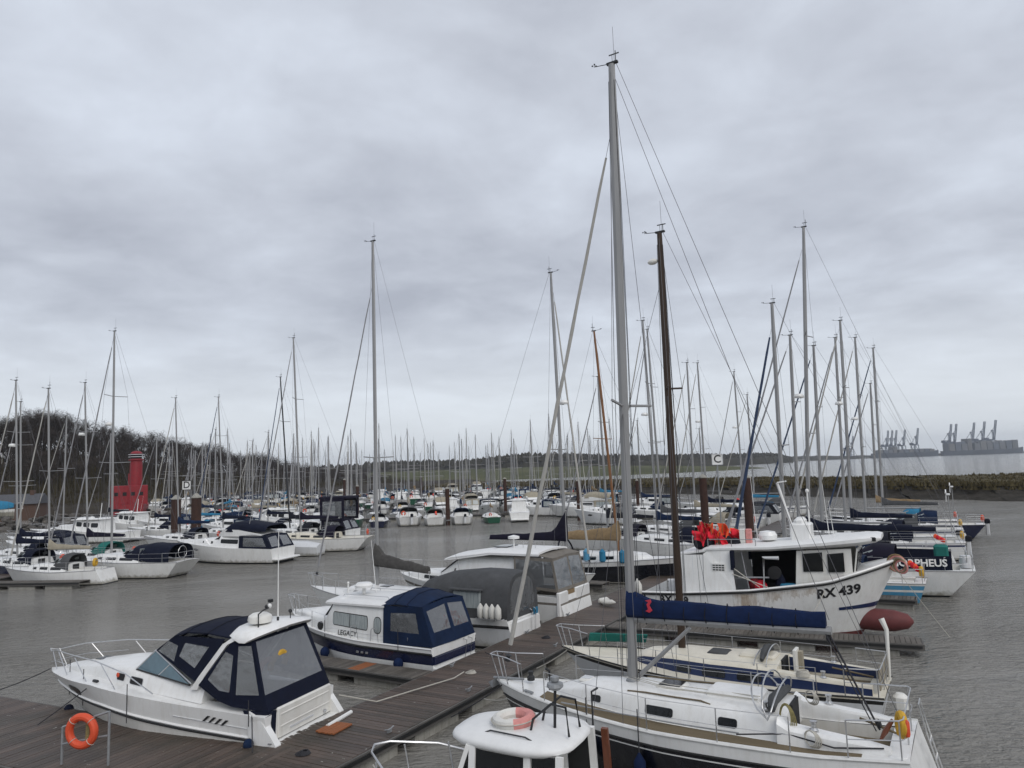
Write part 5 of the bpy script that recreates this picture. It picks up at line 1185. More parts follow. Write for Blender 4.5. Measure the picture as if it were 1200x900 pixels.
# ------------------------------------------------------------------ foreground black-hulled yacht
def near_yacht():
    pose = (7.12, 14.25, 1.01); rot = 148.8
    t = empty('sailing_yacht', 'large black hulled yacht in the foreground with royal blue sail cover on its boom', 'yacht', (*pose[:2], 0), rot); t.scale = (pose[2],) * 3
    H = Hull(8.95, 2.85, [(0, 1.40), (1.5, 1.30), (4.5, 1.30), (8.95, 1.46)], stern=.82, full=.55, bow_rake=.9, tr_rake=-.45, flare=.86)
    H.build('hull', [(1.0, WHITE), (.80, BLACKH), (.735, WHITE), (.715, BLACKH), (.12, WHITE), (.08, ANTID)], t, n=28, trmat=WHITE)
    hole = (.35, 2.15, .62); dz = lambda x: H.z(H.xt(x))
    H.deck('deck', WHITE, t, hole=hole, inset=.01, drop=.0)
    well(hole, lambda x: dz(x) + .01, .72, WHITE2, t, seat=(.30, .42), seatm=TEAK)
    H.rail('toe_rail', ALUW, t, r=.028); H.rail('rub_strake', RUBB, t, r=.022, fz=.80, out=.008)
    C = Coach(H, [(2.05, .92, .46), (2.4, .93, .48), (3.6, .90, .50), (5.2, .80, .48), (6.3, .60, .38), (7.0, .40, .20), (7.45, .24, .02)], tuck=.86, crown=.07)
    C.build('coachroof', WHITE, t, n=24)
    for sd in (1, -1):
        C.window(t, 5.92, 6.16, .42, .84, sd, GLASS, r=.5); C.window(t, 4.25, 4.85, .40, .82, sd, GLASS, r=.4); C.window(t, 2.95, 3.32, .40, .80, sd, GLASS, r=.4)
        # teak side deck between cabin and toe rail
        rows = []
        for i in range(22):
            x = lerp(.75, 7.4, i / 21); b = H.b(H.xt(x)); o = b - .13; n_ = max((C.w(x) if x > 2.05 else .98) + .02, .1) if x < 7.4 else .3
            if o - n_ < .03: n_ = o - .03
            z = lambda y: dz(x) + .05 * (1 - (y / b) ** 2) + .006
            rows.append([Vector((x, sd * n_, z(n_))), Vector((x, sd * o, z(o))), Vector((x, sd * o, z(o) - .03)), Vector((x, sd * n_, z(n_) - .03))])
        if sd < 0: rows = [r[::-1] for r in rows]
        b = MB(); b.loft(rows, TEAK); b.build('teak_side_deck', t, smooth=0)
        # cockpit coaming, high and rounded
        rows = []
        for x, hh, y0, y1 in ((.30, .10, .72, .95), (.7, .18, .68, 1.0), (1.3, .26, .66, 1.02), (2.0, .34, .64, 1.02), (2.18, .46, .62, 1.02)):
            z = dz(x); rows.append([Vector((x, sd * y, z + k)) for y, k in ((y1, .0), (y1 - .03, hh * .8), (y1 - .10, hh), (y0 + .03, hh), (y0, hh * .8), (y0, -.05))])
        if sd < 0: rows = [r[::-1] for r in rows]
        b = MB(); b.loft(rows, WHITE); b.build('cockpit_coaming', t)
        winch(t, 1.55, sd * .86, dz(1.5) + .29, 1.1); winch(t, 2.45, sd * .62, C.zd(2.4) + .5, .9)
        b = MB(); b.tube([C.side(5.3, 1, sd) + Vector((0, -.1 * sd, .10))] + [C.side(x, 1, sd) + Vector((0, -.12 * sd, .12)) for x in (4.9, 4.3, 3.7)] + [C.side(3.5, 1, sd) + Vector((0, -.1 * sd, .08))], .016, TEAK); b.build('grab_rail', t)
        b = MB(); b.tube([Vector((x, sd * .95, dz(x) + .09)) for x in (6.7, 5.3, 4.0, 2.9)], .014, GALV); b.build('jib_track', t)
    text('model_stripe', '- -', .1, GREYW, t, C.side(3.75, .45, 1) + Vector((0, .02, 0)), (-1, 0, 0), (0, 0, 1))
    def topz(x): return C.zd(x) + C.h(x) + .07
    b = MB(); b.box(6.35, 6.68, -.17, .17, topz(6.5) - .02, topz(6.5) + .03, WHITE2, bev=.04); b.box(6.4, 6.63, -.12, .12, topz(6.5) + .03, topz(6.5) + .04, GREYW); b.build('deck_hatch', t)
    b = MB(); b.box(4.22, 4.80, -.28, .28, topz(4.5) - .03, topz(4.5) + .04, WHITE2, bev=.04); b.box(4.28, 4.74, -.22, .22, topz(4.5) + .04, topz(4.5) + .05, GLASS); b.build('deck_hatch', t)
    b = MB(); b.box(2.6, 3.7, -.36, .36, topz(3.1) - .04, topz(3.1) + .09, WHITE, bev=.05); b.build('sliding_hatch', t)
    b = MB(); b.box(2.02, 2.08, -.3, .3, .85, topz(2.1) + .02, DARK); b.build('companionway', t)
    # frame of the folded sprayhood and its slack canvas
    for k, (x, hh, w) in enumerate(((2.75, .52, .93), (2.5, .62, .96), (2.2, .50, .98))):
        z0 = C.zd(2.4) + .42; pts = [Vector((2.35 + (x - 2.35) * math.sin(a) ** .5 if 0 < a < math.pi else 2.35, w * math.cos(a) * (.98), z0 + hh * math.sin(a) ** .8)) for a in [math.pi * i / 14 for i in range(15)]]
        b = MB(); b.tube(pts, .016, STEEL); b.build('hood_frame', t)
    b = MB(); b.tube([(2.3, .75, topz(2.4) + .02), (2.36, .3, topz(2.4) + .07), (2.33, -.3, topz(2.4) + .06), (2.3, -.75, topz(2.4) + .02)], [.07, .11, .10, .07], GREYC, n=8); b.build('folded_hood', t)
    b = MB(); b.box(2.10, 2.14, -.55, .30, 1.25, 1.78, GREYC); b.build('bulkhead_cloth', t)
    # rig
    mx = 5.4; zf = topz(mx) - .02
    mast, at = mast_rig(t, H, mx, zf, 16.05, ALU, r=.115, spread=(.425,), sw=.40, sail=SAIL, sailr=.044, frac=.872, wr=.006, bowx=8.75, bowz=1.55, lean=-.25)
    b = MB(); b.lathe([(.16, 0), (.16, .03), (.10, .08)], (mx, 0, zf), GALV, 10); b.build('mast_step', mast)
    bz = 3.64; bm = boom_cover(t, mx, bz - .48, 4.15, .085, ALU, ROYALC, hgt=.40, wid=.16, collar=.32, endz=3.22, lift=.55, taper=.78)
    b = MB(); b.tube([(mx - .14, 0, zf + .12), (mx - 1.35, 0, bz - .58)], [.05, .04], ALU, n=8); b.build('kicker_strut', t)
    b = MB(); b.tube([(mx - 4.1, 0, 3.16), (.55, 0, 1.5)], .02, ROPED, n=5); b.tube([(mx - 4.05, .05, 3.16), (.6, .1, 1.5)], .012, ROPED, n=5); b.ell((.56, 0, 1.6), .05, .05, .09, MBLACK, 6, 4); b.ell((mx - 4.08, 0, 3.08), .05, .05, .09, MBLACK, 6, 4); b.build('mainsheet', t)
    b = MB(); b.tube([at(.99), (mx - 4.12, 0, 3.42)], .006, WIRE, n=4); b.build('topping_lift', t)
    for q in ((.10, 0), (-.10, .05), (.16, .1)): 
        b = MB(); b.tube([(mx + q[0], q[1], zf + 4), (mx + q[0] * 1.3, q[1], zf + .1), (mx - .9, .3 + q[0], topz(4.3) + .06), (2.6, .45 + q[0], topz(2.7) + .1)], .009, ROPEW, n=5); b.build('control_line', t)
    for k in range(8):
        u = .10 + .11 * k; x = mx + .03 - u * 4.09; h = lerp(.40, .31, u ** .8) + .32 * max(0, 1 - u / .22) ** 1.5 * .55; w = lerp(.16, .10, u) * 1.06; zb = bz - .48 + .06 * u + .047
        b = MB(); b.tube([(x, w * .5, zb - .05), (x, w * .98, zb + .12 * h), (x + .01, w * .98, zb + .32 * h), (x, w * .80, zb + .66 * h), (x + .01, 0, zb + 1.06 * h), (x, -w * .80, zb + .66 * h), (x, -w * .98, zb + .3 * h), (x, -w * .5, zb - .05)], .010, BLACKC, n=4); b.tube([(x, w * .5, zb - .05), (x, 0, zb - .16), (x, -w * .5, zb - .05)], .008, ROPED, n=4); b.build('sail_tie', t)
    # red sailmaker mark on the cover
    b = MB(); pts = [(-.07, .10), (.05, .13), (.07, .08), (.02, .0), (.08, -.10), (.02, -.15), (-.07, -.12), (-.01, -.08), (-.04, .02), (-.0, .07)]
    b.prism([(mx - .52 - x, .185, bz - .14 + z) for x, z in pts], (0, .02, 0), LOGOR); b.build('cover_mark', t, smooth=0)
    # rails
    rails(t, H, [1.9, 3.2, 4.6, 6.0, 7.2], h=.62, r=.013); pulpit(t, H, 7.9, h=.62); pushpit(t, H, .95, h=.64)
    # anchor, windlass, navigation light on the pulpit
    b = MB(); b.tube([(8.2, 0, 1.55), (9.05, 0, 1.50)], .03, GALV); b.loft([[(8.95, y, 1.50), (9.2, y * .2, 1.38), (9.0, y, 1.30)] for y in (-.16, .16)], GALV); b.build('anchor', t)
    b = MB(); b.lathe([(.09, 0), (.09, .08), (.05, .12), (.07, .2), (.02, .22)], (8.0, 0, 1.55), MBLACK, 10); b.build('windlass', t)
    b = MB(); b.tube([(7.3, .35, 1.5), (7.3, .35, 1.92), (7.36, .42, 1.98)], .03, MBLACK); b.build('deck_vent', t)
    for sd in (1, -1): b = MB(); b.tube([(7.6, sd * .62, 1.47), (7.85, sd * .55, 1.48)], .03, GALV); b.build('cleat', t)
    b = MB(); b.box(.02, .34, -1.05, 1.05, 1.30, 1.42, WHITE, bev=.03); b.build('aft_deck', t)
    b = MB(); b.tube([(.15, 0, 1.44), (.9, -.15, 1.62)], .022, TEAK); b.build('tiller', t)
    b = MB(); b.tube([(-.42, -.3, .55), (-.2, -.3, 1.45), (-.1, -.3, 1.95), (-.1, -.7, 1.95), (-.2, -.7, 1.45), (-.42, -.7, .55)], .014, STEEL)
    for z in (.7, 1.0, 1.3): b.tube([(-.42 + .24 * (z - .55), -.3, z), (-.42 + .24 * (z - .55), -.7, z)], .014, STEEL)
    b.build('boarding_ladder', t)
    # things stowed aboard
    q = lambda *p: W(pose, rot, p)
    lb = empty('horseshoe_lifebuoy', 'yellow horseshoe lifebuoy with orange light on the stern rail of the black hulled yacht', 'lifebuoy', q(.12, .70, 1.86), rot)
    b = MB(); b.torus((0, 0, 0), .17, .07, YELLOW, (1, .35, .05), a0=-70, a1=250); b.build('buoy_foam', lb); b = MB(); b.lathe([(.03, -.14), (.045, -.1), (.045, .1), (.02, .14)], (-.10, .16, .0), ORANGE, 8); b.build('buoy_light', lb)
    b = MB(); b.tube([(.12, .1, .1), (.25, .14, -.1), (.34, .18, -.26)], [.03, .05, .02], WOODD); b.build('drogue_line', lb)
    for (x, y, z, s, m, lab, sq) in ((2.02, .74, 1.66, .17, ROPEY, 'hank of olive rope hung at the cockpit coaming of the black hulled yacht', 1.9), (1.55, 1.02, 1.50, .16, ROPEW, 'coil of grey rope beside the port winch of the black hulled yacht', 1.0), (1.8, -.5, 1.78, .14, ROPEW, 'small coil of pale line on the far coaming of the black hulled yacht', 1.0)):
        b = MB()
        for k in range(4): b.torus((x + .01 * k, y + .014 * k, z + .01 * k), s * (1 - .07 * k), .012, m, (.35 + .1 * k, 1, .12 * k - .2), n=18, k=5)
        o = b.build('rope_coil'); o.location = (*pose[:2], 0); o.scale = (pose[2],) * 3; o.rotation_euler = (0, 0, R(rot)); o.data.transform(Matrix.Translation((x, y, z)) @ Matrix.Diagonal((1, 1, sq, 1)) @ Matrix.Translation((-x, -y, -z))); tag(o, lab, 'rope')
    b = MB(); b.tube([q(.4, .95, 1.5), q(1.2, 1.05, 1.42), q(2.0, .98, 1.52), q(2.9, 1.12, 1.42)], .014, ROPED); tag(b.build('loose_sheet'), 'dark sheet lying along the side deck of the black hulled yacht', 'rope')
    for x, lab in ((4.75, 'long blue fender in the water beside the black hull, towards its stern'), (6.0, 'long blue fender beside the black hull, nearer to its bow')):
        p = hull_point(H, x, .75, 1, .15); fender(W(pose, rot, (p.x, p.y, .52)), ROYALC, lab, 'long blue fenders on the black hull', length=.62, r=.12, rope=.9)
    rope('mooring_line', [q(7.75, .58, 1.5), (-1.05, 20.6, .54)], 'pale bow line from the black hulled yacht to the walkway edge', ROPEW, sag=.12)
    rope('mooring_line', [q(8.6, .05, 1.5), (-1.8, 19.2, .54)], 'dark bow line crossing the gap from the black hulled yacht to the walkway', ROPED, sag=.05)
near_yacht()

# ------------------------------------------------------------------ cream yacht with blue cabin band and bronze mast
def cream_yacht():
    pose = (8.72, 18.44, 1.01); rot = 148.6
    t = empty('sailing_yacht', 'cream decked yacht with blue band along its cabin and tall dark bronze mast', 'yacht', (*pose[:2], 0), rot); t.scale = (pose[2],) * 3
    H = Hull(8.7, 2.75, [(0, 1.10), (4, 1.08), (8.7, 1.26)], stern=.72, full=.5, bow_rake=1.25, tr_rake=.3, flare=.86)
    H.build('hull', [(1.0, CREAM), (.95, RUBB), (.87, GREYW), (.10, BLUEM), (.04, ANTID)], t, n=22)
    dz = lambda x: H.z(H.xt(x)); hole = (.4, 2.4, .62)
    H.deck('deck', CREAM, t, hole=hole, inset=.01); well(hole, lambda x: dz(x) + .01, .62, CREAM, t, seat=(.3, .42), seatm=TEAK)
    H.rail('toe_rail', RUBB, t, r=.02)
    C = Coach(H, [(2.35, .98, .42), (3.5, .95, .44), (5.0, .82, .40), (5.9, .58, .28), (6.2, .40, .16), (6.45, .22, .02)], tuck=.90, crown=.06)
    C.build('coachroof', CREAM, t, n=20, band=BLUEM)
    for sd in (1, -1):
        for a, b_ in ((2.7, 3.3), (3.6, 4.2), (4.5, 4.9)): C.window(t, a, b_, .2, .7, sd, GLASS)
        rows = []
        for x, hh in ((.25, .20), (1.2, .26), (2.4, .34)):
            z = dz(x); y1, y0 = lerp(.84, .98, x / 2.4), .63; rows.append([Vector((x, sd * y, z + k)) for y, k in ((y1, -.02), (y1 - .02, hh * .7), (y1 - .07, hh), (y0 + .02, hh), (y0, -.05))])
        if sd < 0: rows = [r[::-1] for r in rows]
        b = MB(); b.loft(rows, CREAM); co = b.build('cockpit_coaming', t)
        b = MB(); b.loft([[r[0] + Vector((0, sd * .008, .0)), r[1] + Vector((0, sd * .008, 0)), r[1] - Vector((0, sd * .01, 0)), r[0] - Vector((0, sd * .01, 0))] for r in rows], BLUEM); b.build('blue_band', co)
        winch(t, 1.3, sd * .76, dz(1) + .25)
    tz = lambda x: C.zd(x) + C.h(x) + .06
    b = MB(); b.box(3.7, 4.25, -.28, .28, tz(4) - .03, tz(4) + .03, GREYC, bev=.04); b.build('deck_hatch', t)
    b = MB(); b.box(2.5, 3.4, -.33, .33, tz(3) - .03, tz(3) + .07, CREAM, bev=.05); b.build('sliding_hatch', t)
    b = MB(); b.box(2.30, 2.36, -.3, .3, .8, tz(2.4), DARK); b.build('companionway', t)
    b = MB(); b.box(2.02, 2.10, -.28, .12, 1.02, 1.78, WHITE2, bev=.01); b.box(1.92, 2.02, -.30, -.1, 1.0, 1.7, BEIGEC); b.build('washboard', t)
    b = MB(); b.tube([(2.75, y, tz(2.8) + .03 + .16 * (1 - (y / .6) ** 2)) for y in (-.6, -.3, 0, .3, .6)], [.05, .09, .10, .09, .05], GREYC, n=8); b.build('folded_hood', t)
    for x, hh in ((2.9, .30), (2.6, .42)):
        b = MB(); b.tube([Vector((x, .8 * math.cos(a), tz(2.8) - .15 + hh * math.sin(a) ** .8)) for a in [math.pi * i / 12 for i in range(13)]], .014, STEEL); b.build('hood_frame', t)
    mast, at = mast_rig(t, H, 5.0, tz(5.0) - .02, 13.15, BRONZE, r=.105, spread=(.61,), sw=.28, sail=None, frac=.86, wr=.006, bowx=8.45, lean=-.05)
    b = MB(); b.ell(at(.93) + Vector((.25, 0, 0)), .16, .09, .09, WHITE2); b.bar(at(.93), at(.93) + Vector((.25, 0, 0)), .03, .03, BRONZE); b.build('steaming_light', mast)
    b = MB(); b.tube([(4.9, 0, 2.55), (2.2, 0, 2.45)], .05, BRONZE, n=8); b.build('boom', t)
    rails(t, H, [1.4, 2.7, 4.0, 5.3, 6.5], h=.58); pulpit(t, H, 7.5, h=.6); pushpit(t, H, .8, h=.6)
    b = MB(); b.box(.08, .11, -.75, .75, 1.2, 1.66, BEIGEC); b.build('rail_cloth', t)
    b = MB(); b.tube([(.02, -.6, 1.1), (.0, -.62, 2.3), (.1, -.66, 2.55)], [.03, .05, .07], WHITE2, n=8); b.build('danbuoy', t)
    b = MB(); b.box(-.35, -.12, .15, .45, -.2, .75, GREYW, bev=.04); b.box(-.42, -.1, .15, .45, .75, 1.08, WHITE2, bev=.08); b.build('outboard_engine', t)
    b = MB(); b.tube([(.3, 0, 1.3), (1.2, .1, 1.45)], .022, TEAK); b.build('tiller', t)
    q = lambda *p: W(pose, rot, p)
    b = MB()
    for k in range(5): b.torus((0, 0, .03 * k), .16 - .01 * k, .02, ROPEW, (0, .1, 1), n=14, k=5)
    o = b.build('rope_coil'); o.location = q(1.75, .8, 1.36); tag(o, 'coil of pale rope on the coaming of the cream yacht', 'rope')
    b = MB(); b.box(-.9, .9, -.02, .02, -.14, .14, GREENC, bev=.0); o = b.build('green_fender_board'); o.location = q(7.3, -.95, 1.42); o.rotation_euler = (.5, .1, R(10)); tag(o, 'green board leaning on the foredeck rail of the cream yacht', 'board')
    b = MB(); b.torus((0, 0, 0), .17, .06, KHAKIC, (1, .3, .2)); o = b.build('tyre_fender'); o.location = q(2.0, 1.45, .75); tag(o, 'brown ring fender between the cream yacht and the black hulled yacht', 'fender')
    rope('mooring_line', [q(8.3, .2, 1.3), (.45, 23.4, .55)], 'pale bow line from the cream yacht to the walkway', ROPEW, sag=.05)
cream_yacht()

# ------------------------------------------------------------------ small pilot launch whose wheelhouse roof shows at the bottom edge
def pilot_launch():
    pose = (2.48, 11.2, .98); rot = 155
    t = empty('pilot_launch', 'small white launch at the bottom edge, its rounded wheelhouse roof carrying a faded lifebuoy', 'motor boat', (*pose[:2], 0), rot); t.scale = (pose[2],) * 3
    H = Hull(5.7, 2.1, [(0, .95), (2.5, .98), (5.7, 1.35)], stern=.88, full=.75, bow_rake=.7, flare=.85)
    H.build('hull', [(1.0, WHITE), (.86, BLUEM), (.78, WHITE), (.10, ANTID)], t, n=20)
    hole = (.2, 1.5, .75); H.deck('deck', WHITE, t, hole=hole, inset=0, camber=.1); well(hole, lambda x: 1.0, .4, WHITE2, t)
    H.rail('rub_strake', RUBW, t, r=.035, fz=.97, out=.01)
    # wheelhouse walls with posts and dark panes
    w0, w1 = .82, .70; z0, z1 = .98, 2.42
    b = MB(); b.box(1.6, 3.75, -w0, w0, z0, 1.55, WHITE, bev=.03); b.build('wheelhouse', t)
    for sd in (1, -1):
        for xa, xb in ((1.95, 2.35), (2.5, 3.3)): slabpoly(t, [(xa, sd * w0 * .985, 1.56), (xb, sd * w0 * .985, 1.56), (xb, sd * w1, z1), (xa, sd * w1, z1)], GLASS, 'window', .02)
        for xa, m in ((2.42, WHITE), (3.36, WHITE), (1.9, WHITE)) + (((1.66, WOODD),) if sd < 0 else ()): b = MB(); b.bar((xa, sd * w0, 1.5), (xa, sd * w1, z1 + .03), .11, .07, m); b.build('wheelhouse_post', t)
    for ya, yb in ((-.78, -.06), (.06, .78)): slabpoly(t, [(3.74, ya, 1.56), (3.74, yb, 1.56), (3.42, yb * .88, z1), (3.42, ya * .88, z1)], GLASS, 'windscreen', .02)
    for y in (-.8, 0, .8): b = MB(); b.bar((3.78, y, 1.5), (3.44, y * .88, z1 + .03), .09, .07, WHITE); b.build('windscreen_post', t)
    for y in (.3, -.4): b = MB(); b.tube([(3.80, y, 1.6), (3.66, y + .2, 1.95)], .012, MBLACK); b.build('wiper', t)
    # rounded roof
    rings = []
    def outl(k, z):
        pts = []
        for i in range(28):
            a = 2 * math.pi * i / 28; cx = 2.86 + 1.08 * k * math.copysign(abs(math.cos(a)) ** .62, math.cos(a)); y = .86 * k * math.copysign(abs(math.sin(a)) ** .55, math.sin(a)); y *= lerp(1, .80, max(0, (cx - 2.4) / 1.6))
            pts.append(Vector((cx, y, z + .03 * (cx - 2.4) * 0)))
        return pts
    b = MB(); b.loft([outl(.93, 2.40), outl(1, 2.46), outl(1.0, 2.50), outl(.97, 2.54), outl(.8, 2.59), outl(.4, 2.63), outl(.05, 2.64)], ROOFW); roof = b.build('wheelhouse_roof', t, smooth=50)
    b = MB(); b.torus((2.75, 0, 2.495), .9, .0, RUBW); 
    for y in (-.2, .28):
        b = MB(); b.tube([(2.55, y, 2.60), (2.50, y, 2.80), (2.2, y * .9, 3.05), (1.95, y * .9, 3.02), (1.9, y, 2.6)], .02, MBLACK); b.build('roof_hoop', roof)
    b = MB(); b.tube([(2.25, .0, 2.6), (2.22, .0, 3.22)], .025, MBLACK, n=8); b.lathe([(.08, 0), (.14, .05), (.13, .10), (.04, .12)], (2.22, 0, 3.20), GALV, 10); b.lathe([(.05, .12), (.07, .14), (.07, .20), (.02, .22)], (2.22, 0, 3.2), GALV, 10); b.build('light_mast', roof)
    b = MB(); b.tube([(1.75, -.4, 2.58), (1.75, -.4, 3.1), (1.7, -.55, 3.12)], .018, MBLACK); b.build('horn', roof)
    b = MB(); b.tube([(3.3, .5, 2.57), (3.15, .5, 2.63), (2.5, .6, 2.63), (2.35, .6, 2.57)], .012, MBLACK); b.build('roof_rail', roof)
    for sd in (1, -1):
        b = MB(); b.tube([(3.7, sd * .98, 1.02), (3.9, sd * 1.0, 1.62), (4.9, sd * .80, 1.80), (5.6, sd * .28, 1.92), (5.74, 0, 1.94)], .02, STEEL); b.build('bow_rail', t)
        for x, y in ((4.6, .84), (5.3, .46)): b = MB(); b.tube([(x, sd * y, H.z(H.xt(x))), (x + .1, sd * (y - .02), 1.84)], .016, STEEL); b.build('rail_post', t)
    b = MB(); b.box(4.3, 4.8, -.25, .25, 1.25, 1.33, WHITE2, bev=.05); b.build('deck_hatch', t)
    lb = empty('lifebuoy', 'faded pink and white ring lifebuoy lying on the launch wheelhouse roof', 'lifebuoy', W(pose, rot, (2.95, .05, 2.69)), rot)
    b = MB(); b.torus((0, 0, 0), .27, .085, PINKR, (.05, .05, 1), a0=-20, a1=150, n=14); b.build('ring', lb); b = MB(); b.torus((0, 0, 0), .27, .084, FENDW, (.05, .05, 1), a0=150, a1=340, n=14); b.build('ring_band', lb)
    b = MB(); b.torus((0, 0, .02), .36, .010, ROPEW, (.05, .05, 1), n=24, k=5); b.build('grab_line', lb)
    rope('mooring_line', [W(pose, rot, (5.5, -.3, 1.3)), (-3.2, 16.4, .52)], 'pale line from the launch bow to the walkway at the bottom edge', ROPEW, sag=.12)
pilot_launch()

# ------------------------------------------------------------------ fishing boat RX 439
def fishing_boat():
    pose = (5.75, 32.04, 1.0); rot = -29
    t = empty('fishing_boat', 'white fishing boat RX 439 with open sided shelter, rust streaks and maroon bulbous bow', 'fishing boat', (*pose[:2], 0), rot); t.scale = (pose[2],) * 3
    H = Hull(9.25, 3.7, [(0, 1.50), (1.5, 1.56), (4.2, 1.78), (7.0, 2.18), (9.25, 2.90)], stern=.90, full=1.5, bow_rake=1.5, flare=.84, bowpow=.78)
    H.build('hull', [(1.0, WHITE), (.10, ANTI)], t, n=26); dz = lambda x: H.z(H.xt(x))
    H.rail('gunwale', WHITE, t, r=.05, fz=1.0); H.rail('rub_strake', RUBB, t, r=.05, fz=.965, out=.02)
    H.deck('deck', GREYW, t, inset=.06, drop=.75, x1=7.4)
    H.deck('whaleback', WHITE, t, inset=.04, drop=.02, x0=7.45, camber=.12)
    # inside of the bulwark
    mb = MB()
    for sd in (1, -1):
        rows = []
        for i in range(18):
            x = lerp(.05, 7.5, i / 17); q = H.xt(x); bb = H.b(q); lo_ = H.half(x, dz(x) - .76); rows.append([Vector((x, sd * (bb - .03), dz(x) + .01)), Vector((x, sd * (min(bb, H.half(x, dz(x) - .1)) - .07), dz(x) - .02)), Vector((x, sd * (lo_ - .07), dz(x) - .76))])
        mb.loft(rows if sd > 0 else [r[::-1] for r in rows], GREYW, closed=False, cap0=False, cap1=False)
    mb.box(7.44, 7.50, -1.0, 1.0, 1.6, 2.20, GREYW); mb.build('bulwark', t)
    rst = bpy.data.materials.get('rust_stain') or rust_stain()
    hull_strip(t, H, 3.6, 6.6, lambda x: .75, lambda x: dz(x) * .93, -1, rst, 'rust_stain', n=20, out=.006)
    hull_strip(t, H, 7.2, 8.55, lambda x: 1.10 + .05 * (x - 7), lambda x: 1.19 + .11 * (x - 7), -1, BLUEM, 'blue_stripe', out=.008); hull_strip(t, H, 7.2, 8.55, lambda x: 1.10 + .05 * (x - 7), lambda x: 1.19 + .11 * (x - 7), 1, BLUEM, 'blue_stripe', out=.008)
    for sd in (1, -1):
        hull_text(t, H, 'registration', 'RX 439', .46, 7.25, 1.80, sd, BLACKP, bold=.016, slope=.14, shear=.05); hull_text(t, H, 'registration', 'RX 439', .38, 1.30, 1.27, sd, BLACKP, bold=.014)
    b = MB()
    b.loft([[Vector((x, r_ * math.cos(a), .66 + r_ * .95 * math.sin(a))) for a in [2 * math.pi * k / 16 for k in range(16)]] for x, r_ in ((6.6, .22), (7.4, .36), (8.3, .42), (8.9, .40), (9.35, .27), (9.52, .05))], ANTI); b.build('bulbous_bow', t, smooth=60)
    # shelter and wheelhouse
    for sd in (1, -1):
        for xa, xb, z1a, z1b in ((1.45, 2.5, 2.98, 3.02),):
            slabpoly(t, [(xa, sd * 1.60, dz(xa)), (xb, sd * 1.66, dz(xb)), (xb, sd * 1.52, z1b), (xa, sd * 1.48, z1a)], WHITE, 'shelter_panel', .05)
        slabpoly(t, [(2.52, sd * 1.68, dz(2.5)), (3.72, sd * 1.72, dz(3.7)), (3.55, sd * 1.52, 3.28), (2.75, sd * 1.50, 3.22), (2.52, sd * 1.54, 3.05)], WHITE, 'shelter_panel', .06)
        for x in (1.75, 2.1): b = MB(); b.tube([(x, sd * 1.64, dz(x) + .02), (x - .02, sd * 1.53, 2.98)], .012, GREYW, n=4); b.build('panel_seam', t)
        # lettering board on the shelter side
        b = MB(); b.box(2.85, 3.35, min(sd * 1.60, sd * 1.66), max(sd * 1.60, sd * 1.66), 2.42, 2.72, SIGNW); bd = b.build('notice_board', t)
        for k in range(4):
            for j in range(3): b = MB(); b.box(2.88 + .115 * k, 2.88 + .115 * k + .095, min(sd * 1.66, sd * 1.665), max(sd * 1.66, sd * 1.665), 2.45 + .085 * j, 2.45 + .085 * j + .05, BLACKP); b.build('notice_line', bd)
        b = MB(); b.box(3.58, 3.70, min(sd * 1.50, sd * 1.74), max(sd * 1.50, sd * 1.74), 2.5, 3.2, NAVYC); b.build('blue_curtain', t)
        # wheelhouse side with two panes
        slabpoly(t, [(5.75, sd * 1.18, 1.4), (7.75, sd * 1.0, 1.95), (7.75, sd * .98, 3.3), (5.9, sd * 1.16, 3.2)], WHITE2, 'wheelhouse_side', .06)
        for xa, xb in ((6.10, 6.78), (6.95, 7.5)): slabpoly(t, [(xa, sd * 1.195 - sd * .075 * (xa - 6), 2.45), (xb, sd * 1.195 - sd * .075 * (xb - 6), 2.48), (xb, sd * 1.195 - sd * .075 * (xb - 6), 3.16), (xa, sd * 1.195 - sd * .075 * (xa - 6), 3.10)], GLASS, 'window', .05)
    slabpoly(t, [(5.75, -1.16, 1.0), (5.75, 1.16, 1.0), (5.9, 1.14, 3.2), (5.9, -1.14, 3.2)], DARK, 'wheelhouse_back', .05)  # inner panel painted dark too, carrying the shade inside the shelter
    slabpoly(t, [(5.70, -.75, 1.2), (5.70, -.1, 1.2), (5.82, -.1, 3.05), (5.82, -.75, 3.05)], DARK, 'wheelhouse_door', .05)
    slabpoly(t, [(7.72, -.9, 1.9), (7.72, .9, 1.9), (7.95, .96, 3.3), (7.95, -.96, 3.3)], WHITE2, 'wheelhouse_front', .05)
    for ya, yb in ((-.9, -.34), (-.26, .26), (.34, .9)): slabpoly(t, [(7.86, ya, 2.52), (7.86, yb, 2.52), (7.97, yb, 3.2), (7.97, ya, 3.2)], GLASS, 'window', .05)
    slabpoly(t, [(3.7, 1.62, 1.0), (5.8, 1.6, 1.1), (5.8, 1.5, 3.2), (3.7, 1.5, 3.2)], DARK, 'shelter_far_side', .05)  # shade under the shelter roof put into the colour of this inner wall
    slabpoly(t, [(1.45, -1.5, 1.0), (1.45, 1.5, 1.0), (1.45, 1.48, 2.98), (1.45, -1.48, 2.98)], WHITE, 'shelter_back', .05)
    rows = []
    for x, w, z, th in ((2.45, 1.5, 3.16, .10), (2.7, 1.58, 3.26, .14), (5.0, 1.58, 3.36, .16), (6.8, 1.42, 3.52, .20), (8.0, 1.25, 3.66, .24), (8.55, 1.05, 3.70, .18), (8.75, .8, 3.68, .08)):
        rows.append([Vector((x, w * y, z + k)) for y, k in ((-1, -th * .5), (-1, 0), (-.9, .06), (-.4, .10), (.4, .10), (.9, .06), (1, 0), (1, -th * .5), (.9, -th), (-.9, -th))])
    b = MB(); b.loft(rows, ROOFW); roof = b.build('shelter_roof', t, smooth=40)
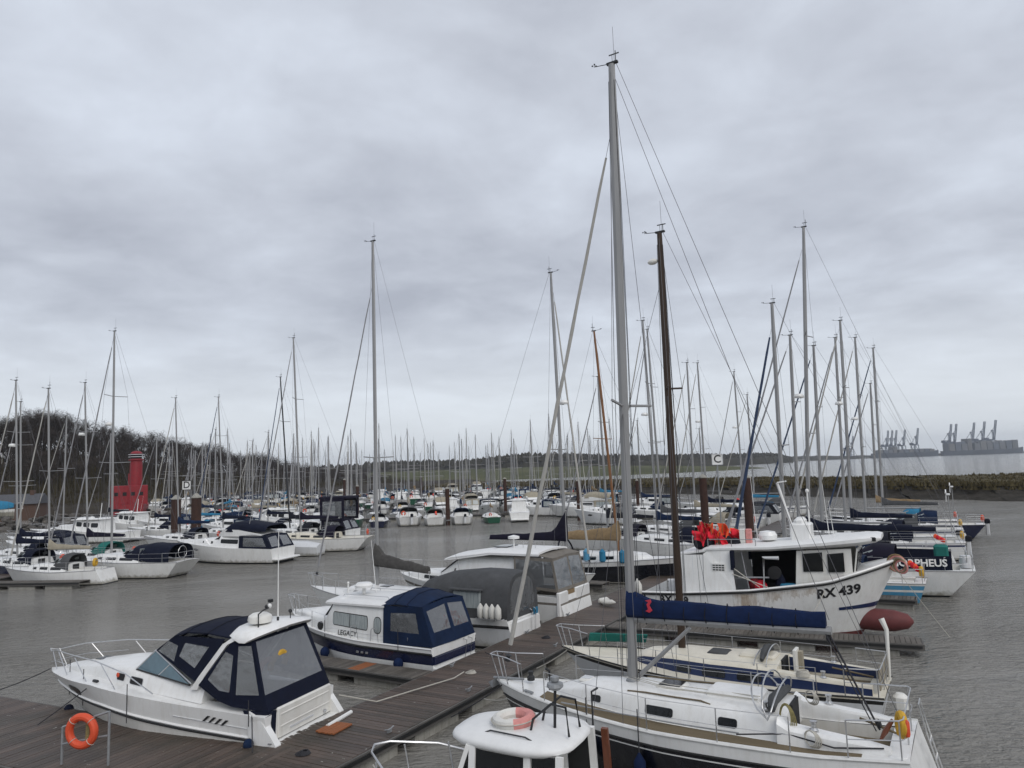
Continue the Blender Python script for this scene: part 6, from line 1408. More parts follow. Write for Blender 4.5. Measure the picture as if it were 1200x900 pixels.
    slabpoly(t, [(1.4, -1.5, 2.98), (1.4, 1.5, 2.98), (2.6, 1.55, 3.16), (2.6, -1.55, 3.16)], ROOFW, 'aft_roof', .06)
    b = MB(); b.box(8.2, 8.6, -1.08, -1.0, 3.58, 3.72, DARK, bev=.03); b.build('roof_vent', roof)
    b = MB(); b.box(5.6, 6.35, -.45, .45, 3.42, 4.15, WHITE, bev=.06); b.box(5.75, 6.15, -.4, .4, 4.15, 4.35, WHITE, bev=.1); b.build('mast_housing', roof)
    b = MB(); b.lathe([(.08, 0), (.34, .08), (.36, .24), (.28, .38), (.03, .42)], (4.75, -.3, 3.44), WHITE, 16); b.build('radar_dome', roof)
    b = MB(); b.tube([(5.65, -.3, 4.1), (5.25, -.3, 5.7)], .05, WHITE, n=8); b.tube([(6.25, .2, 4.1), (6.25, .2, 5.3)], .03, WHITE, n=6); b.tube([(5.25, -.35, 5.7), (5.6, -.35, 5.75)], .03, WHITE); b.ell((6.25, .2, 5.35), .07, .07, .08, WHITE); b.build('light_mast', roof)
    for x, y, hh in ((4.2, .5, 2.6), (6.9, .5, 2.2), (7.2, -.6, 1.6)): b = MB(); b.tube([(x, y, 3.4), (x - .12, y, 3.4 + hh)], [.016, .007], WHITE, n=5); b.build('aerial', roof)
    b = MB()
    for x in (2.7, 3.6, 4.5): b.tube([(x, -1.45, 3.28), (x, -1.45, 3.62)], .015, GALV)
    b.tube([(2.7, -1.45, 3.6), (4.5, -1.45, 3.62)], .015, GALV); b.build('roof_rail', roof)
    # deck gear under the shelter
    b = MB(); b.tube([(4.7, -1.45, 1.5), (4.75, -1.45, 2.95), (5.3, -1.45, 2.95)], .07, GREYW, n=8); b.tube([(3.8, -1.5, 2.2), (4.9, -1.4, 2.22)], .035, GALV); b.lathe([(.05, -.1), (.24, -.08), (.1, 0), (.24, .08), (.05, .1)], (5.1, -1.35, 2.4), DARK, 12, (0, 1, 0)); b.build('net_hauler', t)
    b = MB(); b.tube([(3.62, -1.70, 2.6), (4.6, -1.72, 1.9)], .018, ROPEW); b.tube([(3.62, -1.70, 2.35), (4.9, -1.75, 1.92)], .018, ROPEW); b.tube([(3.9, -1.3, 3.2), (4.2, -1.3, 1.2)], .03, GALV); b.build('shelter_line', t)
    q = lambda *p: W(pose, rot, p)
    def prop(nm, lab, cat, fn):
        b = MB(); fn(b); o = b.build(nm); o.location = (*pose[:2], 0); o.scale = (pose[2],) * 3; o.rotation_euler = (0, 0, R(rot)); return tag(o, lab, cat)
    prop('drum', 'pale blue drum on the deck inside the fishing boat shelter', 'barrel', lambda b: b.lathe([(.28, 0), (.30, .05), (.30, .85), (.26, .9), (.02, .9)], (5.55, -1.3, 1.1), TURQC, 14))
    prop('mooring_buoy', 'red round buoy stowed under the fishing boat shelter', 'buoy', lambda b: b.ell((4.55, -1.25, 1.85), .24, .24, .26, REDF, 10, 7))
    prop('mooring_buoy', 'dark red buoy farther inside the fishing boat shelter', 'buoy', lambda b: b.ell((4.25, -.9, 1.85), .24, .24, .28, REDH, 10, 7))
    prop('oilskin', 'dark blue oilskins heaped by the wheelhouse door of the fishing boat', 'clothes', lambda b: b.ell((5.25, -1.1, 1.75), .22, .2, .6, NAVYC, 9, 7))
    prop('net_heap', 'red net heap in the bow well of the fishing boat', 'fishing net', lambda b: [b.ell((7.1 + .16 * k, -1.0 + .1 * math.sin(k * 2), 2.02 + .05 * math.cos(k * 3)), .17, .18, .13, REDH if k % 2 else REDF, 8, 5) for k in range(4)])
    prop('fish_crate', 'dark crate on the stern deck of the fishing boat', 'crate', lambda b: (b.box(.4, 1.1, -1.2, -.5, .75, 1.2, BLUEM, bev=.03), b.box(.46, 1.04, -1.14, -.56, 1.2, 1.21, DARK)))
    G = 'white fenders on the stern of the fishing boat'
    for k in range(2): fender(q(-.3 - .25 * k, -1.2 + .5 * k, 1.55), FENDW, ('white fender on the fishing boat stern, the nearer of two', 'white fender on the fishing boat stern, the farther of two')[k], G, rope=.25, length=.5, r=.12)
    # bundle of marker flags standing on the after end of the roof
    fl = empty('marker_flag_bundle', 'bundle of red and orange marker flags and black bags on the fishing boat roof', 'flags', q(2.9, -.7, 3.2), rot)
    rnd = random.Random(5)
    for k in range(16):
        x0, y0 = rnd.uniform(-.70, .72), rnd.uniform(-.35, .35); h = rnd.uniform(.5, .92)
        b = MB(); b.tube([(x0 * .6, y0, .0), (x0, y0, h + .15)], .014, ROPEY, n=4); p = b.build('flag_pole', fl)
        m = REDF if k % 3 else ORFL; n = 9; rows = []
        w = rnd.uniform(.18, .42); L = rnd.uniform(.3, .62); ph = rnd.uniform(0, 6)
        for i in range(n):
            u = i / (n - 1); cx = x0 + (w * (u - .3)) + .05 * math.sin(5 * u + ph); cy = y0 + .09 * math.sin(7 * u + ph) - .1 * u
            rows.append([Vector((cx + .04 * math.sin(4 * v + ph + u * 3), cy + .06 * math.sin(6 * v + ph * 2 + 2 * u), h + .12 - .25 * u * u - L * v)) for v in (0, .25, .5, .75, 1)])
        th = Vector((0, .02, 0)); b = MB(); b.loft([[a + th for a in r] + [a - th for a in r[::-1]] for r in rows], m); b.build('flag', p)
    for x, y, z, s in ((-.7, .0, .18, .28), (-.3, -.2, .16, .25), (.3, .1, .2, .3), (.7, -.1, .2, .22)): b = MB(); b.ell((x, y, z), s, s * .8, s, BLACKC, 9, 6); b.build('net_bag', fl)
    for x, m in ((.98, WHITE2), (1.22, PINKR)): b = MB(); b.box(x - .11, x + .11, -.1, .1, 0, .75, m, bev=.02); b.build('float_stick', fl)
    wl = empty('rope_wreath', 'ring of brown and orange rope hung at the fishing boat bow', 'rope', q(9.15, -.35, 2.75), rot); 
    for k in range(5): b = MB(); b.torus((.04 * k, -.02 * k, -.03 * k), .30 - .02 * k, .035, (KHAKIC, PINKR, BEIGEC)[k % 3], (.2 + .1 * k, 1, .1), n=16, k=6); b.build('strand', wl)
    rope('mooring_line', [q(7.0, -1.3, 2.2), (9.9, 26.95, .5)], 'grey breast line from the fishing boat bow down to the finger pontoon', ROPEW, sag=.03)
    rope('mooring_line', [q(9.0, -.1, 2.7), q(10.6, .5, .1)], 'thin pale line from the fishing boat stem into the water', ROPEW, r=.01, sag=.03)
def rust_stain():
    m = bpy.data.materials.new('rust_stain'); m.use_nodes = True; N = m.node_tree.nodes; L = m.node_tree.links; p = N['Principled BSDF']; p.inputs['Roughness'].default_value = .6
    p.inputs['Base Color'].default_value = (.36, .22, .09, 1)
    tc = N.new('ShaderNodeTexCoord'); mp = N.new('ShaderNodeMapping'); mp.inputs['Scale'].default_value = (3.2, 3.2, .5); L.new(tc.outputs['Object'], mp.inputs[0])
    no = N.new('ShaderNodeTexNoise'); no.inputs['Scale'].default_value = 1.1; no.inputs['Detail'].default_value = 7; no.inputs['Roughness'].default_value = .7; L.new(mp.outputs[0], no.inputs[0])
    mr = N.new('ShaderNodeMapRange'); mr.inputs['From Min'].default_value = .40; mr.inputs['From Max'].default_value = .85; mr.inputs['To Min'].default_value = 0; mr.inputs['To Max'].default_value = .85; L.new(no.outputs[0], mr.inputs[0])
    L.new(mr.outputs[0], p.inputs['Alpha']); return m
fishing_boat()
# ------------------------------------------------------------------ yachts of the middle distance, right hand side
def stern_extras(kind):
    def f(t, H, C):
        r = random.Random(kind)
        if kind & 1:
            b = MB(); b.torus((.15, H.b(0) * .55, H.z(0) + .45), .2, .08, YELLOW if kind & 2 else ORANGE, (1, .2, 0), a0=-60, a1=240, n=12, k=6); b.build('horseshoe_buoy', t)
        if kind & 4:
            b = MB(); b.box(-.3, -.05, -.5, -.2, .2, 1.1, GREYW, bev=.04); b.box(-.38, .0, -.52, -.18, 1.1, 1.45, BLACKC, bev=.08); b.build('outboard_engine', t)
        if kind & 8:
            b = MB(); b.tube([(.25, -.8, H.z(0)), (.25, -.8, H.z(0) + 2.6)], .03, ALU); b.lathe([(.05, -.12), (.07, -.06), (.07, .06), (.03, .14)], (.25, -.8, H.z(0) + 2.7), WHITE, 8, (1, 0, 0)); 
            for k in range(3): a = R(120 * k + 20); b.bar((.38, -.8, H.z(0) + 2.7), (.4, -.8 + .5 * math.cos(a), H.z(0) + 2.7 + .5 * math.sin(a)), .07, .02, WHITE)
            b.build('wind_generator', t)
        if kind & 16:
            b = MB()
            for k in range(5): b.ell((.2 + .1 * k, r.uniform(-.6, .6), H.z(0) + .5 + .06 * k), .12, .12, .14, REDF if k % 2 else ORFL, 7, 4)
            b.build('float_bundle', t)
        if kind & 32:
            b = MB(); b.torus((.3, .3, H.z(0) + .6), .42, .02, STEEL, (1, 0, 0), n=18, k=4); b.build('steering_wheel', t)
    return f
def morpheus_extra(t, H, C):
    stern_extras(32)(t, H, C)
    for sd in (1, -1):
        rows = [(x, sd * (H.b(H.xt(x)) - .05), H.z(H.xt(x))) for x in (.9, 2.3, 3.7)]
        a = [Vector(p) + Vector((0, 0, .04)) for p in rows]; c = [Vector(p) + Vector((0, 0, .68)) for p in rows]
        slabpoly(t, [a[0], a[2], c[2], c[0]], NAVYC, 'rail_dodger', .02)
        if sd > 0: text('dodger_lettering', 'MORPHEUS', .46, WHITEP, t, (a[0] + c[2]) / 2 + Vector((-.05, .035, 0)), (a[0] - a[2]), (0, 0, 1), bold=.012)
    b = MB(); b.lathe([(.02, -.02), (.25, 0), (.27, .3), (.22, .55), (.02, .58)], (.35, .35, H.z(0) + .05), GREYW, 12); b.build('stern_locker', t)
    b = MB(); b.box(1.0, 1.6, .3, .9, H.z(0) + .2, H.z(0) + 1.1, GREENC, bev=.08); b.build('wheel_cover', t)
sp = lambda k: (21.3 + k * 4.6 * .52, 35.5 + k * 4.6 * .85)
yacht('sailing_yacht', 'white yacht with navy MORPHEUS dodger along its rail and long navy boom cover', sp(0), 150, L=12.0, B=3.6, fb=(1.25, 1.2, 1.6), mastx=7.24, ztop=18.9, mr=.10, lean=-1.0, spread=(.36, .66), cover=NAVYC, boomz=2.95, blen=5.9, hoodm=PURPC, sail=SAILD, trrake=1.15, extra=morpheus_extra, radar=.47, frac=.93, wr=.007, boomm=ALUW)
yacht('sailing_yacht', 'small light blue yacht tucked between the fishing boat bow and the MORPHEUS yacht', (18.3, 34.2), 149, L=9.0, B=2.8, fb=(.95, .95, 1.25), hull=BLUEL, bands=[(1.0, WHITE2), (.9, BLUEL), (.7, WHITE2), (.6, BLUEL), (.10, WHITE)], mastx=6.0, ztop=14.5, mr=.105, lean=-.25, spread=(.45,), cover=None, hoodm=BLUEC, sail=SAILB, sailr=.075, extra=stern_extras(16 + 1 + 2), frac=.9)
LEANR = -.35
RB = [dict(k=1, m=7.4, z=13.9, cover=TURQC, hoodm=BLUEC, sail=SAILD, x=3, lab='white yacht with turquoise cover berthed just beyond the MORPHEUS yacht'),
      dict(k=2, m=6.7, z=13.7, cover=None, hoodm=BLACKC, sail=SAILB, x=16, lab='white yacht with bare boom and red floats on its stern, second beyond MORPHEUS'),
      dict(k=3, m=6.4, z=15.9, cover=NAVYC, hoodm=NAVYC, sail=SAIL, x=7, lab='white yacht with navy cover and yellow horseshoe buoy, third beyond MORPHEUS', radar=.6),
      dict(k=4, m=6.8, z=15.4, cover=None, hoodm=NAVYC, sail=SAILD, x=12, lab='white yacht with wind generator on its stern, fourth beyond MORPHEUS'),
      dict(k=5, m=6.4, z=16.0, cover=None, hoodm=GREYC, sail=SAIL, x=35, lab='white yacht with bare boom and grey hood in the outer right hand row', radar=.55),
      dict(k=6, m=7.0, z=15.6, cover=GREYC, hoodm=BLUEC, sail=SAILB, x=5, lab='dark hulled yacht with grey cover near the outer end of the right hand row', hull=NAVYH),
      dict(k=7, m=6.0, z=13.0, cover=KHAKIC, hoodm=TURQC, sail=SAILD, x=9, lab='black sterned yacht with turquoise hood, outermost of the right hand row', hull=BLACKH)]
jr = random.Random(8)
for d in RB: yacht('sailing_yacht', d['lab'], (sp(d['k'])[0] + jr.uniform(-1.6, .6), sp(d['k'])[1] + jr.uniform(-.5, .5)), 150 + jr.uniform(-3, 3), L=max(d['m'] / .6, 9.5), B=jr.uniform(2.8, 3.4), trrake=jr.choice((-.4, .2, .9)), fb=(1.1, 1.05, 1.4), hull=d.get('hull', WHITE), mastx=d['m'], ztop=d['z'], mr=.10, sailr=.055, lean=LEANR, spread=(.4, .68), cover=d['cover'], boomz=2.6, blen=d['m'] * .58, hoodm=d['hoodm'], sail=d['sail'], radar=d.get('radar'), extra=stern_extras(d['x']), group='yachts berthed along the outer right hand row', stripe=(BLUEM if d['k'] % 2 else None), wr=.007)
# yachts between the walkway and the right hand row
CB = [dict(p=(14.8, 51.6), m=5.4, z=17.2, lean=.27, lab='white yacht with blue canvas and dark radar mast behind the fishing boat stern', cover=BLUEC, hoodm=NAVYC, sail=SAIL, radar=.55),
      dict(p=(16.7, 59.6), m=5.4, z=18.0, lean=.39, lab='white yacht with tall grey mast just left of the bronze mast', cover=GREYC, hoodm=GREYC, sail=SAILD),
      dict(p=(21.0, 65.6), m=5.5, z=15.8, lean=-.06, lab='white yacht with beige sail cover behind the left rusty pile', cover=BEIGEC, hoodm=BEIGEC, sail=SAIL),
      dict(p=(24.0, 72.6), m=5.6, z=16.7, lean=.1, lab='white yacht with radar pod on its mast between the two rusty piles', cover=NAVYC, hoodm=BLACKC, sail=SAIL, radar=.6),
      dict(p=(29.8, 79.6), m=5.6, z=16.5, lean=.12, lab='white yacht with turquoise cover behind the right rusty pile', cover=TURQC, hoodm=TURQC, sail=SAILD, radar=.58),
      dict(p=(11.7, 55.6), m=5.4, z=13.6, lean=.24, lab='white yacht with slim mast behind the khaki covered boat', cover=BLACKC, hoodm=PURPC, sail=SAILD)]
for d in CB: yacht('sailing_yacht', d['lab'], d['p'], 150, L=9.6, B=3.2, mastx=d['m'], ztop=d['z'], mr=.095, sailr=.05, lean=d['lean'], spread=(.42, .7), cover=d['cover'], hoodm=d['hoodm'], sail=d['sail'], radar=d.get('radar'), boomz=2.6, blen=3.8, wr=.007, extra=stern_extras(random.Random(d['p'][0]).choice((0, 1, 3, 4))))
# black yacht with khaki sail and the one with the navy boom, bows to the walkway
yacht('sailing_yacht', 'black hulled yacht with khaki sail bundled along its boom and blue fenders on deck', (1.2, 46.2), -32, L=9.8, B=3.0, fb=(1.15, 1.15, 1.55), hull=BLACKH, bands=[(1.0, WHITE), (.80, BLACKH), (.10, WHITE), (.05, ANTID)], mastx=5.4, ztop=14.6, mastm=WOODM, mr=.085, lean=-.9, spread=(.5,), cover=KHAKIC, chgt=.8, cwid=.32, boomz=2.35, blen=3.9, hoodm=None, sail=None, extra=lambda t, H, C: (lambda b: (b.torus((2.0, 0, 1.5), .9, .05, BLACKC, (1, 0, .25), n=20, k=6, a0=0, a1=180), b.build('folded_hood_frame', t)))(MB()))
yacht('sailing_yacht', 'grey masted yacht with tapering navy cover on its boom behind the white hardtop cruiser', (-3.4, 43.5), -30, L=8.5, B=2.5, fb=(.9, .9, 1.05), mastx=6.9, ztop=17.3, mastm=ALU, mr=.095, lean=-.25, spread=(.40,), cover=PURPC, boomz=2.75, blen=4.8, hoodm=NAVYC, sail=SAIL, sailr=.05, radar=.55, frac=.93, collar=1.9, chgt=.5, cwid=.2)
for y, x, m, lab in ((1.52, 5.0, TURQC, 'bright blue fender bundle on the black yacht by its mast'), (1.5, 6.2, TURQC, 'bright blue fender bundle on the black yacht towards its bow'), (1.5, 4.0, BLUEL, 'pale blue fender bundle on the black yacht amidships')): fender(W((1.2, 46.2), -32, (x, -1.35, 1.55)), m, lab, 'blue fenders on the black yacht', length=.7, r=.18, rope=.2)
yacht('sailing_yacht', 'white yacht with rumpled brown grey sail on its boom behind the LEGACY boat', (-2.1, 32.2), 150, L=9.2, B=2.5, fb=(1.0, 1.0, 1.3), mastx=5.04, ztop=17.7, mr=.095, spread=(.36,), cover=BROWNC, boomz=2.45, blen=3.0, hoodm=None, sail=SAILD, sailr=.035, wr=.006, frac=.86, chgt=.62, cwid=.26, collar=.7, bdroop=.25)
# left hand row, sterns to the channel
def y1x(t, H, C):
    b = MB(); b.torus((.2, .7, H.z(0) + .5), .22, .09, YELLOW, (1, .3, 0), a0=-60, a1=240, n=14, k=6); b.build('horseshoe_buoy', t)
yacht('sailing_yacht', 'small white yacht with beige sail and grey arched hood behind the short finger pontoon', (-27.4, 50.2), 172, L=7.4, B=2.6, fb=(.95, .9, 1.15), mastx=4.1, ztop=13.2, mr=.075, lean=.55, spread=(.52,), cover=BEIGEC, boomz=2.3, blen=3.1, hoodm=GREYC, sail=SAIL, trrake=-.45, extra=y1x)
yacht('sailing_yacht', 'white yacht with navy hood and cockpit tent and wide open stern', (-22.7, 52.2), 165, L=10.6, B=3.5, fb=(1.1, 1.1, 1.4), mastx=6.5, ztop=17.7, mr=.09, lean=.25, spread=(.4, .7), cover=None, hoodm=NAVYC, tent=NAVYC, sail=SAILD, trrake=1.0, radar=.57, extra=stern_extras(32))
yacht('sailing_yacht', 'cream decked white yacht with violet hood berthed at the end of the left row', (-12.7, 66.0), 171, L=11.0, B=3.5, fb=(1.15, 1.1, 1.45), mastx=6.6, ztop=19.2, mr=.095, lean=.7, spread=(.38, .68), cover=PURPC, hoodm=PURPC, tent=None, sail=SAILD, trrake=1.1, deckm=CREAM, coachm=CREAM, boomz=2.8, extra=stern_extras(33))
LB = [dict(p=(-28.6, 57.4), m=5.0, z=14.6, lean=.75, lab='yacht with dark violet cover and tall radar mast behind the beige sail', cover=PURPC, hoodm=GREENC, sail=SAILD, radar=.68, hull=WHITE),
      dict(p=(-31.5, 53.3), m=4.8, z=14.4, lean=.8, lab='navy hulled yacht behind the small yacht at left with furled white headsail', cover=NAVYC, hoodm=NAVYC, sail=SAIL, hull=NAVYH, radar=.62),
      dict(p=(-27.5, 70.7), m=5.0, z=14.6, lean=.62, lab='white yacht left of the capped piles with leaning furled sail', cover=BLUEC, hoodm=NAVYC, sail=SAIL, hull=WHITE),
      dict(p=(-25.5, 76.7), m=5.1, z=15.2, lean=.75, lab='white yacht with black furled sail right of the capped piles', cover=NAVYC, hoodm=BLACKC, sail=SAILB, hull=WHITE),
      dict(p=(-17.4, 72.8), m=5.1, z=16.6, lean=1.1, lab='white yacht with black mast behind the violet hooded yacht', cover=BLACKC, hoodm=BLACKC, sail=SAILB, hull=WHITE, mast=MBLACK),
      dict(p=(-35.8, 60.5), m=5.1, z=13.6, lean=.6, lab='white yacht with navy sail cover at the left edge of the second row', cover=NAVYC, hoodm=NAVYC, sail=SAILD, hull=WHITE)]
for d in LB: yacht('sailing_yacht', d['lab'], d['p'], 165, L=9.0, B=3.0, hull=d['hull'], mastx=d['m'], ztop=d['z'], mr=.08, lean=d['lean'], spread=(.42, .7), cover=d['cover'], hoodm=d['hoodm'], sail=d['sail'], radar=d.get('radar'), mastm=d.get('mast', ALU), boomz=2.5, blen=3.5, wr=.007, extra=stern_extras(random.Random(d['p'][1]).choice((1, 4, 3, 33))))
b = MB(); H_ = Hull(4.2, 1.9, [(0, .75), (4.2, .95)], stern=.85, full=.7, bow_rake=.6)
t = empty('tender', 'pale grey covered tender between the flybridge cruiser and the violet hooded yacht', 'dinghy', (-16.3, 62.6, 0), 168); H_.build('hull', [(1.0, GREYW), (.1, ANTID)], t, n=12)
b = MB(); b.loft([[Vector((x, H_.b(H_.xt(x)) * a, H_.z(H_.xt(x)) + hgt * (1 - a * a))) for a in (-1, -.6, 0, .6, 1)] for x, hgt in ((0, .25), (1.2, .42), (2.6, .38), (4.15, .03))], GREYW, closed=False); b.build('cover', t)

# ------------------------------------------------------------------ motor boats of the middle distance
def motor_boat(name, label, loc, rot, L=8.5, B=3.0, canopy=NAVYC, fly=False, hull=WHITE, group=None, lod=1, clear=True, roofm=ROOFW, biminiz=None, trawler=False, navyband=None):
    t = empty(name, label, 'motor boat', (loc[0], loc[1], 0), rot, group)
    H = Hull(L, B, [(0, 1.15), (L * .4, 1.25), (L, 1.75)], stern=.93, full=.75, bow_rake=L * .15, flare=.84)
    H.build('hull', [(1.0, hull), (.80, hull if not navyband else hull), (.60, navyband or hull), (.52, hull), (.10, ANTID)], t, n=10 if lod > 1 else 18)
    H.deck('deck', ROOFW, t, inset=0, n=10)
    C = Coach(H, [(L * .28, B * .42, .9), (L * .48, B * .40, .85), (L * .50, B * .39, .55), (L * .62, B * .34, .48), (L * .86, B * .12, .1), (L * .9, B * .04, .02)] if not trawler else [(L * .30, B * .38, 1.35), (L * .62, B * .34, 1.35), (L * .68, B * .32, .6), (L * .9, B * .12, .3)], tuck=.88)
    C.build('cabin', WHITE, t, n=12)
    for sd in (1, -1):
        for a, b_ in (((.31, .47), (.55, .66)) if not trawler else ((.33, .42), (.44, .52), (.54, .61))): C.window(t, L * a, L * b_, .45, .9, sd, GLASS)
        oval(t, H, L * .7, 1.1, .3, .09, sd, GLASS, 'porthole', n=8)
    z0 = H.z(.3); zr = C.zd(L * .3) + C.h(L * .3)
    slabpoly(t, [(L * .49, -B * .33, zr - .02), (L * .49, B * .33, zr - .02), (L * .575, B * .28, zr - .38), (L * .575, -B * .28, zr - .38)], GLASS, 'windscreen', .03)
    if fly:
        b = MB(); b.loft([[(x, w * y, z) for y, z in ((-1, zr), (-1, zr + hh), (1, zr + hh), (1, zr))] for x, w, hh in ((L * .1, B * .40, .15), (L * .3, B * .42, .5), (L * .45, B * .36, .55), (L * .52, B * .25, .1))], WHITE); b.build('flybridge', t)
        hood(t, L * .48, L * .30, B * .40, zr + .35, zr + .35, .35, .8, canopy, name='flybridge_cover', x2=L * .06, h2=.45, win=False)
    if canopy:
        a0 = [Vector((L * .29, 0, 0)), Vector((L * .01, 0, 0))]
        for sd in (1, -1):
            q = [Vector((L * .29, sd * B * .42, zr + .05)), Vector((L * .29, sd * B * .44, z0)), Vector((.05, sd * B * .44, H.z(0))), Vector((L * .06, sd * B * .40, zr))]
            panel(t, q, inset(q, .72), canopy, 'canopy_side', pane=VINYL if lod < 2 else CURT)
            q = [Vector((L * .06, sd * B * .40, zr)), Vector((.05, sd * B * .44, H.z(0))), Vector((.05, 0, H.z(0))), Vector((L * .06, 0, zr + .1))]
            panel(t, q, inset(q, .74), canopy, 'canopy_back', pane=VINYL if lod < 2 else CURT)
        b = MB(); b.loft([[(L * .30, B * .42 * a, zr + .06 + .12 * (1 - a * a)) for a in (-1, -.5, 0, .5, 1)], [(L * .18, B * .43 * a, zr + .12 + .14 * (1 - a * a)) for a in (-1, -.5, 0, .5, 1)], [(L * .06, B * .40 * a, zr + .10 * (1 - a * a)) for a in (-1, -.5, 0, .5, 1)]], canopy, closed=False, cap0=False, cap1=False)
        b.build('canopy_roof', t)
    if biminiz:
        b = MB(); b.box(L * .0, L * .32, -B * .45, B * .45, biminiz, biminiz + .25, canopy or PURPC, bev=.1); b.build('bimini', t)
        for sd in (1, -1):
            q = [Vector((L * .30, sd * B * .45, biminiz)), Vector((L * .30, sd * B * .45, zr)), Vector((L * .02, sd * B * .45, zr)), Vector((L * .02, sd * B * .45, biminiz))]; panel(t, q, inset(q, .78), canopy, 'bimini_side', pane=VINYL)
    if trawler:
        b = MB(); b.box(L * .28, L * .66, -B * .40, B * .40, zr + .02, zr + .10, ROOFW, bev=.04); b.build('wheelhouse_roof', t); b = MB(); b.tube([(L * .4, 0, zr), (L * .38, 0, zr + 1.8)], .04, WHITE); b.lathe([(.02, 0), (.25, .03), (.25, .14), (.02, .2)], (L * .5, 0, zr + .12), WHITE, 10); b.build('light_mast', t)
    b = MB(); b.box(-.6, .02, -B * .42, B * .42, .3, .42, WHITE, bev=.05); b.build('swim_platform', t)
    b = MB()
    for sd in (1, -1): b.tube([(L * .55, sd * B * .43, H.z(.55) + .1), (L * .6, sd * B * .43, H.z(.6) + .6), (L * .85, sd * (H.b(.85) - .05), H.z(.85) + .62), (L + .05, 0, H.z(1) + .62)], .016, STEEL, n=4)
    for x in (.7, .85): b.tube([(L * x, H.b(x) - .05, H.z(x)), (L * x, H.b(x) - .05, H.z(x) + .6)], .014, STEEL, n=4)
    b.build('bow_rail', t)
    b = MB(); b.tube([(L * .25, B * .3, zr), (L * .2, B * .3, zr + 2.2)], [.015, .006], WHITE, n=4); b.build('aerial', t)
    return t
motor_boat('flybridge_cruiser', 'white flybridge cruiser with sweeping navy covers in the left row', (-18.3, 59.0), 163, L=10.2, B=3.5, canopy=NAVYC, fly=True)
motor_boat('flybridge_cruiser', 'motor cruiser with tall violet bimini enclosure behind the cream decked yacht', (-16.4, 75.5), 165, L=9.5, B=3.4, canopy=PURPC, biminiz=4.2)
motor_boat('sports_cruiser', 'white sports cruiser with black side glass behind the fishing boat shelter', (27.0, 77), 155, L=11.0, B=3.6, canopy=BLACKC)
motor_boat('sports_cruiser', 'grey motor boat with navy cockpit cover beyond the black yacht', (13.2, 84), 160, L=7.0, B=2.6, canopy=NAVYC, hull=GREYW)
motor_boat('cabin_cruiser', 'tall white wheelhouse cruiser by the left shore', (-43, 84), 170, L=10, B=3.4, canopy=None, trawler=True, hull=WHITE)
motor_boat('cabin_cruiser', 'white wheelhouse boat with dark windows in front of the red lightship', (-46, 97), 165, L=9, B=3.2, canopy=None, trawler=True)
motor_boat('cabin_cruiser', 'white cabin cruiser with blue cover in front of the red lightship', (-41, 95), 165, L=8.5, B=3.0, canopy=BLUEC)
motor_boat('sports_cruiser', 'white motor boat with navy roof cover at the left edge', (-38.5, 66), 165, L=8.0, B=3.0, canopy=NAVYC)
b_ = motor_boat('launch', 'small white launch, stern on, at the right end of the centre row', (.4, 93.0), 92, L=6.2, B=2.6, canopy=None, trawler=True)

# ------------------------------------------------------------------ red lightship against the wooded shore
t = empty('lightship', 'red lightship with lantern tower lying against the wooded shore', 'ship', (-63.2, 122, 0), 116)
H_ = Hull(27, 6.2, [(0, 3.0), (12, 2.5), (27, 3.6)], stern=.75, full=.8, bow_rake=1.5, flare=.9); H_.build('hull', [(1.0, REDH), (.08, ANTID)], t, n=16); H_.deck('deck', REDH, t, inset=0)
b = MB(); b.box(5, 10.4, -2.9, 2.7, 2.5, 6.0, REDH, bev=.08); b.build('deckhouse', t)
for k in range(4): b = MB(); b.box(4.96, 5.02, -2.2 + 1.25 * k, -1.6 + 1.25 * k, 4.3, 4.9, DARK); b.build('deckhouse_window', t)
b = MB(); b.lathe([(1.05, 0), (1.0, 4.0), (.98, 4.2), (1.25, 4.3), (1.25, 4.45), (.95, 4.5)], (8, -1.0, 6.0), REDH, 14); tw = b.build('lantern_tower', t)
b = MB(); b.lathe([(.9, 0), (.9, 1.0), (1.0, 1.05), (.7, 1.35), (.08, 1.5)], (8, -1.0, 10.45), REDH, 14); b.build('lantern', tw); b = MB(); b.lathe([(.915, .15), (.915, .9)], (8, -1.0, 10.45), GLASS, 14); b.build('lantern_glass', tw)
b = MB(); b.torus((8, -1.0, 11.3), 1.25, .05, GREYW, n=16, k=4); b.torus((8, -1.0, 10.9), 1.25, .05, GREYW, n=16, k=4); b.build('gallery_rail', tw)
b = MB(); b.tube([(3, 0, 2.6), (3, 0, 8)], .09, REDH); b.tube([(24, 0, 3.2), (24, 0, 8.5)], .09, REDH); b.build('stump_mast', t)
# buildings and gear on the left shore
def house(label, loc, rot, w, d, h, wallm, roofm):
    t = empty('boatyard_house', label, 'building', loc, rot); b = MB(); b.box(-w / 2, w / 2, -d / 2, d / 2, -1.5, h, wallm); b.build('wall', t)
    b = MB(); b.prism([(-w / 2 - .3, -d / 2 - .4, h), (-w / 2 - .3, d / 2 + .4, h), (-w / 2 - .3, 0, h + d * .38)], (w + .6, 0, 0), roofm); r_ = b.build('roof', t); b = MB(); b.box(w * .25, w * .25 + .7, -.4, .4, h + d * .2, h + d * .52, BRICK); b.build('chimney', r_)
    for k in range(max(int(w / 2.5), 1)):
        x = -w / 2 + 1.3 + 2.4 * k; b = MB(); b.box(x - .5, x + .5, -d / 2 - .03, -d / 2 + .03, 1.0, 2.2, WHITE); f = b.build('window', t); b = MB(); b.box(x - .42, x + .42, -d / 2 - .045, -d / 2 - .02, 1.08, 2.12, GLASS); b.build('pane', f)
house('white walled house with pale roof among the trees on the hill at far left', (-141, 205, 12.0), 15, 5, 4, 2.4, WHITE2, ROOFW)
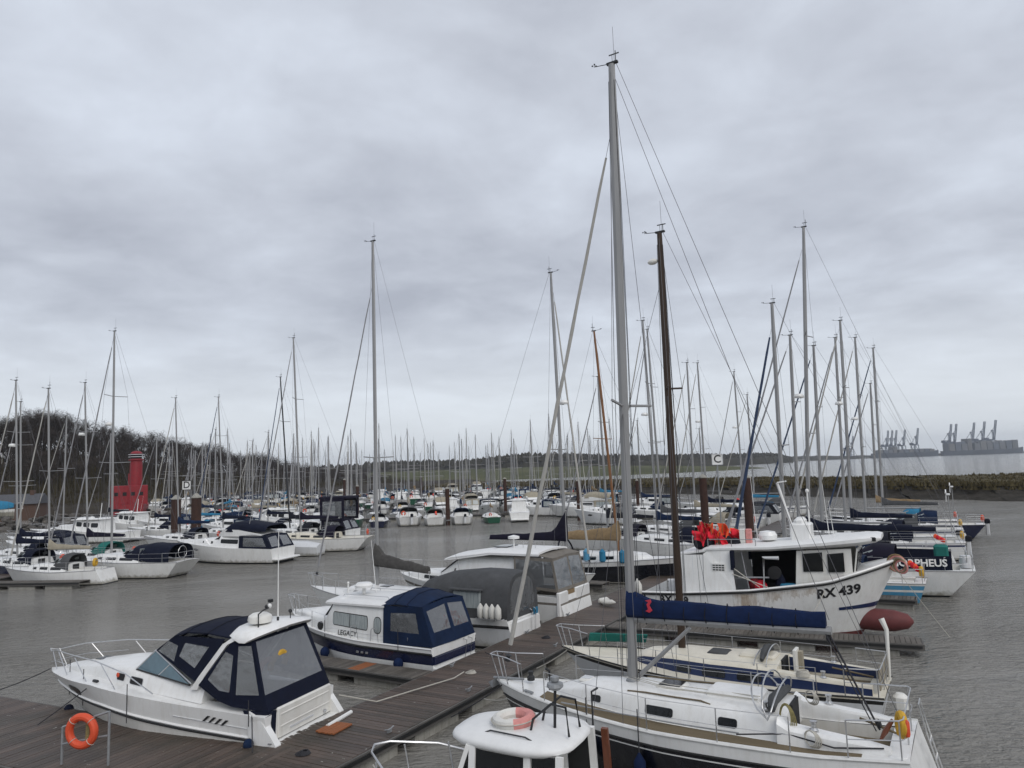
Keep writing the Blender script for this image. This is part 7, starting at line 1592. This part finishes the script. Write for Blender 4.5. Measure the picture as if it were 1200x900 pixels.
house('low brick boatyard building by the left shore', (-97, 146, 1.2), 8, 9, 5, 1.9, BRICK, SLATE)
t = empty('covered_boat', 'boat under a bright blue tarpaulin ashore at the left edge', 'boat', (-83.0, 117, 2.4), 10); b = MB(); b.loft([[Vector((x, w * math.cos(a), z + hh * math.sin(a))) for a in [math.pi * i / 10 for i in range(11)]] for x, w, z, hh in ((-3.6, 1.1, .6, .9), (-2.5, 1.6, .6, 1.4), (1.5, 1.6, .6, 1.5), (3.4, 1.0, .7, 1.1), (4.2, .1, .9, .6))], TURQC); b.build('tarpaulin', t)
b = MB(); b.loft([[(x, w, .62), (x, w * .7, -.4), (x, 0, -.9), (x, -w * .7, -.4), (x, -w, .62)] for x, w in ((-3.5, 1.2), (0, 1.6), (3.4, 1.0), (4.3, .1))], WHITE2); b.build('hull', t)
b = MB()
for x in (-2, 2): b.bar((x, -1.4, -2.4), (x, -.9, .0), .2, .2, WOODM); b.bar((x, 1.4, -2.4), (x, .9, .0), .2, .2, WOODM)
b.bar((0, 0, -2.4), (0, 0, -.8), .4, .4, WOODM); b.build('shore_prop', t)
# rock revetment at the left shore
rv = empty('revetment', 'dark rock slope along the left shore', 'wall', (0, 0, 0)); r = random.Random(41); sm = []
for k in range(6):
    b = MB(); n = 8; b.loft([[(math.cos(6.283 * j / n) * rr_ * r.uniform(.75, 1.2), math.sin(6.283 * j / n) * rr_ * r.uniform(.75, 1.2), z) for j in range(n)] for rr_, z in ((.45, -.4), (.8, -.1), (.7, .25), (.25, .45))], STONE); o = b.build('rock'); sm.append(o.data); bpy.data.objects.remove(o)
for k in range(280):
    u = r.random(); q = resample([(-100, 88, 0), (-84, 100, 0), (-72, 112, 0), (-62, 124, 0), (-50, 136, 0)], 50)[int(u * 49)]; s = r.random()
    o = bpy.data.objects.new('rock', r.choice(sm)); COL.objects.link(o); o.parent = rv; o.location = (q[0] + r.uniform(-1, 1) - s * 1.5, q[1] + r.uniform(-1, 1) + s * 2.5, -.1 + s * 1.9); o.rotation_euler = (r.uniform(-.5, .5), r.uniform(-.5, .5), r.uniform(0, 6)); sc = r.uniform(.5, 1.15); o.scale = (sc, sc, sc * .8)

# ------------------------------------------------------------------ far rows: kinds built once, then copied
FAR = []
def far_yacht(i, what, **kw):
    t, H, C = yacht('sailing_yacht', 'x', (0, -600 - 20 * i), 0, lod=2, mr=.095, wr=.011, group='yachts in the far marina rows', **kw); freeze(t); FAR.append([t, what, False])
far_yacht(0, 'white yacht with navy boom cover and navy hood', L=9.5, ztop=13.0, cover=NAVYC, hoodm=NAVYC, sail=SAILD, extra=stern_extras(1))
far_yacht(1, 'white yacht with royal blue boom cover and blue hood', L=9.0, ztop=12.0, cover=BLUEC, hoodm=BLUEC, sail=SAIL, extra=stern_extras(4))
far_yacht(2, 'white yacht with beige boom cover and grey hood', L=8.6, ztop=11.2, cover=BEIGEC, hoodm=GREYC, sail=SAIL, extra=stern_extras(5))
far_yacht(3, 'navy hulled yacht with pale deck and dark hood', L=10.0, ztop=13.8, cover=BLACKC, hoodm=BLACKC, sail=SAILD, hull=NAVYH, extra=stern_extras(3))
far_yacht(4, 'white yacht with turquoise cover and slim mast', L=8.0, B=2.7, ztop=10.4, cover=TURQC, hoodm=TURQC, sail=SAILD, extra=stern_extras(20))
far_yacht(5, 'white yacht with bare boom and grey hood', L=10.5, ztop=14.6, cover=None, hoodm=GREYC, sail=SAIL, stripe=BLUEM, extra=stern_extras(32))
far_yacht(6, 'green hulled yacht with tan sail cover', L=8.8, ztop=11.6, cover=KHAKIC, hoodm=None, sail=SAILD, hull=GREENH, extra=stern_extras(1))
far_yacht(7, 'white yacht with grey blue cockpit tent', L=10.0, ztop=13.2, cover=GREYC, hoodm=BLUEC, tent=BLUEC, sail=SAIL, extra=stern_extras(1))
far_yacht(8, 'white yacht with red stern floats and brown cover', L=8.4, ztop=11.0, cover=BROWNC, hoodm=BROWNC, sail=SAILD, extra=stern_extras(16))
FARM = []
for i, (what, kw) in enumerate((('white motor cruiser with navy canopy', dict(canopy=NAVYC)), ('white motor cruiser with blue canopy', dict(canopy=BLUEC, L=7.5)), ('white wheelhouse motor boat', dict(canopy=None, trawler=True)), ('white flybridge motor boat with beige covers', dict(canopy=BEIGEC, fly=True, L=9.5)))):
    t = motor_boat('motor_boat', 'x', (40, -600 - 20 * i), 0, lod=2, group='motor boats in the far marina rows', **kw); freeze(t); FARM.append([t, what, False])
ROWN = ['first centre row', 'second row', 'third row', 'fourth row', 'fifth row', 'sixth row', 'seventh row', 'farthest row']
def place(proto, loc, rot, lab, s):
    t, what, u = proto
    if not u: proto[2] = True; t.location = loc; t.rotation_euler = (0, 0, R(rot)); t.scale = (s,) * 3; t['label'] = lab; return t
    return dup(t, loc, rot, lab, None, s)
r = random.Random(2024); seen = set()
ROWS = [(92, -21, 1.5, 1), (106, -47, 12, -1), (120, -50, 15, 1), (136, -62, 18, -1), (152, -70, 16, 1), (170, -80, 12, -1), (190, -86, 4, 1), (212, -90, -6, -1)]
def side_word(px): return 'at far left' if px < 190 else 'at left' if px < 300 else 'left of centre' if px < 420 else 'near the centre' if px < 560 else 'right of centre'
for ri, (y0, xa, xb, sd) in enumerate(ROWS):
    x = xa + r.uniform(0, 1.5)
    while x < xb:
        y = y0 + .10 * (x + 8) + r.uniform(-1.2, 1.2)
        if -46 < x < -37 and 78 < y < 104: x += 3.8; continue
        mo = r.random() < .22; px = 600 + 870 * x / y; key = lambda q: (q[1], side_word(px), ri); pool = [q for q in (FARM if mo else FAR) if key(q) not in seen] or [q for q in FAR + FARM if key(q) not in seen] or FAR; pr = r.choice(pool); seen.add(key(pr))
        rot = (98 if sd > 0 else 278) + r.uniform(-3, 3); s = r.choice((r.uniform(.74, .9), r.uniform(.88, 1.05), r.uniform(1.0, 1.22))) * (.92 if ri < 2 else 1.0)
        if sd < 0: y += 6.0
        if ri == 0 and x > -1.8: x += 3.9; continue
        place(pr, (x, y, 0), rot, '%s, %s, %s' % (pr[1], side_word(px), ROWN[ri]), s); x += r.uniform(2.9, 4.0)
    if ri % 2 == 0: pontoon('far_pontoon', 'distant pontoon carrying %s of boats' % ROWN[ri], (xa - 2, y0 + 12.0 + .10 * (xa + 8)), 5.7, xb - xa + 6, 1.6, .5, near=False, group='pontoons of the far rows')
# a few more at the left, behind the near left rows
for i, (x, y) in enumerate(((-44, 74), (-48, 88), (-38, 88), (-33, 86), (-29, 84), (-52, 104), (-35, 99), (-30, 98), (-25, 91), (-41, 108), (-56, 112), (-24, 86))):
    pr = FAR[(i * 4 + 1) % len(FAR)] if i % 4 else FARM[i % 3]; place(pr, (x, y, 0), 166 + r.uniform(-4, 4), '%s, %s' % (pr[1], ('left of the wheelhouse cruiser', 'behind the wheelhouse cruiser', 'before the lightship', 'left of the D sign', 'behind the D piles', 'below the lightship', 'right behind the D sign', 'right of the D sign', 'behind the flybridge cruiser', 'below the red tower', 'by the rock slope', 'behind the black mast')[i]), r.uniform(.9, 1.05))
for i, (x, y) in enumerate(((6, 103), (11, 108), (17, 112), (22, 101), (29, 97), (20, 90), (13, 97), (34, 88))):
    pr = FAR[(i * 2) % len(FAR)] if i % 3 else FARM[(i + 1) % 4]; place(pr, (x, y, 0), 155 + r.uniform(-6, 6), '%s, %s' % (pr[1], ('outside the pile by the launch', 'right of the leaning mast', 'left of the tall mast', 'right of the tall mast', 'beside the bronze mast', 'behind the tall mast', 'beyond the grey motor boat', 'beyond the C sign')[i]), 1.0)
for pr in FAR + FARM + [[TREES[k], '', k in used] for k in range(5)]:
    if not pr[2]:
        def rm(o):
            for c in KIDS.get(o.name, []): rm(c)
            bpy.data.objects.remove(o)
        rm(pr[0])

motor_boat('cabin_cruiser', 'white cruiser whose railed bow just enters the left edge', (-30.9, 32.2), 4, L=8.2, B=2.9, canopy=NAVYC)
rope('mooring_line', [(-4.75, 19.95, .95), (-3.9, 20.6, .56), (-3.0, 21.6, .55), (-2.0, 22.6, .56), (-1.75, 23.2, .57)], 'pale stern line from the navy canopy cruiser curling over the walkway', ROPEW, r=.016)
rope('mooring_line', [(-1.2, 25.4, .6), (-.9, 25.0, .56), (-.6, 25.3, .55), (-.8, 25.8, .56)], 'dark line looped on the walkway behind the LEGACY boat', ROPED, r=.014)
for (x, y, m, lab) in ((-1.55, 23.3, ROPEW, 'coil of pale rope on the walkway beside the LEGACY boat finger'), (.9, 27.6, ROPED, 'coil of dark rope on the walkway behind the grey covered cruiser'), (-4.9, 17.2, ROPED, 'coil of dark rope on the planks near the cruiser stern')):
    b = MB()
    for k in range(5): b.torus((.01 * k, .008 * k, .012 + .012 * k), .16 - .022 * k, .013, m, (.02, .03, 1), n=16, k=5)
    o = b.build('rope_coil'); o.location = (x, y, .5); tag(o, lab, 'rope')
# ------------------------------------------------------------------ thin damp air: far cranes and ships fade towards grey
hm = bpy.data.materials.new('damp_air'); hm.use_nodes = True; _n = hm.node_tree; _n.nodes.remove(_n.nodes['Principled BSDF'])
pv = _n.nodes.new('ShaderNodeVolumePrincipled'); pv.inputs['Color'].default_value = (.80, .85, .92, 1); pv.inputs['Density'].default_value = .00014; pv.inputs['Anisotropy'].default_value = .2
_n.links.new(pv.outputs[0], _n.nodes['Material Output'].inputs['Volume'])
b = MB(); b.box(-5060, 5060, -360, 5060, -4, 118, hm); tag(b.build('haze', smooth=0), kind='stuff')
